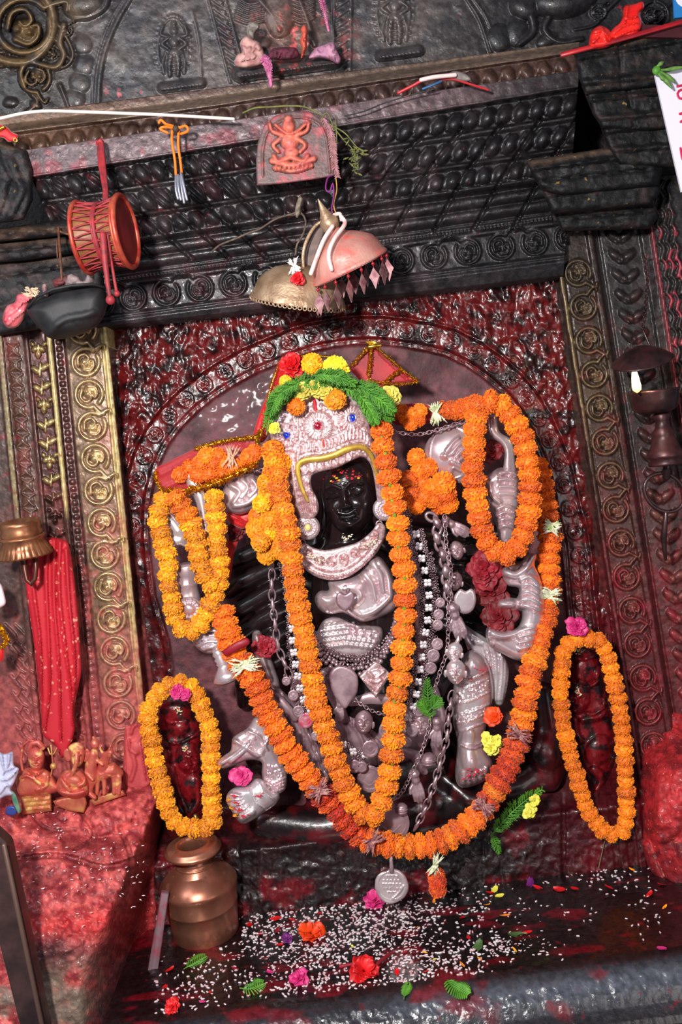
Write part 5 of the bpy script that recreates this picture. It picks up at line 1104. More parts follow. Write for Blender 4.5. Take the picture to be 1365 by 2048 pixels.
# ---- pendants: each a thing
def pend(name, label, cat, outline, Y, mat_, group=None, ring=None, **kw):
    root = empty(name, P(outline[0][0], outline[0][1], Y), label, cat, group)
    shell('plate', outline, Y, mat_, root, **kw)
    if ring: mb = MB(); mb.torus(P(ring[0], ring[1], Y-.004), 5*M(Y), 1.4*M(Y), (.5, -1, 0), 18, 8, sy=.75); mb.build('ring', CH, root)
    return root
pend('leaf_pendant', 'large smooth betel-leaf silver plate hanging under the bead swag', 'pendant', [(681, 1331), (702, 1337), (716, 1354), (715, 1384), (702, 1404), (690, 1417), (674, 1400), (663, 1377), (659, 1352), (666, 1338)], -.315, SILVD, ring=(684, 1328), step=2.6, edge=5, eh=4, thick=4)
pend('heart_pendant', 'small heart-shaped silver pendant over the central silver hands', 'pendant', [(682, 1184), (691, 1188), (704, 1182), (710, 1194), (704, 1212), (691, 1222), (678, 1214), (672, 1202), (674, 1188)], -.345, SILVD, ring=(690, 1176), step=2.2, edge=4, eh=4, thick=4)
def sq_rel(R):
    R.stroke([(722, 1357), (753, 1391), (779, 1353)], 2.5, 4, smooth=False); R.stroke([(727, 1360), (753, 1384), (773, 1356)], 1.5, 5, smooth=False)
    R.blob(752, 1352, 16, 12, -15, 6); R.stroke([(738, 1346), (752, 1356), (768, 1344)], 4, 9); R.stroke([(740, 1362), (752, 1366), (764, 1360)], 3, 8)
pend('square_pendant', 'square embossed silver plaque hanging by its corner beside the betel-leaf plate', 'pendant', [(753, 1322), (782, 1347), (753, 1397), (719, 1353)], -.315, CHASED, step=1.8, edge=4, eh=4, thick=4, smoothn=0, relief=sq_rel)
def coinrel(cx, cy, r):
    return lambda R: [R.stroke(ell(cx, cy, r*.82, r*.82, 0, 20)+[(cx+r*.82, cy)], 1.0, .7, smooth=False), R.blob(cx, cy, r*.3, r*.4, 10, .6), R.stroke([(cx-r*.5, cy+r*.2), (cx, cy+r*.5), (cx+r*.5, cy+r*.1)], 1, .6)]
COINS = [(573, 1362, 9, 'upper dull coin on the left mesh chain', 0), (587, 1391, 11, 'dull coin below the upper one on the left mesh chain', 0), (597, 1423, 12, 'round coin left of the red-stained coin', 0), (612, 1441, 15, 'coin stained bright red near the end of the left chain', 1), (632, 1472, 10, 'small coin peeping out below the red-stained coin', 0), (709, 1533, 13, 'coin hanging left in the pair above the garland V', 0), (724, 1534, 11, 'coin hanging right in the pair above the garland V', 0), (741, 1498, 17, 'thick domed coin between the two arms of the V garland', 0), (740, 1558, 26, 'large plain disc low between the arms of the V garland', 0),
         (881, 1205, 10, 'topmost coin beside the wide ring net', 0), (878, 1229, 11, 'second coin down beside the wide ring net', 0), (876, 1250, 11, 'third coin down beside the wide ring net', 0), (875, 1288, 12, 'fourth coin down beside the wide ring net', 0), (867, 1311, 13, 'fifth coin down beside the wide ring net', 0), (862, 1336, 12, 'coin just above the green fern sprig', 0), (838, 1421, 13, 'coin on the forehead of the mask below the fern', 0), (825, 1461, 13, 'coin at the left cheek of the mask below the fern', 0), (814, 1484, 10, 'small coin hidden beside the garland below the mask', 0), (780, 1462, 22, 'disc half hidden behind the right garland arm', 0), (784, 1647, 36, 'largest plain silver disc behind the point of the V garland', 0)]
M_CR = mat('red_stained_silver', (200, 60, 90), .4, .3, c2=(190, 140, 150), nscale=60)
for x, y, r, lb, red in COINS:
    Y = -.335 if r < 20 else -.31; root = empty('coin', P(x, y, Y), lb, 'coin', 'silver coins and discs'); shell('disc', ell(x, y, r, r*1.05), Y, M_CR if red else SILVD, root, step=1.4, edge=1.0, eh=1.0, thick=3, relief=coinrel(x, y, r), smoothn=40)
    mb = MB(); mb.torus(P(x-2, y-r-2, Y), 3.2*M(Y), .9*M(Y), (.6, -1, 0), 12, 6); mb.build('ring', CH, root)
# inscribed medallion below the garland
def med_rel(R):
    R.stroke(ell(784, 1771, 28, 29, 0, 24)+[(812, 1771)], 1.2, 1.4, smooth=False)
    for i in range(5):
        y = 1752+i*8; w_ = (12, 18, 19, 17, 10)[i]
        x = 784-w_
        while x < 784+w_:
            l = 3+((x*7+i*5) % 4); R.stroke([(x, y), (x+l, y-.6)], .9, 1.8, smooth=False); R.stroke([(x+l*.5, y), (x+l*.5, y+4)], .8, 1.8, smooth=False); x += l+2.2
    R.stroke([(786, 1798), (800, 1784), (808, 1772)], 2, 3)
root = pend('medallion', 'engraved round silver medallion hanging below the garlands against the plinth', 'medallion', [(775, 1741), (784, 1737), (800, 1741), (813, 1755), (818, 1775), (810, 1794), (793, 1805), (778, 1808), (762, 1798), (751, 1778), (752, 1757), (762, 1745)], -.365, SILV, step=1.8, edge=4, eh=3, thick=4, relief=med_rel)
mb = MB(); mb.tube([P(782, 1706, -.365), P(783, 1726, -.375), P(784, 1744, -.375)], [5*M(-.36), 4*M(-.36), 5*M(-.36)], 10, flat=.4); mb.build('bail', CH, root)
# ---- little silver masks, hands and balls strung on the chains
def mask(x, y, s, ang, Y, label, m_=None, eyes='closed', ears=True, knot=False):
    root = empty('mask_pendant', P(x, y, Y), label, 'pendant', 'silver head pendants'); T = Lc(x, y, s, ang)
    if m_ is None: m_ = SILVD
    o = T((-.55, -1.0), (0, -1.25), (.55, -1.0), (.92, -.5), (.95, .1), (.75, .75), (.35, 1.2), (0, 1.32), (-.35, 1.2), (-.75, .75), (-.95, .1), (-.92, -.5))
    pillow('face', o, Y, s*.8, m_, root, center=(x, y), rings=34, smoothn=80, prof=.5, relief=lambda R: face_relief(R, x, y+s*.1, s*.92, ang, 1.5, eyes))
    if ears:
        for q in (-1, 1):
            mb = MB(); e = T((q*1.02, .0), (q*1.05, .35), (q*.98, .6)); mb.tube([P(a, b, Y-.003) for a, b in e], [s*.14*M(Y), s*.17*M(Y), s*.1*M(Y)], 8, flat=.7)
            mb.build('ear', m_, root)
    if knot: mb = MB(); e = T((0, -1.2), (.05, -1.6), (.0, -1.95)); mb.tube([P(a, b, Y) for a, b in e], [s*.3*M(Y), s*.24*M(Y), s*.12*M(Y)], 10); mb.build('topknot', SILV, root)
mask(728, 1444, 19, 3, -.32, 'frowning silver mask with ears hanging at the centre of the waist')
mask(912, 1342, 20, 2, -.335, 'smiling pink silver mask in front of the right knee, lower of two', SILV, 'open')
mask(910, 1303, 16, 14, -.33, 'silver head with topknot above the smiling mask at the knee', SILV, knot=True)
mask(842, 1448, 20, 0, -.315, 'silver mask half covered by coins below the green fern')
mask(914, 1100, 15, -14, -.26, 'tilted silver head beside the thick chain, under the long palm', None)
mask(911, 1162, 15, 8, -.26, 'dull silver head beneath the tilted one along the thick chain', None)
mask(650, 1352, 13, 0, -.28, 'small silver head partly behind the left garland arm', None)
def orb(x, y, r, Y, lb):
    mb = MB(); mb.lathe([(r*M(Y)*math.sin(t), r*M(Y)*math.cos(t)) for t in np.linspace(.01, 3.13, 24)], P(x, y, Y), (.1, 0, 1), 36, fn=lambda a, i: 1+.02*math.cos(a*6))
    for k in (-.4, 0, .4): mb.torus(P(x, y+k*r, Y), r*M(Y)*math.sqrt(1-k*k)*1.0, 1.0*M(Y), (.1, 0, 1), 32, 6)
    tag(mb.build('orb_pendant', SILVD), lb, 'pendant', 'silver ball pendants')
orb(857, 1520, 16, -.32, 'ribbed silver ball pendant between the fine chain and the heavy chain'); orb(803, 1618, 13, -.33, 'smaller silver ball pendant at the bottom of the fine chain')
def smallhand(x, y, L, ang, Y, lb, flip=1, cat='pendant'):
    """open hand, fingers pointing down before rotation."""
    T = Lc(x, y, L/50, ang); mb = MB(); m = M(Y); k = L/50
    def t(L_, r): mb.tube([P(*T((a*flip, b))[0], Y-z*m*k) for a, b, z in L_], [v*m*k for v in r], 10)
    t([(0, -26, 0), (0, -12, 0)], [8, 9]); t([(0, -28, 0), (0, -24, 0)], [11, 11])
    for i, (fx, l) in enumerate(((-8, 19), (-3, 23), (3, 22), (8, 17))): t([(fx*.7, -6, 1), (fx, 5, 3), (fx*1.1, 5+l*.5, 4), (fx*1.1, 5+l, 1)], [4.4, 3.8, 3.4, 2.6])
    t([(-6, -8, 1), (-13, 0, 4), (-15, 9, 5)], [4.4, 3.6, 2.8]); mb.ball(P(*T((0, -3))[0], Y), 1, 14, 10, (11*m*k, 6*m*k, 11*m*k))
    o = mb.build('hand_pendant', SILVD); remesh(o, .0017, 3); tag(o, lb, cat, 'silver hand pendants')
smallhand(874, 1468, 48, 0, -.325, 'silver hand pendant beside the heavy chain, level with the coins'); smallhand(835, 1575, 54, -12, -.33, 'longest silver hand pendant, low on the fine chain'); smallhand(915, 1246, 60, -18, -.315, 'upper silver hand pendant beneath the round eared plate'); smallhand(680, 1420, 40, 0, -.30, 'tiny silver foot-like hand under the betel-leaf plate'); smallhand(915, 1055, 50, -60, -.26, 'silver limb pendant pointing right under the orange cluster')
# ---- head dress
SCARF = mat('crimson_chiffon', (176, 14, 26), .55, 0, c2=(140, 8, 22), nscale=20, bump=(260, .25, .001), sheen=.4); SCB = mat('bright_red_satin', (214, 16, 22), .45, c2=(170, 10, 16), nscale=8, bump=(20, .3, .004), sheen=.3)
TINS = mat('gold_tinsel', (236, 190, 70), .22, .95)
def tinsel(parent, pts, r, n, seed=0, name='tinsel_fringe', l=1.0):
    rd = random.Random(seed); q = crom(pts, n); mb = MB(); mb.tube([P(*t[:3]) for t in q], [.16*r*M(q[0][2])]*n, 6)
    for t in q:
        for k in range(13):
            c = P(t[0]+rd.uniform(-3, 3), t[1]+rd.uniform(-3, 3), t[2]); d = Vector((rd.gauss(0, 1), rd.gauss(-.4, .8), rd.gauss(0, 1))).normalized()*r*l*M(t[2])*rd.uniform(.6, 1.3); w = d.orthogonal().normalized()*.9*M(t[2])
            mb.add([c-w, c+w, c+d+w, c+d-w], [(0, 1, 2, 3)])
    return mb.build(name, TINS, parent, smooth=False)
def wr(pts, w, h): return lambda R: [R.stroke(p, w, h, w*.4) for p in pts]
s1 = empty('red_scarf', P(309, 940, -.25), 'crimson gauze scarf with gold tinsel edges over the left raised arms', 'scarf')
m_g = mat('sheer_crimson_gauze', (190, 14, 24), .5, 0, sheen=.4)
m_g.node_tree.nodes['Principled BSDF'].inputs['Alpha'].default_value = .55
shell('cloth', [(309, 940), (335, 925), (359, 912), (399, 894), (440, 884), (480, 878), (512, 876), (522, 895), (512, 925), (480, 945), (449, 958), (415, 972), (386, 981), (338, 988), (318, 975)], -.272, m_g, s1, step=4, edge=10, eh=6, dome=lambda X, Y: 14*np.exp(-((X-410)/60)**2-((Y-935)/25)**2), relief=wr([[(320, 950), (360, 930), (410, 905)], [(330, 975), (400, 945), (480, 915)], [(470, 885), (500, 900), (505, 925)], [(360, 960), (430, 930), (500, 890)]], 4, 5), thick=2)
tinsel(s1, [(332, 982, -.30), (366, 984, -.305), (386, 979, -.31), (420, 970, -.31), (449, 958, -.31), (480, 944, -.31), (506, 930, -.31)], 9, 70, 1)
tinsel(s1, [(392, 898, -.29), (425, 888, -.29), (460, 880, -.29), (498, 876, -.29), (520, 872, -.29)], 5, 46, 2); tinsel(s1, [(312, 945, -.28), (316, 965, -.28), (326, 985, -.28)], 6, 14, 3)
tinsel(s1, [(512, 930, -.3), (518, 905, -.3), (514, 880, -.3), (520, 862, -.29)], 4, 24, 4)
tuft(s1, 462, 915, -.31, .1, -1, 20, 22, mat('pink_white_petals', (222, 180, 150), .5, c2=(190, 150, 120), nscale=60), 'petal_bunch', 5)
s2 = empty('red_scarf', P(562, 720, -.2), 'bright red veil strip falling behind the crown on the left', 'scarf')
shell('cloth', [(556, 728), (566, 714), (585, 710), (606, 718), (600, 745), (570, 770), (550, 800), (543, 830), (540, 862), (525, 885), (508, 875), (512, 850), (524, 815), (538, 780), (548, 752)], -.19, SCB, s2, step=3, edge=8, eh=7, relief=wr([[(575, 720), (550, 770), (530, 830), (520, 870)], [(590, 725), (560, 780), (540, 840)]], 4, 7), thick=4)
tinsel(s2, [(560, 722, -.215), (550, 750, -.22), (538, 790, -.22), (534, 830, -.22), (518, 880, -.23)], 2.6, 40, 5); tinsel(s2, [(572, 716, -.21), (605, 712, -.21), (640, 712, -.21), (680, 716, -.21)], 3, 30, 6)
s3 = empty('red_scarf', P(744, 690, -.2), 'dark red triangular scarf with gold-fringed folds right of the crown top', 'scarf')
shell('cloth', [(744, 686), (756, 698), (773, 708), (790, 722), (803, 735), (822, 750), (838, 763), (812, 766), (785, 770), (758, 776), (732, 772), (712, 752), (700, 738), (714, 722), (730, 706)], -.20, SCARF, s3, step=3, edge=6, eh=5, relief=wr([[(744, 690), (740, 720), (736, 750)], [(800, 740), (785, 752), (770, 764)], [(760, 705), (790, 735), (815, 760)]], 3, 9), thick=4)
for i, pts in enumerate(([(744, 688), (725, 708), (704, 732)], [(746, 690), (773, 711), (803, 737), (836, 762)], [(743, 695), (741, 722), (737, 752)], [(738, 760), (765, 766), (800, 768), (835, 764)], [(803, 740), (785, 752), (770, 766)])): tinsel(s3, [(x, y, -.222) for x, y in pts], 3.4, 26, 10+i)
mb = MB(); r0 = random.Random(3)
for i in range(9): a = math.radians(-60-i*8); mb.tube([P(744, 692, -.225), P(744+20*math.cos(a), 692+20*math.sin(a)*.5, -.23)], [2*M(-.2), 1*M(-.2)], 6)
mb.tube([P(738, 694, -.23), P(762, 690, -.23)], 4*M(-.2), 8); mb.build('gold_ribbon', TINS, s3)
o = shell('dark_scarf', [(776, 800), (800, 808), (840, 806), (880, 812), (930, 806), (970, 800), (1010, 806), (1030, 830), (1010, 838), (960, 830), (900, 836), (850, 848), (800, 852), (780, 838)], -.20, SCARF, None, step=3.2, edge=8, eh=8, relief=wr([[(790, 820), (850, 830), (930, 818)], [(880, 815), (960, 812), (1020, 824)]], 5, 6), thick=5)
tag(o, 'dark red scarf draped from the crown over the right raised hands', 'scarf')
tinsel(None, [(1016, 840, -.3), (1020, 828, -.3), (1030, 838, -.3)], 8, 14, 21); o = bpy.data.objects['tinsel_fringe.'+'%03d' % 0] if 'tinsel_fringe.000' in bpy.data.objects else [q for q in bpy.data.objects if q.name.startswith('tinsel_fringe') and q.parent is None][-1]
o.name = 'gold_tinsel'; tag(o, 'crumpled gold tinsel knot inside the top of the upper right garland loop', 'tinsel')
tuft(None, 871, 827, -.29, .15, 1, 34, 24, M_TUBE, 'tuberose_bunch', 77); o = [q for q in bpy.data.objects if q.name.startswith('tuberose_bunch') and q.parent is None][-1]; tag(o, 'pale tuberose bunch hanging between orange flowers on the right scarf', 'flowers')
FERN = mat('fresh_green_fern', (62, 122, 34), .5, c2=(98, 160, 48), nscale=30)
def fern_thing(name, label, strands, wid, n, Y, group=None, lift=6, k=1.0):
    mb = MB()
    for i, s in enumerate(strands): fern(mb, s, Y-.006*i, wid, n, k, lift, i+5)
    return tag(mb.build(name, FERN), label, 'foliage', group)
fern_thing('fern_wreath', 'thick green ferny wreath laid over the top of the crown', [
    [(533, 870), (545, 820), (580, 775), (630, 758), (680, 765), (720, 785)], [(545, 845), (560, 800), (600, 772), (650, 768)], [(640, 755), (700, 770), (745, 800), (785, 840)], [(690, 775), (730, 800), (760, 825), (782, 838)],
    [(550, 830), (556, 800), (580, 785)], [(700, 765), (750, 785), (770, 815)], [(720, 790), (742, 822), (752, 848)], [(600, 765), (560, 790), (538, 830)], [(625, 750), (670, 752), (710, 768)], [(735, 785), (760, 800), (788, 825)]], 20, 46, -.375, lift=11, k=.95)
def blossom(name, x, y, Y, r, mt, label, layers=3, n=8, group=None, tilt=(0, -1, .3), cat='flower', seed=1, up=.5, curl=.4):
    mb = MB(); petalflower(mb, x, y, Y, r, layers, n, seed, up, tilt, curl); o = mb.build(name, mt); sd = o.modifiers.new('thick', 'SOLIDIFY'); sd.thickness = .0008; return tag(o, label, cat, group)
ROSE = mat('red_rose_petal', (186, 10, 18), .5, c2=(222, 22, 26), nscale=30); CRIM = mat('crimson_rose_petal', (122, 12, 26), .6, c2=(156, 22, 42), nscale=30); CRD = mat('dark_crimson_petal', (88, 6, 15), .6, c2=(124, 10, 22), nscale=30)
MAG = mat('magenta_petal', (196, 24, 104), .5, c2=(214, 60, 130), nscale=40); YEL = mat('lemon_petal', (232, 222, 60), .5, c2=(246, 240, 110), nscale=40); ORP = mat('orange_red_petal', (214, 44, 10), .5, c2=(236, 80, 16), nscale=20)
blossom('red_rose', 584, 732, -.30, 27, ROSE, 'full red rose on the upper left of the crown wreath', 5, 9, up=.7)
for x, y, s, c, lb in ((624, 728, 46, 'yellow', 'amber marigold between the red rose and the yellow flower atop the crown'), (672, 738, 54, 'lemon', 'large bright yellow marigold at the top of the crown'), (572, 763, 26, 'lemon', 'small yellow flower at the left edge of the crown wreath'), (671, 798, 46, 'yellow', 'orange marigold resting on the front of the silver crown'), (592, 812, 40, 'orange', 'squashed orange marigold tucked at the crown left under the fern')):
    put_flower(None, x, y, -.375, s*.9, c, Vector((random.uniform(-.2, .2), -1, .4)), thick=s*.6); o = [q for q in bpy.data.objects if q.name.startswith('marigold') and q.parent is None and q.type == 'MESH'][-1]; tag(o, lb, 'flower')
for x, y, r, lb in ((606, 784, 20, 'pale yellow blossom under the fern at the left of the crown'), (632, 778, 20, 'pale yellow blossom under the fern at the crown centre'), (652, 784, 17, 'pale yellow blossom beside the orange marigold on the crown'), (752, 792, 20, 'pale yellow blossom on the right tail of the fern wreath'), (780, 794, 22, 'loose yellow blossom under the triangular scarf'), (549, 858, 13, 'tiny yellow blossom at the lower left tip of the wreath')):
    blossom('yellow_blossom', x, y, -.37, r, mat('pale_yellow_petal', (226, 214, 96), .5, c2=(200, 180, 80), nscale=40) if x != 549 else YEL, lb, 4, 11, 'pale yellow blossoms on the crown', seed=int(x), up=.8)
# roses tucked between the hands
for i, (x, y, r, Y, m2, lb, up) in enumerate([(985, 905, 24, -.21, CRD, 'dark crimson rose inside the upper right garland loop', .5), (966, 1140, 40, -.23, CRIM, 'dusty crimson rose, topmost beside the stacked silver fingers', .45), (982, 1184, 40, -.22, CRD, 'dark red rose, middle one beside the stacked silver fingers', .5), (998, 1232, 38, -.25, CRD, 'dark red rose, lowest one in the stacked silver hand', .5), (474, 1064, 20, -.20, CRD, 'deep red rose inside the left arms under the red cloth', .6),
        (530, 1292, 26, -.25, CRIM, 'crushed crimson rose by the heavy chain over the left thigh', .4), (990, 1435, 21, -.27, ORP, 'bright orange-red hibiscus beside the right calf', .7), (482, 1553, 24, -.255, MAG, 'magenta blossom resting above the silver foot', .5), (355, 1383, 17, -.25, MAG, 'pink blossom crowning the left guardian statue', .5), (372, 1389, 14, -.25, MAG, 'second pink blossom on the left guardian statue, nearer the garland', .5), (1155, 1254, 24, -.22, MAG, 'magenta blossom above the right guardian statue', .5), (455, 1220, 15, -.23, CRD, 'small dark red petals behind the left garland junction', .5)]):
    blossom('rose' if m2 is not MAG else 'pink_blossom', x, y, Y, r, m2, lb, 4, 7, seed=i+20, up=up, tilt=(random.uniform(-.3, .3), -1, .35))
o = shell('red_cloth', [(455, 1022), (475, 1028), (503, 1024), (500, 1048), (486, 1058), (466, 1050), (456, 1040)], -.22, SCB, None, step=3, edge=8, eh=9, relief=wr([[(460, 1030), (480, 1040), (498, 1050)]], 4, 6), thick=6); tag(o, 'bright red satin scrap under the upper left silver hand', 'cloth')
o = shell('red_cloth', [(456, 1078), (476, 1080), (468, 1110), (464, 1140), (458, 1160), (450, 1130)], -.20, SCB, None, step=3, edge=6, eh=6, thick=6); tag(o, 'narrow red cloth tail beside the amber garland on the left arms', 'cloth')
for i, (x, y) in enumerate([(975, 1478), (984, 1496), (992, 1484)]): blossom('yellow_blossom', x, y, -.27, 15, YEL, ['lemon blossom just under the hibiscus at the right calf', 'lemon blossom above the silver toes on the right', 'outer lemon blossom between calf and garland'][i], 3, 7, 'lemon blossoms at the right calf', seed=i+50, up=.9)
fern_thing('fern_sprig', 'green fern sprig hooked on the coins below the right ring net', [[(862, 1445), (858, 1410), (856, 1385), (855, 1360)], [(858, 1430), (848, 1412), (840, 1404)], [(860, 1420), (874, 1405), (880, 1396)]], 16, 16, -.35)
# ================================================================ POT, DRUM, BOWL, PARASOLS, LAMPS
COPPER = mat('old_copper', (206, 140, 112), .33, .8, c2=(160, 100, 80), nscale=9, bump=(30, .25, .002), c3=(90, 50, 44), n3=24, f3=(.62, .8))
pb = PZ(414, 1868, 0.0); root = empty('water_pot', pb, 'tall copper water pot with wide lipped rim standing on the wet slab at left', 'pot')
PAX = Vector((0, -.085, 1)).normalized()
mb = MB(); mb.lathe([(.001, .002), (.078, 0), (.089, .004), (.094, .014), (.0975, .06), (.1015, .1), (.103, .101), (.1027, .105), (.1075, .152), (.111, .16), (.109, .167), (.094, .186), (.070, .203), (.053, .213), (.052, .217), (.056, .220), (.054, .224), (.047, .227), (.049, .231), (.046, .235), (.044, .246), (.046, .253)], pb, PAX, seg=72); mb.build('vessel', COPPER, root)
mb = MB(); mb.lathe([(.046, .252), (.062, .255), (.078, .259), (.081, .265), (.0805, .269), (.076, .271), (.073, .279), (.068, .282), (.055, .279), (.052, .283), (.044, .284), (.041, .280), (.039, .267), (.041, .24), (.066, .205), (.098, .155), (.094, .05), (.001, .04)], pb, PAX, seg=72); mb.build('rim', COPPER, root)
mb = MB(); h0 = pb+Vector((.012, .05, .268)); mb.tube([h0, h0+Vector((-.002, .004, .03)), h0+Vector((-.006, .006, .056)), h0+Vector((-.007, .006, .064))], [.010, .0075, .0085, .006], 14); mb.build('spout', mat('brass_spout', (176, 150, 90), .35, .8, c2=(120, 84, 50), nscale=60), root)
# drum
DRW = mat('drum_shell_wood', (150, 96, 52), .5, 0, c2=(120, 74, 40), nscale=24, bump=(60, .4, .002), c3=(200, 170, 150), n3=40, f3=(.66, .72)); DRR = mat('red_drum_cord', (168, 42, 48), .6, c2=(120, 40, 48), nscale=50); DRH = mat('copper_drum_hoop', (214, 104, 76), .4, .45, c2=(180, 40, 40), nscale=30)
A, B = P(168, 476, -.46), P(252, 463, -.475); ax = (B-A).normalized(); Ln = (B-A).length; R0 = 68*M(-.46)
root = empty('hand_drum', (A+B)/2, 'small red laced hourglass drum hanging on a red ribbon at upper left', 'drum')
prof = [(R0*v, Ln*t) for v, t in ((.96, 0), (.90, .1), (.84, .3), (.80, .48), (.84, .7), (.91, .9), (.96, 1))]
mb = MB(); mb.lathe(prof, A, ax, 40); mb.build('shell', DRW, root)
mb = MB(); mb.torus(A, 1, .006, ax, 48, 8, sx=R0, sy=R0); mb.torus(B, 1, .007, ax, 48, 8, sx=R0, sy=R0); mb.torus(B-ax*.008, 1, .004, ax, 48, 8, sx=R0*.98, sy=R0*.98); mb.build('hoop', DRH, root)
mb = MB(); mb.lathe([(.001, .004), (R0*.5, .003), (R0*.97, 0)], B, ax, 40); mb.build('drumhead', mat('red_drum_skin_front', (150, 40, 38), .45, c2=(110, 22, 28), nscale=20), root); mb = MB(); mb.lathe([(.001, -.004), (R0*.5, -.003), (R0*.97, 0)], A, ax, 40); mb.build('drumhead', mat('red_drum_skin', (150, 40, 38), .45, c2=(110, 22, 28), nscale=20), root)
mb = MB(); x0 = ax.orthogonal().normalized(); y0 = ax.cross(x0)
def dp(t, a, k=1.0): return A+ax*(Ln*t)+(x0*math.cos(a)+y0*math.sin(a))*R0*k
for i in range(22):
    a = i*2*math.pi/22; b = a+math.pi/22
    mb.tube([dp(0, a, 1.0), dp(.25, (a*3+b)/4, .93), dp(.5, b, .87)], .0023, 5); mb.tube([dp(0, a+2*math.pi/22, 1.0), dp(.25, b+.05, .93), dp(.5, b, .87)], .0023, 5)
    mb.tube([dp(1, a, 1.0), dp(.75, (a*3+b)/4, .93), dp(.5, b, .87)], .0023, 5); mb.tube([dp(1, a+2*math.pi/22, 1.0), dp(.75, b+.05, .93), dp(.5, b, .87)], .0023, 5)
mb.torus(dp(.5, 0, 0), 1, .005, ax, 36, 8, sx=R0*.87, sy=R0*.87); mb.torus(dp(.46, 0, 0), 1, .004, ax, 36, 8, sx=R0*.87, sy=R0*.87); o = mb.build('lacing', DRR, root); o['kind'] = 'stuff'
mb = MB(); mb.tube([P(202, 283, -.37), P(206, 330, -.40), P(211, 380, -.46), P(211, 405, -.49)], .0075, 8, flat=.3); mb.tube([P(197, 288, -.37), P(200, 330, -.40), P(209, 378, -.46)], .005, 8, flat=.3); mb.tube([P(196, 286, -.37), P(201, 281, -.375), P(205, 287, -.37)], .006, 8); mb.build('ribbon', DRR, root)
for pts in ([(206, 468, -.56), (210, 520, -.56), (216, 570, -.55), (221, 600, -.55)], [(214, 470, -.55), (222, 520, -.53), (230, 565, -.52), (234, 587, -.52)]):
    mb = MB(); mb.tube([P(*q) for q in pts], [.008, .0075, .006, .005] if pts[0][0] < 210 else [.006, .004, .004, .004], 10); mb.ball(P(*pts[-1]), .0115 if pts[0][0] < 210 else .008, 14, 10); mb.build('striker', DRR, root)
# iron bowl
IRON = mat('burnt_iron', (22, 22, 24), .6, .1, c2=(46, 44, 46), nscale=18, bump=(90, .3, .002), c3=(120, 50, 60), n3=22, f3=(.68, .73))
root = empty('iron_bowl', P(135, 620, -.36), 'soot-black iron bowl hanging tilted at the left over the brass jamb', 'bowl')
shell('bowl_body', [(53, 618), (72, 596), (105, 580), (145, 572), (185, 569), (208, 576), (214, 600), (211, 625), (196, 650), (165, 668), (125, 678), (98, 676), (82, 660), (64, 640)], -.36, IRON, root, step=3, edge=34, eh=60, thick=50, relief=lambda R: R.stroke([(95, 672), (125, 640), (170, 630), (205, 622)], 8, 5, add=True))
mb = MB(); mb.tube([P(55, 616, -.40), P(74, 594, -.44), P(105, 579, -.45), P(145, 571, -.45), P(185, 568, -.44), P(209, 575, -.40)], 3*M(-.4), 8); mb.build('bowl_rim', IRON, root)
mb = MB(); mb.tube([P(117, 455, -.33), P(119, 490, -.36), P(122, 530, -.42), P(124, 560, -.42)], .0035, 7); mb.tube([P(116, 462, -.335), P(128, 466, -.335), P(142, 470, -.335)], .0035, 6); mb.tube([P(113, 480, -.34), P(115, 515, -.36)], .002, 6); mb.build('hanging_cord', mat('burnt_cord', (120, 70, 40), .7, c2=(70, 44, 36), nscale=60), root)
for i, (out, c1, c2, lb) in enumerate((([(128, 560), (140, 548), (155, 552), (166, 562), (178, 545), (188, 548), (186, 565), (170, 572), (150, 575), (132, 574)], (150, 130, 128), (90, 70, 74), 'grey dried petals heaped on the iron bowl'), ([(106, 562), (118, 554), (136, 552), (140, 562), (128, 570), (110, 574)], (120, 40, 40), (70, 40, 44), 'dull red rag inside the iron bowl'), ([(84, 572), (92, 568), (97, 582), (96, 594), (88, 592)], (190, 160, 150), (110, 60, 70), 'small pale curl of peel at the left rim of the bowl'))):
    o = shell('dried_petals' if i != 1 else 'rag', out, -.41, mat('withered_petal', c1, .7, c2=c2, nscale=60, bump=(120, .6, .003)), None, step=2.6, edge=6, eh=8, thick=6, relief=wr([[(out[0][0]+5, out[0][1]+4), (out[3][0], out[3][1]+4), (out[-1][0]-3, out[-1][1])]], 4, 6)); tag(o, lb, 'dried flowers' if i != 1 else 'rag')
PLAS = mat('pink_plastic_bag', (222, 84, 100), .25, c2=(236, 130, 136), nscale=26, bump=(40, .8, .006), coat=.5)
o = shell('plastic_bag', [(6, 630), (14, 612), (30, 604), (34, 590), (52, 586), (72, 590), (62, 604), (54, 620), (46, 640), (34, 654), (16, 656), (6, 644)], -.33, PLAS, None, step=2.6, edge=16, eh=20, thick=14, relief=wr([[(12, 630), (30, 622), (50, 600)], [(16, 648), (30, 636), (48, 622)], [(36, 600), (50, 604), (62, 596)], [(10, 640), (22, 620), (30, 610)]], 4, 9)); tag(o, 'crumpled pink plastic bag hanging left of the iron bowl', 'bag')
tuft(None, 64, 584, -.35, -1, -.35, 18, 20, mat('straw_bristle', (206, 180, 150), .7), 'straw_tuft', 12); tag([q for q in bpy.data.objects if q.name.startswith('straw_tuft')][0], 'frayed straw tuft between the pink bag and the iron bowl', 'straw')
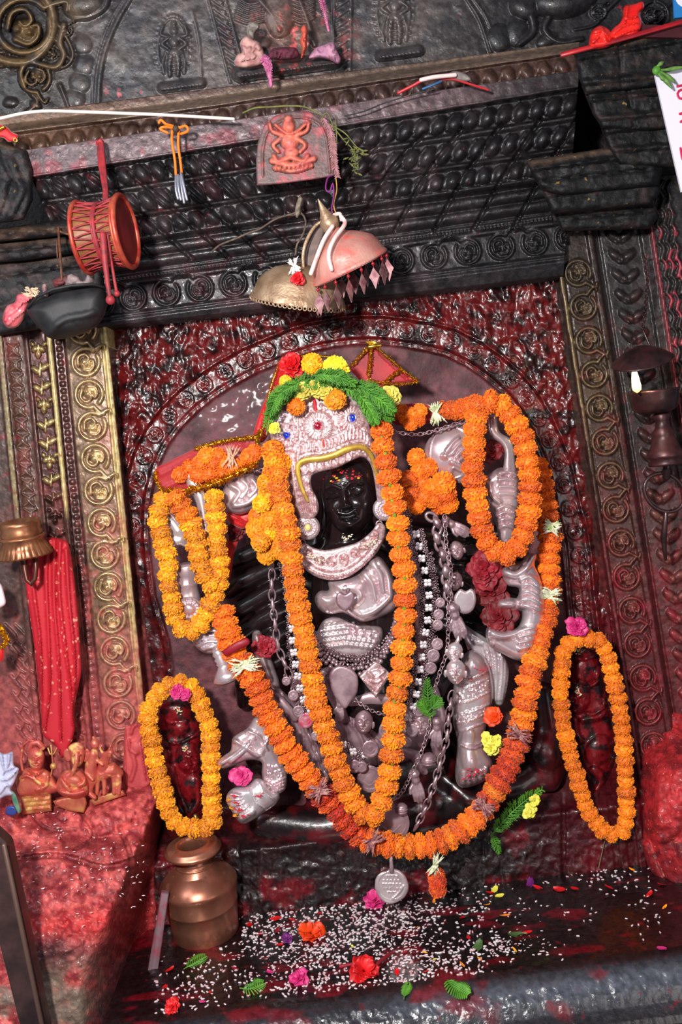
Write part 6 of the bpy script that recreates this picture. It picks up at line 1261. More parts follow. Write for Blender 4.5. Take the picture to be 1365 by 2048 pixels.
# hanging silver parasols
PARA = mat('kumkum_stained_silver', (216, 158, 144), .42, .3, c2=(196, 120, 112), nscale=14, bump=(150, .5, .002), c3=(222, 90, 80), n3=28, f3=(.55, .72)); PARB = mat('tarnished_gilt_silver', (196, 166, 136), .42, .45, c2=(150, 118, 92), nscale=20, bump=(150, .6, .0025), kind='noise')
LEAFM = mat('stained_leaf_plate', (170, 130, 130), .4, .5, c2=(120, 70, 76), nscale=50)
def parasol(name, label, c, apex, r_px, Y, prof, m_, scallop=0, toward=.35):
    k = M(Y); C = P(c[0], c[1], Y); ax = (P(apex[0], apex[1], Y)-C).normalized(); vd = (C-cam.location).normalized(); ax = (ax-ax.dot(vd)*vd).normalized(); ax = (ax-vd*toward).normalized()
    root = empty(name, C, label, 'parasol', 'silver votive parasols')
    seg = 72; fn = (lambda a, i: 1+.035*math.cos(a*seg/4)*(i == 0)) if scallop else None
    mb = MB(); mb.lathe([(r*k, h*k) for r, h in prof], C, ax, seg, fn); mb.lathe([(r*k*.96, (h-2)*k) for r, h in prof], C, ax, seg); o = mb.build('canopy', m_, root)
    return root, C, ax, k
pr = [(80, -3), (81, 0), (79, 4), (76, 8), (73, 24), (66, 38), (52, 50), (40, 58), (28, 64), (18, 70), (14, 78)]
root, C, ax, k = parasol('votive_parasol', 'pink-stained silver parasol with pointed finial and leaf pendants hanging at the lintel', (700, 534), (666, 461), 80, -.38, pr, PARA, toward=.05)
mb = MB(); mb.lathe([(13*k, 76*k), (17*k, 82*k), (19*k, 92*k), (17*k, 100*k), (12*k, 104*k), (14*k, 107*k), (10*k, 112*k), (5*k, 126*k), (1*k, 142*k)], C, ax, 32); mb.build('finial', PARB, root)
x0 = ax.cross(Vector((0, 1, 0))).normalized(); y0 = ax.cross(x0)
lf = [(0, 0, 0), (-8, 0, -13), (-11, 0, -18), (-7, 0, -24), (0, 0, -42), (7, 0, -24), (11, 0, -18), (8, 0, -13)]
for i in range(18):
    a = 2*math.pi*i/18; p = C+(x0*math.cos(a)+y0*math.sin(a))*79*k+ax*(-2*k)
    mb = MB(); rz = Matrix.Rotation(random.uniform(-.9, .9), 3, 'Z'); s = k*random.uniform(.92, 1.08)
    vs = [rz @ Vector((x, y-1.2, z))*s+p-Vector((0, 0, 16*k)) for x, y, z in lf]+[rz @ Vector((x, y+1.2, z))*s+p-Vector((0, 0, 16*k)) for x, y, z in lf]; n = 8
    mb.add(vs, [tuple(range(8)), tuple(range(15, 7, -1))]+[(j, (j+1) % 8, 8+(j+1) % 8, 8+j) for j in range(8)])
    lo = mb.build('leaf_pendant', LEAFM, root, smooth=False)
    mb = MB(); mb.ball(p-Vector((0, 0, 9*k)), 3.6*k, 8, 6); mb.tube([p, p-Vector((0, 0, 17*k))], .8*k, 5); mb.build('red_bead', mat('red_bead', (150, 24, 36), .4) if i == 0 else bpy.data.materials['red_bead'], lo)
WICK = mat('cotton_cord', (222, 206, 200), .8, c2=(226, 130, 130), nscale=30, fac=(.5, .75))
def cord(name, label, pts, r, m_, cat='cord', group=None, parent=None, n=30, seg=8):
    q = crom([P(*p) for p in pts], n); mb = MB(); rr2 = r if not hasattr(r, '__len__') else list(np.interp(np.linspace(0, 1, n), np.linspace(0, 1, len(r)), r)); mb.tube([Vector(v) for v in q], rr2, seg); o = mb.build(name, m_, parent)
    return tag(o, label, cat, group) if label else o
cord('cotton_cord', None, [(666, 452, -.43), (648, 480, -.44), (632, 520, -.45), (622, 548, -.45)], .0055, WICK, parent=root); cord('cotton_cord', None, [(682, 432, -.42), (690, 448, -.44), (668, 480, -.475), (658, 510, -.485), (664, 540, -.475)], .0055, WICK, parent=root); cord('cotton_cord', None, [(668, 430, -.4), (680, 428, -.41), (684, 440, -.41)], .005, WICK, parent=root)
root, C, ax, k = parasol('votive_parasol', 'gilt silver parasol with scalloped rim partly behind the pink-stained one', (597, 594), (603, 540), 92, -.28, [(93, -8), (92, 0), (89, 6), (86, 12), (82, 26), (70, 40), (52, 52), (34, 58), (18, 62), (2, 66)], PARB, scallop=1, toward=.10)
mb = MB()
for i in range(60): a = 2*math.pi*i/60; x1 = ax.cross(Vector((0, 1, 0))).normalized(); y1 = ax.cross(x1); mb.torus(C+(x1*math.cos(a)+y1*math.sin(a))*92*k-ax*(11*k), 3.6*k, 1.3*k, (math.cos(a), -1, 0), 10, 5)
mb.build('ring_fringe', PARB, root)['kind'] = 'stuff'
root = empty('votive_parasol', P(630, 490, -.27), 'dark flattened parasol standing on edge behind the pink-stained one', 'parasol', 'silver votive parasols')
shell('canopy', [(650, 440), (636, 448), (618, 475), (607, 505), (608, 535), (618, 556), (630, 558), (636, 530), (645, 495), (656, 462)], -.28, mat('dark_tin', (60, 44, 42), .45, .4, c2=(96, 74, 66), nscale=30), root, step=3, edge=8, eh=14, thick=6)
cord('rim', None, [(648, 440, -.32), (628, 456, -.32), (610, 492, -.33), (607, 530, -.33), (618, 558, -.32)], .005, PARB, parent=root)
blossom('red_flower', 596, 558, -.40, 15, mat('scarlet_petal', (206, 20, 30), .5), 'small scarlet flower stuck between the two parasols', 3, 7, seed=91, up=.8)
tuft(None, 588, 533, -.38, -.4, -1, 16, 20, mat('white_jasmine', (232, 220, 214), .6), 'jasmine_spray', 14); tag([q for q in bpy.data.objects if q.name.startswith('jasmine_spray')][0], 'white jasmine bits lying on top of the gilt parasol', 'flowers')
# cords, twigs and wires on the lintel
cord('withered_creeper', 'curling dry stem across the mouldings left of the parasols', [(425, 503, -.23), (440, 490, -.24), (470, 478, -.25), (500, 465, -.25), (520, 458, -.25), (552, 438, -.26), (585, 428, -.27), (600, 424, -.28), (612, 442, -.29), (606, 470, -.3), (594, 490, -.3), (592, 508, -.3)], .0028, mat('dry_brown_stem', (110, 92, 78), .7, c2=(70, 56, 50), nscale=80), 'creeper')
o = shell('dry_leaf', [(600, 392), (606, 398), (602, 412), (600, 428), (594, 436), (590, 424), (594, 404)], -.29, mat('dry_leaf_grey', (140, 126, 110), .7, c2=(90, 76, 66), nscale=80), None, step=2, edge=3, eh=3, thick=3); tag(o, 'dry grey leaf knotted at the bend of the dry stem', 'leaf')
cord('white_conduit', 'thin white plastic conduit stretched across the ledge at upper left', [(-60, 252, -.42), (0, 237, -.41), (50, 226, -.41), (100, 222, -.41), (200, 225, -.41), (330, 230, -.41), (468, 238, -.40)], .0042, mat('white_conduit_plastic', (224, 214, 206), .4), 'pipe')
PURP = mat('purple_thread', (120, 30, 110), .6); cord('purple_thread', 'purple thread loops holding up the silver parasols', [(668, 350, -.36), (656, 356, -.37), (652, 378, -.38), (660, 384, -.38), (666, 366, -.38), (668, 392, -.38), (664, 420, -.39), (672, 440, -.39)], .0022, PURP, 'thread'); cord('yellow_thread', 'thin yellow thread twisted beside the purple one above the parasols', [(672, 352, -.36), (674, 380, -.37), (668, 410, -.38), (676, 436, -.38)], .0016, mat('yellow_thread', (190, 140, 60), .6), 'thread')
ORT = mat('orange_thread', (246, 120, 20), .6)
root = empty('thread_tassel', P(345, 250, -.4), 'orange thread hanging from the lintel edge with silver metal tassels', 'tassel')
for p in ([(346, 252, -.40), (344, 280, -.41), (350, 320, -.41), (352, 350, -.4)], [(358, 254, -.40), (357, 290, -.41), (362, 330, -.41), (364, 352, -.4)], [(358, 256, -.41), (372, 252, -.42), (376, 262, -.42), (362, 268, -.41)], [(346, 252, -.41), (332, 248, -.42), (322, 240, -.42), (318, 246, -.42)], [(346, 256, -.41), (330, 254, -.42), (320, 258, -.42), (336, 266, -.42)]): cord('thread', None, p, .0034, ORT, parent=root, n=16)
for i, (x, y) in enumerate(((352, 352), (356, 350), (361, 352), (365, 354), (362, 346))): cord('metal_rod', None, [(x, y, -.41), (x+2+i*1.5-2, y+25, -.42), (x+4+i*1.8, y+46+i % 3*4, -.42)], .0034, mat('tassel_silver', (176, 176, 190), .3, .7) if i == 0 else bpy.data.materials['tassel_silver'], parent=root, n=10)
mb = MB(); mb.ball(P(352, 258, -.41), .009, 10, 8); mb.build('knot', mat('dark_knot', (60, 50, 44), .7), root)
RW = mat('red_wire', (186, 40, 48), .45); 
for i, (nm, lb, pts, r, m2) in enumerate((('red_wire', 'red wire curving up from the ledge at upper right of centre', [(797, 186, -.37), (825, 172, -.38), (850, 160, -.39), (905, 150, -.39)], .004, RW), ('white_wire', 'white-pink cable stub lying on the ledge beside the red wires', [(842, 160, -.395), (870, 154, -.40), (912, 150, -.40)], .0055, mat('white_wire', (226, 196, 192), .45)), ('red_wire', 'thin red wire trailing right along the ledge', [(880, 160, -.38), (905, 158, -.385), (940, 168, -.38), (978, 180, -.37)], .003, RW), ('blue_wire', 'short blue wire end beside the cable stub', [(846, 178, -.38), (866, 170, -.385), (884, 162, -.385)], .003, mat('blue_wire', (40, 90, 140), .5)), ('black_wire', 'thin black wire sagging along the grey stone band', [(690, 232, -.36), (730, 222, -.365), (770, 206, -.365), (830, 188, -.37), (870, 178, -.38)], .0018, IRON))): cord(nm, lb, pts, r, m2, 'wire')
o = shell('grey_rag', [(900, 146), (915, 142), (935, 150), (942, 160), (925, 162), (905, 156)], -.385, mat('grey_rag', (150, 140, 136), .8, c2=(100, 90, 90), nscale=60), None, step=2.4, edge=5, eh=6, thick=5); tag(o, 'grey rag wad tied at the cable ends on the ledge', 'rag')
# carved plaque on the lintel
def plaque_rel(R):
    R.stroke([(526, 352), (526, 300), (540, 258), (580, 236), (625, 240), (648, 262), (656, 300), (660, 345)], 2.5, 5)
    R.blob(578, 252, 13, 16, 0, 16); R.blob(577, 238, 10, 8, 0, 14); R.blob(580, 282, 20, 20, 0, 15); R.blob(584, 305, 16, 12, 0, 12)
    for s in (-1, 1): R.stroke([(579+s*14, 270), (579+s*34, 262), (579+s*40, 246)], 6, 13, 4); R.stroke([(579+s*14, 276), (579+s*32, 290), (579+s*22, 304)], 6, 13, 4); R.stroke([(582, 314), (582+s*24, 322), (582+s*34, 312)], 7, 14, 5)
    R.stroke([(552, 250), (566, 262), (580, 268), (596, 262), (612, 248)], 4, 17); R.stroke([(545, 322), (585, 330), (628, 318)], 7, 12); R.stroke([(550, 336), (588, 342), (622, 332)], 6, 10)
    for i in range(9): R.blob(552+i*9, 338-i*.8, 4, 6, 0, 14)
def plaque_col(X, Y, h):
    n = fbm(X/18, Y/18, 4, 5); c = cmix(LC((84, 66, 66)), LC((120, 90, 88)), n); hot = sstep(3, 12, h)*sstep(.3, .5, n+.12); c = cmix(c, cmix(LC((206, 84, 84)), LC((226, 130, 90)), n), hot*.9); return cmix(c, LC((176, 70, 80)), sstep(.5, .7, n)*.6)
M_PLQ = attrmat('kumkum_stained_plaque', .5, (120, .5, .003), 0)
o = shell('stone_plaque', [(514, 371), (512, 320), (516, 285), (528, 252), (550, 232), (582, 222), (620, 224), (646, 240), (662, 268), (668, 310), (670, 352), (620, 360), (560, 368)], -.36, M_PLQ, None, step=2, edge=4, eh=4, thick=26, smoothn=0, relief=plaque_rel, colfn=plaque_col); tag(o, 'small arched stone plaque with a red-smeared seated deity on the lintel', 'plaque')
DRY = mat('dried_lilac_flowers', (176, 120, 130), .7, c2=(120, 84, 76), nscale=70); DRG = mat('dried_olive_stem', (120, 118, 60), .7, c2=(84, 90, 44), nscale=60)
root = empty('dried_garland', P(650, 235, -.40), 'withered lilac flower garland hanging right of the stone plaque', 'garland'); rd = random.Random(6)
for pts in ([(648, 238, -.40), (660, 262, -.41), (664, 300, -.41), (676, 352, -.41)], [(660, 250, -.40), (666, 280, -.41), (670, 320, -.41)]):
    q = crom([P(*p) for p in pts], 26); mb = MB(); mb.tube([Vector(v) for v in q], .0024, 6)
    for i, v in enumerate(q):
        for s in (-1, 1): d = Vector((s*rd.uniform(.5, 1), -.4, -.8)).normalized(); mb.tube([Vector(v), Vector(v)+d*.011], [.0036, .0012], 6)
    mb.build('flower_braid', DRY, root)
for pts in ([(655, 246, -.40), (690, 266, -.41), (712, 292, -.42), (726, 300, -.42)], [(664, 250, -.40), (688, 280, -.41), (706, 300, -.42), (712, 330, -.42)], [(642, 240, -.40), (655, 226, -.40), (670, 262, -.41)], [(672, 240, -.4), (674, 290, -.41), (672, 345, -.41)]): cord('dry_twig', None, pts, [.0022, .001], DRG, parent=root, n=14)
mb = MB()
for i in range(40):
    x, y = rd.choice([(712, 300), (720, 305), (716, 330), (700, 280), (706, 318)]); p = P(x+rd.gauss(0, 5), y+rd.gauss(0, 7), -.42); d = Vector((rd.gauss(0, 1), -.3, -abs(rd.gauss(0, 1)))).normalized(); mb.tube([p, p+d*.01, p+d*.016], [.001, .0028, .0006], 5)
mb.build('withered_leaves', DRG, root)['kind'] = 'stuff'
cord('dry_vine', 'dry twig vine lying over the top of the stone plaque', [(486, 226, -.40), (510, 216, -.40), (540, 214, -.40), (575, 212, -.41), (610, 214, -.41), (640, 228, -.41)], .0022, DRG, 'twig')
# offerings on the carved shelf
PK = mat('pale_pink_cloth', (206, 160, 152), .8, c2=(150, 96, 96), nscale=40, bump=(60, .6, .004))
SH = [([(470, 130), (474, 110), (484, 104), (480, 86), (492, 72), (505, 78), (520, 86), (528, 104), (530, 124), (512, 132), (490, 136)], PK, 'crumpled_cloth', 'crumpled pale pink cloth heap at the left of the carved shelf', 'cloth'),
      ([(496, 74), (494, 56), (500, 44), (514, 46), (520, 54), (512, 66), (508, 80)], mat('grey_rag_tip', (150, 140, 132), .8, c2=(110, 100, 92), nscale=40), 'crumpled_cloth', 'grey twisted cloth tip sticking up from the pink heap', 'cloth'),
      ([(538, 116), (545, 98), (570, 94), (592, 96), (598, 108), (590, 118), (560, 120)], mat('wine_petals', (110, 40, 62), .8, c2=(70, 30, 40), nscale=60, bump=(120, .8, .005)), 'withered_petals', 'dark wine-coloured petal heap in the middle of the shelf', 'petals'),
      ([(618, 116), (632, 96), (648, 90), (668, 84), (674, 100), (682, 118), (676, 128), (660, 120), (640, 116)], mat('lilac_tissue', (196, 140, 164), .7, c2=(166, 110, 140), nscale=40, bump=(70, .8, .005)), 'tissue_flower', 'crumpled lilac tissue flower at the right of the shelf', 'flower'),
      ([(602, 116), (604, 96), (600, 84), (604, 68), (602, 58), (610, 50), (616, 62), (614, 80), (614, 96), (608, 112)], mat('coral_clay', (226, 92, 76), .6, c2=(190, 90, 60), nscale=40), 'clay_figure', 'slim coral-orange clay figure standing on the carved shelf', 'figurine')]
for out, m2, nm, lb, cat in SH:
    cx = sum(p[0] for p in out)/len(out); cy = sum(p[1] for p in out)/len(out); rd = random.Random(int(cx))
    o = shell(nm, out, -.24, m2, None, step=2.4, edge=9, eh=12, thick=10, relief=lambda R: [R.stroke([(cx+rd.uniform(-22, 22), cy+rd.uniform(-20, 20)) for _ in range(3)], 5, 9, 2) for _ in range(7)]); tag(o, lb, cat)
def celosia(name, lb, pts, r): 
    rd = random.Random(len(lb)); q = crom([P(*p) for p in pts], 24); mb = MB(); mb.tube([Vector(v) for v in q], r*.3, 6)
    for i, v in enumerate(q):
        for k in range(7): a = rd.uniform(0, 6.28); d = Vector((math.cos(a), -abs(math.sin(a)), -.7)).normalized(); w = r*(1-.75*i/23); mb.tube([Vector(v), Vector(v)+d*w], [w*.28, w*.1], 5)
    return tag(mb.build(name, mat('celosia_magenta', (176, 70, 128), .7, c2=(206, 130, 160), nscale=90)), lb, 'flower')
celosia('cockscomb_spike', 'magenta cockscomb spike drooping over the front of the shelf', [(530, 112, -.28), (536, 128, -.30), (540, 150, -.31), (542, 172, -.31)], .018); celosia('cockscomb_spike', 'magenta cockscomb spike hanging from above at the right of the niche', [(640, -20, -.24), (646, 10, -.24), (652, 36, -.24), (658, 62, -.24)], .013)
# red cloth bundle and stick on the right corner
RPL = mat('red_plastic', (216, 24, 20), .25, c2=(236, 50, 40), nscale=14, bump=(50, .7, .005), coat=.5)
root = empty('red_bundle', P(1230, 80, -.40), 'knotted bright red plastic bundle lying on the top right cornice', 'bundle')
shell('pouch', [(1182, 98), (1179, 80), (1186, 60), (1202, 51), (1218, 58), (1228, 72), (1226, 86), (1212, 96)], -.40, RPL, root, step=2.2, edge=14, eh=18, thick=14, relief=wr([[(1190, 64), (1205, 62), (1222, 76)], [(1206, 58), (1212, 76), (1222, 84)], [(1186, 84), (1200, 74)]], 4, 7))
shell('tied_end', [(1220, 70), (1228, 56), (1240, 46), (1246, 34), (1250, 12), (1268, 8), (1287, 3), (1289, 16), (1281, 26), (1285, 44), (1282, 60), (1270, 76), (1250, 76), (1232, 82)], -.405, RPL, root, step=2.2, edge=10, eh=12, thick=10, relief=wr([[(1228, 66), (1250, 52), (1278, 46)], [(1232, 74), (1256, 64), (1280, 58)], [(1248, 36), (1266, 36), (1282, 30)], [(1256, 14), (1254, 30), (1250, 48)]], 3.5, 7))
mb = MB(); mb.tube([P(1124, 110, -.40), P(1160, 100, -.41), P(1230, 82, -.42), P(1300, 62, -.42), P(1440, 22, -.42)], [.006]*5, 10, flat=.5); tag(mb.build('red_stick', mat('red_painted_stick', (176, 20, 30), .4, c2=(120, 16, 26), nscale=20)), 'long red painted stick lying on the top right cornice under the bundle', 'stick')
mb = MB(); mb.box(P(1345, 72, -.37), (.26, .06, .03), Matrix.Rotation(.14-ROLL*0, 3, 'Y')); o = mb.build('wooden_rail', mat('dark_red_wood', (76, 18, 26), .5, c2=(50, 14, 20), nscale=20), smooth=False); tag(o, 'dark red wooden rail end beneath the stick at upper right', 'rail')
# signs at the right edge
SGW = mat('white_board', (226, 220, 232), .4)
def quadboard(name, pts, Y, m2, th=.008, parent=None):
    mb = MB(); f = [P(x, y, Y) for x, y in pts]; b = [v+Vector((0, th, 0)) for v in f]; n = len(f); mb.add(f+b, [tuple(range(n))[::-1], tuple(range(n, 2*n))]+[(i, (i+1) % n, n+(i+1) % n, n+i) for i in range(n)]); return mb.build(name, m2, parent, smooth=False)
root = empty('sign_board', P(1400, 240, -.42), 'white board with red lettering leaning at the right edge', 'sign'); quadboard('board', [(1311, 150), (1440, 122), (1490, 352), (1364, 384)], -.42, SGW, parent=root)
SGR = mat('sign_red_paint', (206, 24, 78), .5)
for strokes in ([[(1355, 173), (1378, 168)], [(1374, 169), (1382, 202)], [(1374, 180), (1362, 180), (1356, 188), (1362, 198), (1374, 192)], [(1396, 164), (1420, 158)], [(1412, 160), (1420, 192)]], [[(1360, 228), (1400, 218)], [(1366, 228), (1370, 238), (1362, 244)], [(1386, 222), (1394, 250)]], [[(1362, 296), (1366, 318), (1372, 320)], [(1376, 296), (1400, 290)]]):
    mb = MB()
    for s in strokes: mb.tube([P(x, y, -.4205) for x, y in crom(s, 10)[:, :2]], 2.4*M(-.42), 6, flat=.25)
    mb.build('lettering', SGR, root)
root = empty('sign_board', P(1380, 10, -.30), 'blue and white poster corner at the top right edge', 'sign'); quadboard('poster', [(1346, -40), (1430, -60), (1440, 26), (1350, 36)], -.30, mat('poster_blue', (40, 120, 190), .4), parent=root); mb = MB()
mb.ball(P(1376, -8, -.302), 1, 24, 10, (24*M(-.3), .002, 22*M(-.3))); mb.build('white_emblem', SGW, root)
GT = mat('marigold_green_stem', (110, 150, 70), .6, c2=(70, 110, 40), nscale=50)
root = empty('green_twig', P(1318, 140, -.44), 'green leafy twig tied over the top corner of the white board', 'twig')
for i, pts in enumerate(([(1308, 138, -.44), (1330, 140, -.45), (1370, 134, -.45)], [(1316, 140, -.45), (1336, 152, -.455), (1350, 164, -.455)], [(1316, 142, -.45), (1332, 160, -.455), (1344, 176, -.455)], [(1312, 136, -.45), (1322, 128, -.455), (1328, 124, -.455)], [(1316, 144, -.45), (1325, 156, -.455), (1336, 160, -.455)])): cord('stem', None, pts, [.003, .0035, .006, .002], GT, parent=root, n=12)
mb = MB(); mb.ball(P(1314, 141, -.45), .011, 10, 8, (1, .8, 1)); mb.build('green_knot', FERN, root)
# oil lamp on the right
LAMP = mat('oily_black_bronze', (38, 24, 24), .34, .35, c2=(72, 40, 40), nscale=20, bump=(60, .3, .002), coat=.2)
root = empty('oil_lamp', P(1315, 800, -.24), 'hanging black bronze oil lamp with a burning flame at the right', 'lamp'); k = M(-.24); up = Vector((.0, 0, 1))
mb = MB(); c = P(1284, 712, -.28); axl = Vector((-.12, -.30, .95)).normalized(); mb.lathe([(1*k, 18*k), (16*k, 17*k), (36*k, 8*k), (58*k, -7*k), (61*k, -10*k), (58*k, -10*k), (34*k, 3*k), (1*k, 12*k)], c, axl, 48, fn=lambda a, i: 1+.04*math.cos(a*2)); mb.build('hood', LAMP, root)
mb = MB(); c = P(1312, 826, -.24); mb.lathe([(1*k, 2*k), (30*k, 0), (44*k, 10*k), (47*k, 28*k), (49*k, 42*k), (50*k, 46*k), (45*k, 46*k), (42*k, 30*k), (1*k, 24*k)], c, (.02, 0, 1), 44); mb.build('oil_cup', LAMP, root)
mb = MB(); c = P(1334, 930, -.24); mb.lathe([(1*k, 0), (34*k, 0), (36*k, 5*k), (30*k, 12*k), (36*k, 16*k), (38*k, 21*k), (30*k, 32*k), (24*k, 50*k), (20*k, 60*k), (23*k, 66*k), (15*k, 76*k), (13*k, 90*k), (18*k, 100*k), (12*k, 106*k)], c, (0, 0, 1), 40); mb.build('stem', mat('red_brown_bronze', (84, 44, 44), .4, .4, c2=(56, 30, 32), nscale=30), root)
mb = MB(); mb.torus(P(1330, 985, -.2), 36*k, 4*k, (0, -1, 0), 36, 8, sy=1.25); mb.tube([P(1335, 930, -.22), P(1334, 955, -.21)], 8*k, 10); mb.tube([P(1333, 1025, -.2), P(1328, 1075, -.19), P(1332, 1120, -.18)], [5*k, 7*k, 3*k], 8); mb.build('ring_bracket', LAMP, root)
mb = MB(); mb.tube([P(1266, 700, -.27), P(1262, 680, -.26), P(1272, 662, -.24), P(1288, 662, -.24), P(1300, 690, -.26)], 2.2*k, 8); mb.build('bail', LAMP, root)
mb = MB(); chain(mb, [(1290, 512, -.16), (1296, 560, -.18), (1292, 610, -.20), (1286, 662, -.23)], 26, 5, 3, 1.0); mb.build('chain', LAMP, root)
FL = bpy.data.materials.new('flame'); FL.use_nodes = True; nt = FL.node_tree; b = nt.nodes['Principled BSDF']; b.inputs['Base Color'].default_value = (0, 0, 0, 1); tc = N(nt, 'ShaderNodeTexCoord'); sp = N(nt, 'ShaderNodeSeparateXYZ'); nt.links.new(tc.outputs['Generated'], sp.inputs[0]); r = N(nt, 'ShaderNodeValToRGB'); r.color_ramp.elements[0].color = (1, .35, .05, 1); r.color_ramp.elements[1].color = (1, .78, .42, 1); r.color_ramp.elements[1].position = .35; nt.links.new(sp.outputs['Z'], r.inputs[0]); nt.links.new(r.outputs[0], b.inputs['Emission Color']); b.inputs['Emission Strength'].default_value = 5.5
mb = MB(); c = P(1276, 786, -.30); mb.lathe([(1*k, 0), (8*k, 6*k), (9*k, 14*k), (7*k, 30*k), (4.2*k, 46*k), (2.2*k, 60*k), (.3*k, 74*k)], c, (-.05, 0, 1), 20); mb.build('flame', FL, root)
mb = MB(); mb.tube([P(1290, 796, -.26), P(1277, 784, -.30)], 3*k, 8); mb.build('wick', BLACK, root)
l = bpy.data.lights.new('lamp_flame_light', 'POINT'); l.energy = .5; l.color = (1, .6, .25); l.shadow_soft_size = .02; o = bpy.data.objects.new('lamp_flame_light', l); COL.objects.link(o); o.location = P(1276, 752, -.335)
# brass lamp holder and red cloth at the left
HB = mat('copper_brass_holder', (190, 130, 92), .34, .75, c2=(140, 88, 62), nscale=24, bump=(70, .2, .001)); k = M(-.28)
root = empty('lamp_holder', P(44, 1100, -.28), 'copper oil lamp cup with pleated skirt and hook at the left edge', 'lamp'); c = P(50, 1104, -.28)
mb = MB(); mb.lathe([(1*k, 2*k), (44*k, -4*k), (52*k, -8*k), (53*k, -4*k), (46*k, 10*k), (40*k, 24*k), (44*k, 28*k), (46*k, 32*k), (40*k, 34*k)], c, (0, -.08, 1), 84, fn=lambda a, i: 1+.035*math.cos(a*28)*(1 <= i <= 4)); mb.build('pleated_skirt', HB, root)
mb = MB(); mb.lathe([(38*k, 32*k), (42*k, 40*k), (38*k, 46*k), (41*k, 56*k), (40*k, 64*k), (36*k, 64*k), (32*k, 52*k), (1*k, 48*k)], c, (0, -.08, 1), 60); mb.build('cup', HB, root)
mb = MB(); mb.tube([P(46, 1108, -.28), P(48, 1124, -.28), P(50, 1140, -.285), P(54, 1160, -.29), P(62, 1168, -.29), P(70, 1158, -.29), P(72, 1135, -.285), P(70, 1104, -.28)], [9*k, 7*k, 6*k, 5*k, 5*k, 5*k, 5*k, 5*k], 12); mb.build('hook', mat('dark_bronze', (96, 54, 44), .4, .6), root)
RC = newmat('red_spangled_cloth'); nt, b = RC[1], RC[2]; tc = N(nt, 'ShaderNodeTexCoord'); v = N(nt, 'ShaderNodeTexVoronoi', Scale=62.0); nt.links.new(tc.outputs['Object'], v.inputs['Vector']); mr = N(nt, 'ShaderNodeMapRange'); mr.inputs[1].default_value = .2; mr.inputs[2].default_value = .34; mr.inputs[3].default_value = .8; mr.inputs[4].default_value = 0; nt.links.new(v.outputs['Distance'], mr.inputs[0])
n2 = N(nt, 'ShaderNodeTexNoise', Scale=34.0); nt.links.new(tc.outputs['Object'], n2.inputs['Vector']); m3 = N(nt, 'ShaderNodeMapRange'); m3.inputs[1].default_value = .5; m3.inputs[2].default_value = .58; nt.links.new(n2.outputs['Fac'], m3.inputs[0]); mu = N(nt, 'ShaderNodeMath', operation='MULTIPLY'); nt.links.new(mr.outputs[0], mu.inputs[0]); nt.links.new(m3.outputs[0], mu.inputs[1])
mx = N(nt, 'ShaderNodeMix', data_type='RGBA'); nt.links.new(mu.outputs[0], mx.inputs[0]); mx.inputs[6].default_value = L4((186, 26, 42)); mx.inputs[7].default_value = L4((236, 170, 140)); nt.links.new(mx.outputs[2], b.inputs['Base Color']); b.inputs['Roughness'].default_value = .6
o = shell('red_cloth', [(44, 1120), (66, 1092), (91, 1076), (114, 1076), (136, 1086), (145, 1129), (155, 1213), (162, 1314), (163, 1345), (150, 1410), (150, 1454), (143, 1486), (125, 1517), (110, 1490), (86, 1470), (82, 1420), (75, 1350), (68, 1290), (56, 1210), (50, 1160)], -.20, RC[0], None, step=3, edge=8, eh=8, thick=8, smoothn=110, relief=wr([[(100, 1085), (92, 1140), (96, 1250), (100, 1340), (98, 1400), (90, 1460)], [(120, 1085), (118, 1180), (130, 1290), (142, 1380), (146, 1450)], [(76, 1095), (66, 1160), (80, 1280), (84, 1400)], [(108, 1080), (108, 1200), (118, 1330), (122, 1480)], [(132, 1100), (138, 1200), (150, 1320), (148, 1400)]], 5, 9))
tag(o, 'long red cloth with tiny pale dots hanging under the copper lamp cup', 'cloth')
# ---- small gilt figurines on the ledge
GILT = mat('kumkum_dusted_gilt', (214, 116, 92), .42, .35, c2=(196, 84, 78), nscale=22, bump=(110, .5, .003), c3=(222, 186, 110), n3=30, f3=(.55, .68))
GILTB = mat('gilt_base', (206, 160, 96), .42, .4, c2=(190, 92, 76), nscale=30, bump=(90, .4, .002))
def fig(name, label, Y, x, y): return empty(name, P(x, y, Y), label, 'figurine', 'small gilt figurines on the red ledge')
r1 = fig('deity_figurine', 'seated gilt figurine holding a trident on a box base, at the far left', -.22, 72, 1620)
shell('base', [(42, 1588), (102, 1582), (104, 1622), (44, 1630)], -.22, GILTB, r1, step=2.4, edge=4, eh=6, thick=20, smoothn=0, relief=lambda R: [R.stroke([(44, 1594+i*9), (102, 1588+i*9)], 2.5, 4, smooth=False) for i in range(4)])
shell('body', [(32, 1560), (36, 1545), (54, 1536), (66, 1536), (84, 1536), (102, 1546), (114, 1566), (122, 1580), (100, 1588), (60, 1592), (38, 1590)], -.235, GILT, r1, step=2.2, edge=14, eh=16, thick=14, relief=lambda R: [R.stroke([(40, 1556), (56, 1552), (80, 1568), (84, 1580)], 4, 10), R.stroke([(96, 1552), (92, 1572), (74, 1580)], 4, 10), R.stroke([(56, 1540), (72, 1550), (86, 1540)], 2.5, 10), R.stroke([(62, 1542), (74, 1560), (96, 1570)], 1.5, 9)])
pillow('head', [(72, 1494), (58, 1502), (56, 1518), (62, 1536), (72, 1544), (83, 1536), (89, 1518), (86, 1502)], -.25, 15, GILT, r1, center=(72, 1519), rings=26, smoothn=60, relief=lambda R: face_relief(R, 72, 1521, 15, 0, 1.6, 'open'))
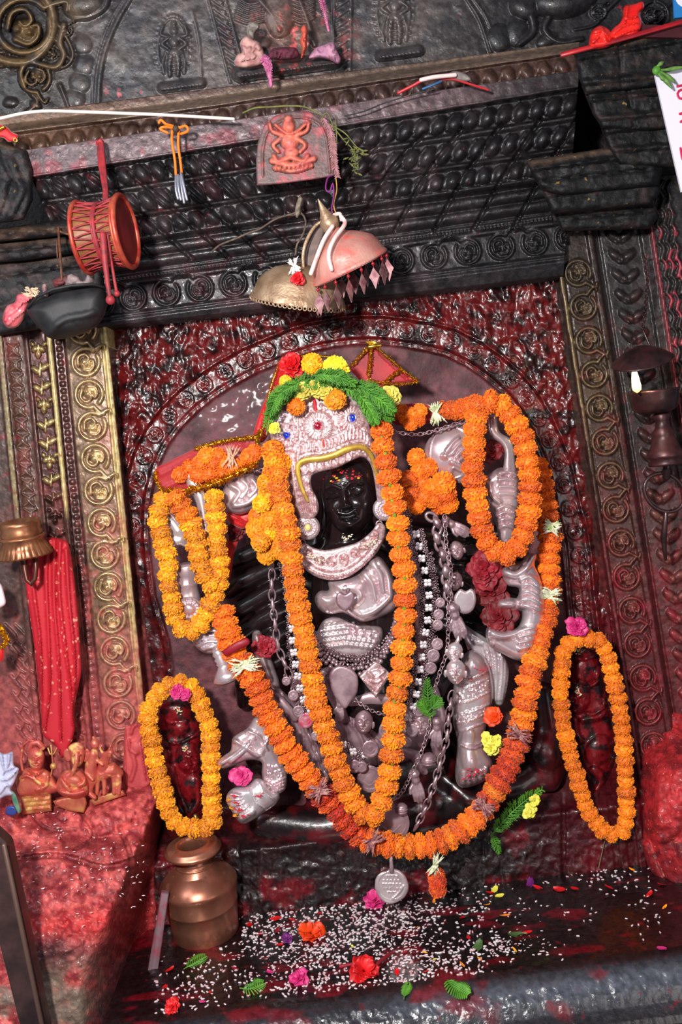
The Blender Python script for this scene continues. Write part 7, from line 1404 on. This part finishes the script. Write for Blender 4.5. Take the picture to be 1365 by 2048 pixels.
mb = MB(); kk = M(-.25); mb.tube([P(58, 1500, -.25), P(64, 1486, -.25), P(76, 1484, -.25), P(86, 1496, -.25)], 6*kk, 10); mb.tube([P(48, 1560, -.24), P(42, 1520, -.24), P(46, 1490, -.24), P(60, 1480, -.25), P(74, 1484, -.25)], [3*kk]*5, 8); mb.build('hair_coil', GILT, r1)
mb = MB(); mb.tube([P(102, 1490, -.25), P(106, 1530, -.25), P(100, 1560, -.25)], 1.6*kk, 8); mb.tube([P(96, 1496, -.25), P(100, 1508, -.25), P(108, 1508, -.25), P(114, 1496, -.25)], 1.8*kk, 8); mb.ball(P(107, 1532, -.26), 7*kk, 12, 8); mb.build('trident', GILTB, r1)
r2 = fig('elephant_figurine', 'gilt elephant-headed figurine with big round belly and curled trunk', -.24, 145, 1620)
shell('base', [(106, 1602), (130, 1594), (170, 1590), (174, 1606), (168, 1626), (140, 1622), (112, 1612)], -.24, GILTB, r2, step=2.4, edge=5, eh=7, thick=20, smoothn=0)
shell('body', [(112, 1570), (120, 1550), (134, 1540), (160, 1540), (174, 1556), (178, 1570), (174, 1590), (150, 1598), (126, 1592), (114, 1582)], -.25, GILT, r2, step=2.2, edge=20, eh=22, thick=16, relief=lambda R: [R.stroke([(120, 1556), (130, 1570), (138, 1580)], 5, 12), R.stroke([(172, 1552), (168, 1566), (158, 1572)], 5, 12), R.stroke([(122, 1586), (146, 1590), (170, 1584)], 6, 14), R.stroke([(140, 1590), (146, 1604)], 5, 12), R.blob(148, 1562, 16, 12, 0, 10)])
shell('head', [(140, 1512), (136, 1496), (146, 1486), (158, 1484), (168, 1492), (170, 1508), (166, 1524), (156, 1534), (144, 1530)], -.265, GILT, r2, step=2, edge=10, eh=12, thick=10, relief=lambda R: [R.blob(148, 1510, 3, 2, 0, 14), R.blob(160, 1510, 3, 2, 0, 14)])
mb = MB(); mb.tube([P(154, 1506, -.285), P(153, 1524, -.295), P(148, 1540, -.29), P(142, 1552, -.285), P(148, 1560, -.285), P(154, 1554, -.285)], [5*kk, 4.5*kk, 4*kk, 3.4*kk, 3*kk, 2.2*kk], 10); mb.build('trunk', GILT, r2)
for s, x in ((-1, 136), (1, 172)): shell('ear', ell(x, 1510, 9, 14, s*10), -.255, GILT, r2, step=2, edge=4, eh=4, thick=4, smoothn=30)
r3 = fig('bull_figurine', 'gilt horned bull figurine with a rider leaning on its back', -.22, 215, 1590)
mb = MB(); kk = M(-.22)
def tt(L, r): mb.tube([P(a, b, c) for a, b, c in L], [v*kk for v in r], 12)
tt([(186, 1552, -.22), (204, 1545, -.23), (226, 1538, -.23), (238, 1548, -.22)], [12, 16, 15, 11]); tt([(204, 1545, -.23), (208, 1524, -.245), (214, 1510, -.255), (222, 1504, -.27)], [12, 10, 9, 6])
for x in (194, 208, 228, 238): tt([(x, 1552, -.235), (x+1, 1572, -.235), (x, 1588, -.235)], [6, 4.5, 4])
tt([(206, 1508, -.25), (200, 1496, -.255), (206, 1488, -.255)], [3.5, 2.6, 1]); tt([(216, 1504, -.25), (222, 1492, -.255), (218, 1484, -.255)], [3.5, 2.6, 1]); o = mb.build('bull', GILT, r3); remesh(o, .0025, 3)
mb = MB(); tt([(184, 1560, -.235), (182, 1530, -.245), (188, 1505, -.25)], [14, 13, 9]); mb.ball(P(190, 1488, -.25), 1, 16, 12, (9*kk, 9*kk, 11*kk)); tt([(178, 1520, -.25), (172, 1545, -.255), (186, 1560, -.26)], [5, 4, 4]); tt([(194, 1520, -.25), (206, 1530, -.26)], [5, 4]); tt([(196, 1484, -.245), (186, 1474, -.245)], [5, 3]); tt([(182, 1560, -.24), (178, 1585, -.24), (190, 1596, -.25)], [10, 7, 5]); o = mb.build('rider', GILT, r3); remesh(o, .0025, 3)
shell('base', [(180, 1600), (210, 1588), (246, 1580), (252, 1590), (222, 1600), (190, 1612)], -.225, GILTB, r3, step=2.4, edge=4, eh=5, thick=20, smoothn=0)
r4 = fig('standing_figurine', 'flat pink-coated standing figurine beneath an arch, beside the amber garland', -.16, 276, 1570)
shell('panel', [(250, 1570), (248, 1500), (250, 1456), (262, 1450), (276, 1445), (288, 1456), (292, 1500), (300, 1568)], -.15, mat('pink_coated_panel', (200, 84, 84), .6, c2=(176, 60, 66), nscale=24, bump=(70, .5, .003)), r4, step=2.2, edge=4, eh=4, thick=10, relief=lambda R: [R.stroke([(252, 1560), (250, 1500), (251, 1456)], 2, 5), R.stroke([(262, 1466), (268, 1452), (280, 1450), (284, 1468), (274, 1484)], 4, 8), R.blob(272, 1496, 12, 16, 0, 9), R.stroke([(280, 1480), (284, 1510), (292, 1560)], 2, 7), R.stroke([(288, 1480), (290, 1510), (298, 1556)], 2, 7), R.stroke([(262, 1500), (270, 1530), (262, 1560)], 5, 6), R.stroke([(258, 1480), (260, 1500), (272, 1508)], 3, 9)])
o = shell('crumpled_paper', [(-20, 1505), (10, 1508), (26, 1504), (28, 1530), (38, 1538), (30, 1562), (22, 1580), (30, 1590), (12, 1592), (-20, 1600)], -.30, mat('white_tissue', (206, 204, 226), .7, c2=(180, 180, 206), nscale=30), None, step=2.4, edge=6, eh=7, thick=6, relief=wr([[(2, 1512), (10, 1540), (28, 1536)], [(5, 1560), (20, 1556), (32, 1542)], [(18, 1508), (16, 1530), (6, 1550)], [(0, 1585), (14, 1570), (26, 1586)]], 4, 9)); tag(o, 'crumpled white paper tissue at the left edge of the ledge', 'paper')
o = shell('green_scrap', [(22, 1582), (32, 1590), (42, 1620), (36, 1626), (26, 1606)], -.30, mat('green_foil', (60, 110, 90), .4, c2=(120, 150, 120), nscale=40), None, step=2.2, edge=3, eh=3, thick=3); tag(o, 'torn green foil scrap under the white tissue', 'scrap')
o = shell('blue_scrap', [(14, 1614), (28, 1612), (34, 1626), (24, 1632), (12, 1628)], -.30, mat('blue_foil', (50, 64, 130), .4), None, step=2.2, edge=3, eh=4, thick=3); tag(o, 'dark blue scrap at the foot of the box-based figurine', 'scrap')
root = empty('tinsel_ornament', P(4, 1280, -.3), 'gold tinsel ornament with red tassel at the left frame edge', 'ornament'); tinsel(root, [(-14, 1240, -.3), (4, 1262, -.31), (14, 1280, -.31), (6, 1292, -.31)], 8, 22, 40); mb = MB(); mb.ball(P(-4, 1306, -.3), 1, 14, 10, (13*M(-.3), 8*M(-.3), 20*M(-.3))); mb.build('red_tassel', SCB, root)
o = shell('pink_tissue', [(-20, 1160), (0, 1166), (8, 1185), (10, 1210), (-20, 1216)], -.3, mat('pale_pink_tissue', (226, 200, 206), .7), None, step=2.4, edge=6, eh=7, thick=5); tag(o, 'scrap of pale pink tissue at the left frame edge below the copper cup', 'paper')
root = empty('red_ornament', P(14, 268, -.42), 'red and gold cloth ornament on the left capital at the frame edge', 'ornament'); shell('red_cloth', [(-20, 245), (0, 248), (14, 254), (24, 264), (36, 270), (34, 280), (18, 284), (6, 276), (-20, 272)], -.38, SCB, root, step=2.4, edge=6, eh=9, thick=6); mb = MB(); mb.torus(P(31, 280, -.39), 3.4*M(-.4), 1.4*M(-.4)); mb.tube([P(-5, 262, -.395), P(8, 254, -.4)], .004, 6); mb.build('gold_bead', TINS, root)
# ---- guardian statues
GRD = attrmat('guardian_red_black_stone', .34, (70, .5, .004), .35)
def gcol(X, Y, h):
    n = fbm(X/14, Y/14, 4, 31); return cmix(LC((34, 16, 18)), LC((120, 16, 24)), sstep(.40, .58, n+.1*fbm(X/40, Y/40, 2, 8)))
def gl(R):
    R.blob(350, 1424, 36, 26, 8, 20); R.stroke([(325, 1432), (345, 1446), (372, 1442)], 6, 14); R.blob(358, 1456, 22, 18, 0, 20); R.blob(348, 1448, 5, 4, 0, 26); R.stroke([(330, 1482), (360, 1486), (398, 1466)], 4, 14)
    R.blob(378, 1515, 26, 34, -12, 16); face_relief(R, 380, 1522, 23, -14, 2.4); R.stroke([(338, 1540), (350, 1580), (372, 1622)], 14, 20, 9); R.blob(386, 1575, 24, 30, 0, 15); R.blob(334, 1510, 10, 16, 0, 14); R.stroke([(395, 1560), (398, 1600), (380, 1630)], 10, 16, 7)
o = shell('guardian_statue', [(316, 1440), (318, 1412), (334, 1396), (356, 1390), (380, 1400), (396, 1430), (404, 1470), (410, 1540), (410, 1610), (400, 1652), (376, 1655), (358, 1620), (346, 1580), (332, 1540), (322, 1490)], -.03, GRD, None, step=2.2, edge=24, eh=40, thick=20, relief=gl, colfn=gcol); tag(o, 'small red-smeared black guardian statue inside the amber garland at left', 'statue')
def gr_(R):
    R.blob(1166, 1303, 27, 18, 4, 22); R.stroke([(1144, 1312), (1166, 1320), (1190, 1312)], 4, 16); face_relief(R, 1172, 1340, 21, 0, 2.2); R.blob(1172, 1340, 26, 26, 0, 12); R.stroke([(1140, 1362), (1175, 1374), (1205, 1358)], 4, 16)
    R.blob(1156, 1395, 26, 34, 10, 16); face_relief(R, 1156, 1400, 24, 14, 2.4); R.blob(1198, 1350, 10, 18, 0, 18); R.stroke([(1215, 1400), (1205, 1430), (1168, 1440)], 11, 20, 8); R.stroke([(1210, 1415), (1190, 1428), (1176, 1428)], 6, 26); R.stroke([(1150, 1440), (1152, 1465), (1162, 1480)], 9, 18); R.blob(1198, 1500, 26, 34, 20, 20); R.stroke([(1190, 1540), (1206, 1560), (1186, 1594)], 12, 18, 8)
o = shell('guardian_statue', [(1138, 1340), (1140, 1305), (1154, 1287), (1180, 1286), (1200, 1304), (1208, 1345), (1216, 1390), (1228, 1440), (1232, 1500), (1222, 1560), (1200, 1610), (1180, 1606), (1168, 1570), (1156, 1520), (1140, 1470), (1134, 1400)], -.02, GRD, None, step=2.2, edge=22, eh=38, thick=20, relief=gr_, colfn=gcol); tag(o, 'small red-smeared black guardian statue inside the orange garland at right', 'statue')
def paste(x, y, Y, lb, c1, c2):
    root = empty('rice_tilak', P(x, y, Y), lb, 'tilak'); rd = random.Random(x)
    for nm, c, n, s in (('white_rice', c1, 14, 4), ('red_paste', c2, 5, 2)):
        mb = MB()
        for k in range(n): mb.ball(P(x+rd.gauss(0, s), y+rd.gauss(0, s), Y-.002), 1.6*M(Y), 6, 4, (1.5, .8, .9))
        mb.build(nm, mat(nm, c, .7) if nm not in bpy.data.materials else bpy.data.materials[nm], root)['kind'] = 'stuff'
paste(358, 1418, -.125, 'rice and paste mark on the forehead dome of the left guardian', (216, 206, 160), (150, 20, 30)); paste(372, 1496, -.115, 'rice mark on the lower brow of the left guardian', (216, 206, 160), (150, 20, 30)); paste(1160, 1302, -.115, 'rice and red paste mark on the dome of the right guardian', (226, 206, 206), (150, 20, 30)); paste(1157, 1383, -.11, 'larger rice and red paste mark on the lower brow of the right guardian', (226, 206, 206), (150, 20, 30))
# ---- bars at the left
mb = MB()
q = [P(322, 1785, -.34), P(338, 1788, -.34), P(311, 1978, -.42), P(300, 1984, -.42), P(290, 1974, -.42)]; b = [v+Vector((0, .012, .004)) for v in q]; mb.add(q+b, [(4, 3, 2, 1, 0), (5, 6, 7, 8, 9)]+[(i, (i+1) % 5, 5+(i+1) % 5, 5+i) for i in range(5)]); o = mb.build('metal_bar', mat('grey_iron_bar', (120, 96, 104), .35, .4, c2=(150, 40, 60), nscale=20, fac=(.45, .62)), smooth=False); o.modifiers.new('b', 'BEVEL').width = .002; tag(o, 'flat grey iron bar leaning on the red ledge behind the copper pot', 'bar')
mb = MB(); q = [(-30, 1650), (14, 1690), (96, 2080), (48, 2090), (-30, 1780)]
f = [P(x, y, -.72) for x, y in q]; b = [v+Vector((0, .05, 0)) for v in f]; mb.add(f+b, [(4, 3, 2, 1, 0), (5, 6, 7, 8, 9)]+[(i, (i+1) % 5, 5+(i+1) % 5, 5+i) for i in range(5)]); o = mb.build('iron_post', mat('dark_painted_steel', (48, 34, 36), .4, .3, c2=(84, 60, 56), nscale=12, bump=(40, .3, .002)), smooth=False); o.modifiers.new('b', 'BEVEL').width = .006; POST = tag(o, 'dark steel gate post leaning across the bottom left corner', 'post')
mb = MB(); mb.tube([P(8, 1690, -.74), P(86, 2060, -.74)], .006, 8); mb.build('steel_edge', mat('worn_steel_edge', (110, 84, 74), .4, .4), POST)
# ================================================================ RICE, PETALS, LEAVES ON THE SLAB
def rice():
    rd = random.Random(3); V = []; Fc = []; n = 0
    def spots():
        out = []
        for cx, cy, sx, sy, k in ((640, 1880, 120, 48, 900), (560, 1850, 60, 30, 180), (760, 1850, 60, 30, 200), (820, 1860, 40, 50, 220), (420, 1960, 90, 34, 130), (900, 1800, 90, 20, 90), (980, 1870, 80, 50, 150), (1010, 1895, 40, 10, 80), (860, 1925, 60, 20, 180), (1180, 1750, 60, 12, 70), (800, 1965, 60, 10, 90), (830, 2035, 60, 8, 70), (620, 1960, 70, 25, 110), (1240, 1800, 60, 60, 30), (350, 2000, 60, 24, 50), (1300, 1790, 16, 40, 26), (700, 1800, 60, 12, 90)):
            for _ in range(k): out.append((rd.gauss(cx, sx), rd.gauss(cy, sy)))
        return out
    prof = [(0, -1), (.42, -.72), (.5, -.1), (.44, .6), (0, 1)]
    for x, y in spots():
        if y < 1778-(x-875)*.115 or not (300 < x < 1345): continue
        p = PZ(x, y, .004)
        if p.y < -.62:
            if p.y > -.72: continue
            p = PZ(x, y, -.124)
            if p.y > -.77: continue
        if p.y > -.155: continue
        if (p-pb).to_2d().length < .105: continue
        a = rd.uniform(0, 6.28); L = .0052*rd.uniform(.8, 1.15); W_ = L*.62; d = Vector((math.cos(a), math.sin(a), rd.uniform(-.15, .2))); s = Vector((-math.sin(a), math.cos(a), 0)); u = Vector((0, 0, 1)); b0 = len(V)
        V.append(p-d*L); 
        for r, t in prof[1:4]:
            for k in range(5): an = k*1.2566; V.append(p+d*(L*t)+s*(W_*r*math.cos(an)*1.6)+u*(W_*r*math.sin(an)*1.6))
        V.append(p+d*L); e = len(V)-1
        for k in range(5):
            k2 = (k+1) % 5; Fc.append((b0, b0+1+k2, b0+1+k)); Fc.append((e, b0+11+k, b0+11+k2))
            for r in range(2): Fc.append((b0+1+r*5+k, b0+1+r*5+k2, b0+6+r*5+k2, b0+6+r*5+k))
    o = link('scattered_rice', mesh_from(V, Fc), mat('rice_grain', (226, 214, 216), .5, c2=(206, 150, 158), nscale=30, fac=(.4, .7))); tag(o, 'white rice grains scattered thickly over the wet black slab', 'rice', kind='stuff')
rice()
def petal_mesh(L, W_, seed, cup=.25):
    rd = random.Random(seed); V = []; nu, nv = 7, 5
    for i in range(nu):
        t = i/(nu-1); w = W_*math.sin(math.pi*(.06+.88*t))**.8
        for j in range(nv):
            s = (j-2)/2; V.append((L*(t-.5), w*.5*s, cup*L*(s*s*.5*t+(t-.5)**2*.9)+rd.uniform(-.02, .02)*L))
    me = mesh_from(V, [(i*nv+j, i*nv+j+1, (i+1)*nv+j+1, (i+1)*nv+j) for i in range(nu-1) for j in range(nv-1)], 'petal'); me.polygons.foreach_set('use_smooth', [True]*len(me.polygons)); return me
PMATS = {'red': ROSE, 'magenta': MAG, 'orange': MG['orange'], 'yellow': YEL, 'wine': CRIM, 'leaf': mat('dull_green_leaf', (56, 84, 44), .45, c2=(80, 110, 56), nscale=30), 'purple': mat('purple_petal', (110, 30, 110), .5)}
PM = {}
for kx, (k, m2) in enumerate(PMATS.items()):
    for v in range(2): me = petal_mesh(1, .55 if k != 'orange' else .32, kx*2+v, .3); me.materials.append(m2); PM[(k, v)] = me
def petal(k, x, y, L, a, label, group, z=None):
    p = PZ(x, y, .006)
    if p.y < -.63: p = PZ(x, y, -.12) if p.y < -.72 else PZ(x, y, -.025 if p.y > -.67 else -.06)
    o = bpy.data.objects.new('petal' if k != 'leaf' else 'leaf', PM[(k, random.randrange(2))]); COL.objects.link(o); o.location = p; o.scale = [L*M(-.4)]*3; o.rotation_euler = (random.uniform(-.3, .3), random.uniform(-.3, .3), a); tag(o, label, 'petal' if k != 'leaf' else 'leaf', group)
PT = [('red', [(500, 1850, 20), (520, 1870, 18), (552, 1838, 26), (585, 1840, 16), (640, 1828, 20), (560, 1890, 16), (340, 1940, 22), (330, 1975, 18), (420, 1985, 10), (1060, 1740, 18), (1168, 1728, 18), (1180, 1735, 12), (1076, 1776, 22), (1046, 1728, 12), (1120, 1780, 30), (1150, 1778, 22), (1220, 1776, 22), (980, 1786, 18), (925, 1836, 18), (938, 1876, 16), (1055, 1866, 22), (1325, 1770, 18), (1340, 1900, 26), (1300, 1790, 24), (795, 1945, 18), (852, 1944, 14), (1215, 1735, 12), (1320, 1930, 20)]),
      ('orange', [(1018, 1760, 16), (1010, 1832, 24), (1245, 1715, 18), (1265, 1740, 20), (1320, 1735, 14), (975, 1810, 16), (868, 1803, 20), (1330, 1815, 18), (1348, 1912, 26), (960, 1918, 14), (850, 1905, 12), (420, 1755, 10), (1030, 1900, 14), (835, 1855, 10), (925, 1930, 20), (1295, 1968, 16)]),
      ('magenta', [(540, 1945, 20), (600, 1970, 14), (405, 2004, 14), (735, 2010, 26), (650, 1790, 16), (1325, 1898, 24)]), ('yellow', [(935, 1750, 10), (957, 1745, 14), (990, 1780, 24), (1000, 1792, 22), (1310, 1960, 20), (870, 1920, 16), (705, 1893, 10)]), ('wine', [(520, 1865, 18), (555, 1862, 20), (810, 1905, 14), (470, 1938, 18)])]
for k, L in PT:
    for x, y, s in L: petal(k, x, y, s, random.uniform(0, 6.28), {'red': 'loose red petal fallen on the wet black slab', 'orange': 'loose narrow orange petal fallen on the slab or its edge', 'magenta': 'loose magenta petal fallen on the slab', 'yellow': 'loose yellow petal fallen on the slab', 'wine': 'loose wine-coloured petal among the rice'}[k], 'loose %s petals on the slab' % k)
for x, y, s, a, lb in ((1035, 1872, 40, .1, 'dull green leaf lying flat beside a red petal on the slab'), (957, 1895, 36, .9, 'dark oval green leaf lying alone on the wet slab')): petal('leaf', x, y, s, a, lb, None)
petal('purple', 1062, 1768, 34, 1.2, 'deep purple petal curled against the foot of the plinth', None)
def floorflower(name, x, y, r, m2, lb, layers, n, seed, up=.6, cat='flower', z=.012):
    p = PZ(x, y, z); mb = MB(); rd = random.Random(seed)
    mb2 = MB(); petalflower(mb2, 682, 1024, p.y, r*.85, layers, n, seed, up, (rd.uniform(-.5, .5), -.6, 1), .7); c = P(682, 1024, p.y)
    mb.add([Vector(v)-c+p for v in mb2.v], mb2.f); o = mb.build(name, m2); o.modifiers.new('thick', 'SOLIDIFY').thickness = .0008; tag(o, lb, cat)
floorflower('hibiscus', 622, 1868, 36, ORP, 'large orange-red hibiscus lying in the rice beside the copper pot', 2, 5, 5, .8); floorflower('hibiscus', 728, 1944, 40, ROSE, 'spidery red hibiscus lying in the rice near the kerb', 2, 9, 6, .5)
floorflower('pink_blossom', 750, 1804, 30, MAG, 'magenta blossom on the slab below the engraved medallion', 4, 8, 7, .8); floorflower('pink_blossom', 598, 1958, 26, MAG, 'flattened magenta blossom in front of the rice', 3, 6, 8, .4); floorflower('red_blossom', 345, 2012, 22, ROSE, 'small red blossom on the near left corner of the slab', 2, 7, 9, .4); floorflower('purple_blossom', 575, 1878, 15, PMATS['purple'], 'small purple blossom beside the large hibiscus', 2, 6, 10, .4)
mb = MB(); mb.tube([PZ(680, 1933, .012), PZ(716, 1926, .014), PZ(728, 1940, .012)], .0045, 8); mb.tube([PZ(745, 1936, .012), PZ(764, 1920, .014), PZ(780, 1908, .012)], .005, 8); tag(mb.build('flower_stalk', CRIM), 'broken red hibiscus stalks reaching up from the spidery flower', 'stalk')
def floorfern(name, pts, w, n, lb, seed, k=.9):
    mb = MB(); rd = random.Random(seed); q = crom(pts, n+1); m = M(-.4)
    W3 = [PZ(x, y, .012) if PZ(x, y, .012).y > -.6 else Vector(P(x, y, PZ(x, y, .0).y)) for x, y in q[:, :2]]; mb.tube(W3, .0016, 6)
    for i in range(2, n+1):
        d = (W3[i]-W3[i-1]).normalized(); s0 = d.cross(Vector((0, -.6, .8))).normalized(); ww = w*m*(.3+.7*math.sin(math.pi*min(1, i/n*.95)))
        for s in (-1, 1):
            e = (d*.6+s0*s*.8).normalized(); p1 = W3[i]+e*ww*.55+Vector((0, 0, .004)); p2 = W3[i]+e*ww+Vector((0, -.001, .002)); mb.tube([W3[i], p1, p2], [.0014*k, .0016*k, .0006], 4, caps=False)
            for t in (.4, .7):
                for s2 in (-1, 1): b = W3[i]+e*ww*t+Vector((0, 0, .003)); g = (e*.7+s0*s2*.5+d*s2*.4).normalized(); mb.tube([b, b+g*ww*.32], [.0014*k, .0005], 4, caps=False)
    tag(mb.build(name, FERN), lb, 'foliage')
floorfern('fern_sprig', [(368, 1938), (385, 1928), (410, 1914)], 16, 12, 'fresh green fern tip lying in front of the copper pot', 1); floorfern('fern_sprig', [(480, 1976), (500, 1978), (526, 1968)], 18, 12, 'green fern sprig with a yellow bloom at the near edge of the slab', 2); floorfern('fern_sprig', [(808, 1998), (812, 1985), (818, 1968)], 12, 12, 'small green fern tip hanging on the wet kerb', 3)
def wfern(name, pts, Y, w, n, lb, k=1.3): mb = MB(); fern(mb, pts, Y, w, n, k, 8, 4); return tag(mb.build(name, FERN), lb, 'foliage')
wfern('fern_sprig', [(982, 1672), (1000, 1652), (1030, 1620), (1060, 1595), (1084, 1580)], -.24, 20, 24, 'long green fern frond leaning on the plinth right of the garland'); wfern('fern_sprig', [(984, 1664), (990, 1680), (1000, 1706)], -.22, 12, 10, 'drooping lower tip of the green frond over the plinth face')
for i, (x, y) in enumerate(((1070, 1602), (1062, 1618), (1058, 1626))): blossom('yellow_blossom', x, y, -.25, 14, YEL, ['lemon blossom highest beside the long frond', 'lemon blossom in the middle beside the long frond', 'lemon blossom lowest beside the long frond'][i], 2, 6, 'lemon blossoms beside the long frond', seed=i+70, up=.5)
cord('bud_sprig', 'thin dry stem with a green bud hanging below the right oval garland', [(1212, 1676, -.18), (1206, 1700, -.18), (1198, 1736, -.19)], .0016, mat('khaki_stem', (110, 90, 60), .6), 'sprig')
floorfern('leaf_sprig', [(894, 1956), (905, 1972), (935, 1990)], 22, 14, 'broad green leaf sprig draped over the wet kerb', 5, 1.6); petal('magenta', 930, 2010, 46, .2, 'long magenta petal under the leaf sprig on the kerb', None)
# specks of petals on the red ledge
def ledge_specks():
    rd = random.Random(12); mb = MB()
    for _ in range(150):
        x = rd.uniform(20, 290); y = rd.gauss(1690, 75)
        if y < 1615 or y > 1880: continue
        yy = y+(x-150)*.1; h = np.interp(yy, [1480, 1560, 1620, 1680, 1700, 1760, 1830, 1860, 1900, 2150], [.02, .05, .16, .26, .34, .42, .50, .53, .545, .56]); p = P(x, y, -.03-float(h)-.04); a = rd.uniform(0, 6.28); d = Vector((math.cos(a), 0, math.sin(a)*.5)); mb.tube([p-d*.004, p, p+d*.004], [.0007, .0016, .0007], 5)
    tag(mb.build('scattered_rice', bpy.data.materials['rice_grain']), 'sparse pale grains sprinkled over the red powdered ledge at left', 'rice', kind='stuff')
ledge_specks()
# ================================================================ LIGHT
w = bpy.data.worlds.new('world'); SC.world = w; w.use_nodes = True
bg = w.node_tree.nodes['Background']; bg.inputs[0].default_value = (.55, .62, .75, 1); bg.inputs[1].default_value = .2
def area(name, loc, look, size, power, col=(1, 1, 1)):
    l = bpy.data.lights.new(name, 'AREA'); l.shape = 'DISK'; l.size = size; l.energy = power; l.color = col
    o = bpy.data.objects.new(name, l); COL.objects.link(o); o.location = loc
    o.rotation_euler = (Vector(look)-Vector(loc)).to_track_quat('-Z', 'Y').to_euler(); return o
area('flash', (-.55, -3.0, 1.95), (-.05, 0, 1.05), .22, 112, (1, .97, .94))
area('soft_fill_high', (-2.2, -2.6, 3.2), (0, 0, 1.0), 1.6, 50, (.86, .93, 1))  # added soft lamp, something for the silver to reflect
area('soft_fill_low', (1.8, -3.2, .9), (0, 0, .9), 1.4, 14, (1, .93, .88))  # second added soft lamp, low on the right, also for the silver
SC.view_settings.view_transform = 'Standard'
SC.view_settings.exposure = 0.0
